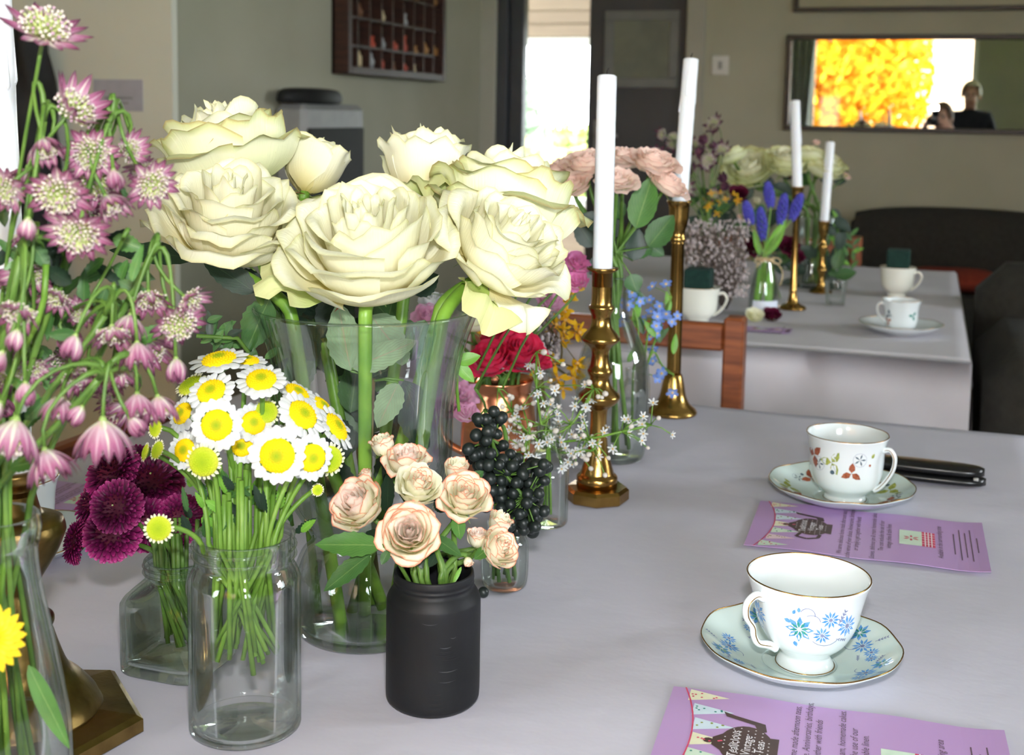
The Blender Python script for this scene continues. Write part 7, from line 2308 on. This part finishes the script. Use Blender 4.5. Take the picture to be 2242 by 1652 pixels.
def skinned(nodes, edges, root, M, skin_fn):
    """one continuous body surface grown on a skeleton: nodes name -> (x, y, z, radius)"""
    names = list(nodes)
    me = bpy.data.meshes.new('body')
    me.from_pydata([nodes[n][:3] for n in names], [(names.index(a), names.index(b)) for a, b in edges], [])
    o = bpy.data.objects.new('body', me)
    COL.objects.link(o)
    o.modifiers.new('skin', 'SKIN')
    if not me.skin_vertices:
        me.skin_vertices.new(name='')
    for i, n in enumerate(names):
        r = nodes[n][3]
        sv = me.skin_vertices[0].data[i]
        sv.radius = r if isinstance(r, tuple) else (r, r)
        sv.use_root = n == root
    s = o.modifiers.new('sub', 'SUBSURF')
    s.levels = s.render_levels = 2
    bpy.context.view_layer.update()
    dg = bpy.context.evaluated_depsgraph_get()
    out = bpy.data.meshes.new_from_object(o.evaluated_get(dg))
    bpy.data.objects.remove(o)
    out.materials.clear()
    out.materials.append(MATS['dark_cloth'])
    out.materials.append(MATS['skin'])
    for p in out.polygons:
        p.use_smooth = True
        p.material_index = 1 if skin_fn(p.center) else 0
    return out

def person(label, M, pose, hair, hair_z):
    nd, ed = {}, []
    def add(n, x, y, z, r, to=None):
        nd[n] = (x, y, z, r)
        if to:
            ed.append((to, n))
    P = pose
    add('pelvis', 0, P['pel'][0], P['pel'][1], (.15, .115))
    add('waist', 0, *P['waist'], (.135, .1), 'pelvis')
    add('chest', 0, *P['chest'], (.165, .115), 'waist')
    add('neckb', 0, *P['neckb'], (.075, .07), 'chest')
    add('neck', 0, *P['neck'], .052, 'neckb')
    hy, hz = P['head']
    add('jaw', 0, hy + .02, hz - .075, (.062, .066), 'neck')
    add('face', 0, hy + .012, hz, (.074, .09), 'jaw')
    add('crown', 0, hy - .008, hz + .07, (.07, .085), 'face')
    add('top', 0, hy - .012, hz + .105, (.03, .04), 'crown')
    add('nose', 0, hy + .104, hz - .012, .011, 'face')
    for s, q in ((-1, 'l'), (1, 'r')):
        add('sh' + q, s * .165, P['sh'][0], P['sh'][1], .062, 'chest')
        e = P['el']
        add('el' + q, s * e[0], e[1], e[2], .043, 'sh' + q)
        w = P['wr']
        add('wr' + q, s * w[0], w[1], w[2], .027, 'el' + q)
        h = P['pa']
        add('pa' + q, s * h[0], h[1], h[2], (.032, .018), 'wr' + q)
        dirn = V((h[0] - w[0], h[1] - w[1], h[2] - w[2])).normalized()
        cv = V(P['curl'])
        sp = V(P['spread'])
        for k, L in enumerate((.036, .042, .04, .032)):
            b = V((h[0], h[1], h[2])) + dirn * .03 + sp * (k - 1.5) * .019
            m1 = b + dirn * L * .7 + cv * L * .5
            m2 = m1 + dirn * L * .25 + cv * L * .8
            add('f%d%s0' % (k, q), s * b.x, b.y, b.z, .0095, 'pa' + q)
            add('f%d%s1' % (k, q), s * m1.x, m1.y, m1.z, .0088, 'f%d%s0' % (k, q))
            add('f%d%s2' % (k, q), s * m2.x, m2.y, m2.z, .0078, 'f%d%s1' % (k, q))
        tb_ = V(h) - dirn * .012 + sp * -.036
        tt = tb_ + dirn * .035 + cv * .02 - sp * .008
        add('t0' + q, s * tb_.x, tb_.y, tb_.z, .0115, 'pa' + q)
        add('t1' + q, s * tt.x, tt.y, tt.z, .0095, 't0' + q)
        add('hip' + q, s * .095, P['pel'][0], P['pel'][1] - .04, .095, 'pelvis')
        add('kn' + q, s * P['kn'][0], P['kn'][1], P['kn'][2], .06, 'hip' + q)
        add('an' + q, s * P['an'][0], P['an'][1], P['an'][2], .042, 'kn' + q)
        add('to' + q, s * P['an'][0] * 1.05, P['an'][1] + .16, .035, .034, 'an' + q)
    t = thing('person', M @ V((0, P['an'][1], 0)), label, 'person')
    pz = P['neck'][1] - .03
    pw = V(P['wr'])
    me = skinned(nd, ed, 'pelvis', M, lambda c: c.z > pz + .01 and abs(c.x) < .12 and c.y > P['neck'][0] - .2 and (V((abs(c.x), c.y, c.z)) - V((0, hy, hz))).length < .2 or (V((abs(c.x), c.y, c.z)) - V(P['pa'])).length < .085)
    use('body', me, t, M)
    # hair, ears, eyes, mouth
    def hf(u, v):
        th, ph = u * PI, v * PI * .62
        r = .106 + .004 * math.sin(9 * th)
        x, y, z = r * .86 * math.sin(ph) * math.sin(th), -r * 1.02 * math.sin(ph) * math.cos(th), r * 1.06 * math.cos(ph)
        if v > .55 and abs(th) > 2.2:
            y = min(y, .075)
            z = max(z, .06)
        return (x, y + hy - .004, z + hz + .034)
    mk('hair', grid(28, 12, hf), hair, t, M)
    for s in (-1, 1):
        mk('ear', xf(ball((s * .084, hy - .004, hz - .01), .026, 8, 6, (.4, .7, 1.1)), M), 'skin', t)
        mk('eye', xf(ball((s * .031, hy + .093, hz + .012), .011, 8, 6), M), 'eye_dark', t)
    mk('mouth', xf(tube([(-.024, hy + .083, hz - .058), (0, hy + .091, hz - .06), (.024, hy + .083, hz - .058)], .004, 6), M), 'sepal_red', t)
    return t
RM = Matrix.Translation((CAM.x, CAM.y, 0)) @ Matrix.Rotation(YAW, 4, 'Z')
HZ = CAM.z + .02
person('seated photographer in dark clothes holding the black camera, reflected in the mirror', RM, dict(pel=(-.62, .52), waist=(-.58, .68), chest=(-.46, .88), neckb=(-.36, HZ - .14), neck=(-.31, HZ - .1), head=(-.255, HZ + .01), sh=(-.42, HZ - .2), el=(.25, -.26, HZ - .36), wr=(.13, -.17, HZ - .1), pa=(.092, -.125, HZ - .045), curl=(-.7, .5, .1), spread=(0, .15, -1), kn=(.16, -.16, .47), an=(.16, -.18, .06)), 'hair_brown', .1)
st2 = thing('stool', RM @ V((0, -.62, 0)), 'round wooden stool under the seated photographer', 'stool')
mk('seat', xf(lathe([(0.0, .325), (.165, .325), (.175, .335), (.175, .355), (.165, .36), (0, .36)], 28), RM @ Matrix.Translation((0, -.64, 0))), 'chair_wood', st2)
for k in range(4):
    a = PI / 4 + k * PI / 2
    mk('leg', tube([RM @ V((.12 * math.cos(a), -.64 + .12 * math.sin(a), .326)), RM @ V((.165 * math.cos(a), -.64 + .165 * math.sin(a), 0))], .015, 10), 'chair_wood', st2)
# the camera in the photographer's hands: body, lens barrel behind the viewpoint, raised flash
CMx = cam.matrix_world.copy()
cb = thing('photo_camera', CMx.translation - _F * .1, 'black camera with a raised flash held by the photographer', 'camera')
mk('camera_body', xf(bbox(-.068, .068, -.05, .045, .085, .135, .01), CMx), 'black_matt', cb)
mk('grip', xf(bbox(-.072, -.045, -.045, .035, .062, .088, .008), CMx), 'black_matt', cb)
mk('prism_hump', xf(bbox(-.026, .026, .044, .075, .082, .12, .008), CMx), 'black_matt', cb)
mk('lens_barrel', xf(lathe([(.030, .09), (.033, .086), (.033, .05), (.035, .048), (.035, .03), (.0335, .026), (.0335, .02), (.028, .02), (.026, .05), (0, .05)], 32), CMx), 'black_plastic', cb)
mk('flash_arm', xf(bbox(-.008, .032, .07, .103, .05, .085, .004), CMx), 'black_matt', cb)
mk('flash_head', xf(bbox(-.02, .044, .1, .131, .034, .062, .004), CMx), 'black_matt', cb)
person('standing guest in dark clothes with pale hair, reflected in the mirror', Matrix.Translation((.33, -1.25, 0)), dict(pel=(-.02, .8), waist=(-.01, .93), chest=(0, 1.1), neckb=(.02, 1.245), neck=(.03, 1.285), head=(.045, 1.385), sh=(.005, 1.19), el=(.23, -.03, .95), wr=(.22, .06, .77), pa=(.215, .08, .7), curl=(-.3, .5, -.1), spread=(0, 1, .1), kn=(.1, .03, .44), an=(.105, -.02, .07)), 'hair_pale', .1)
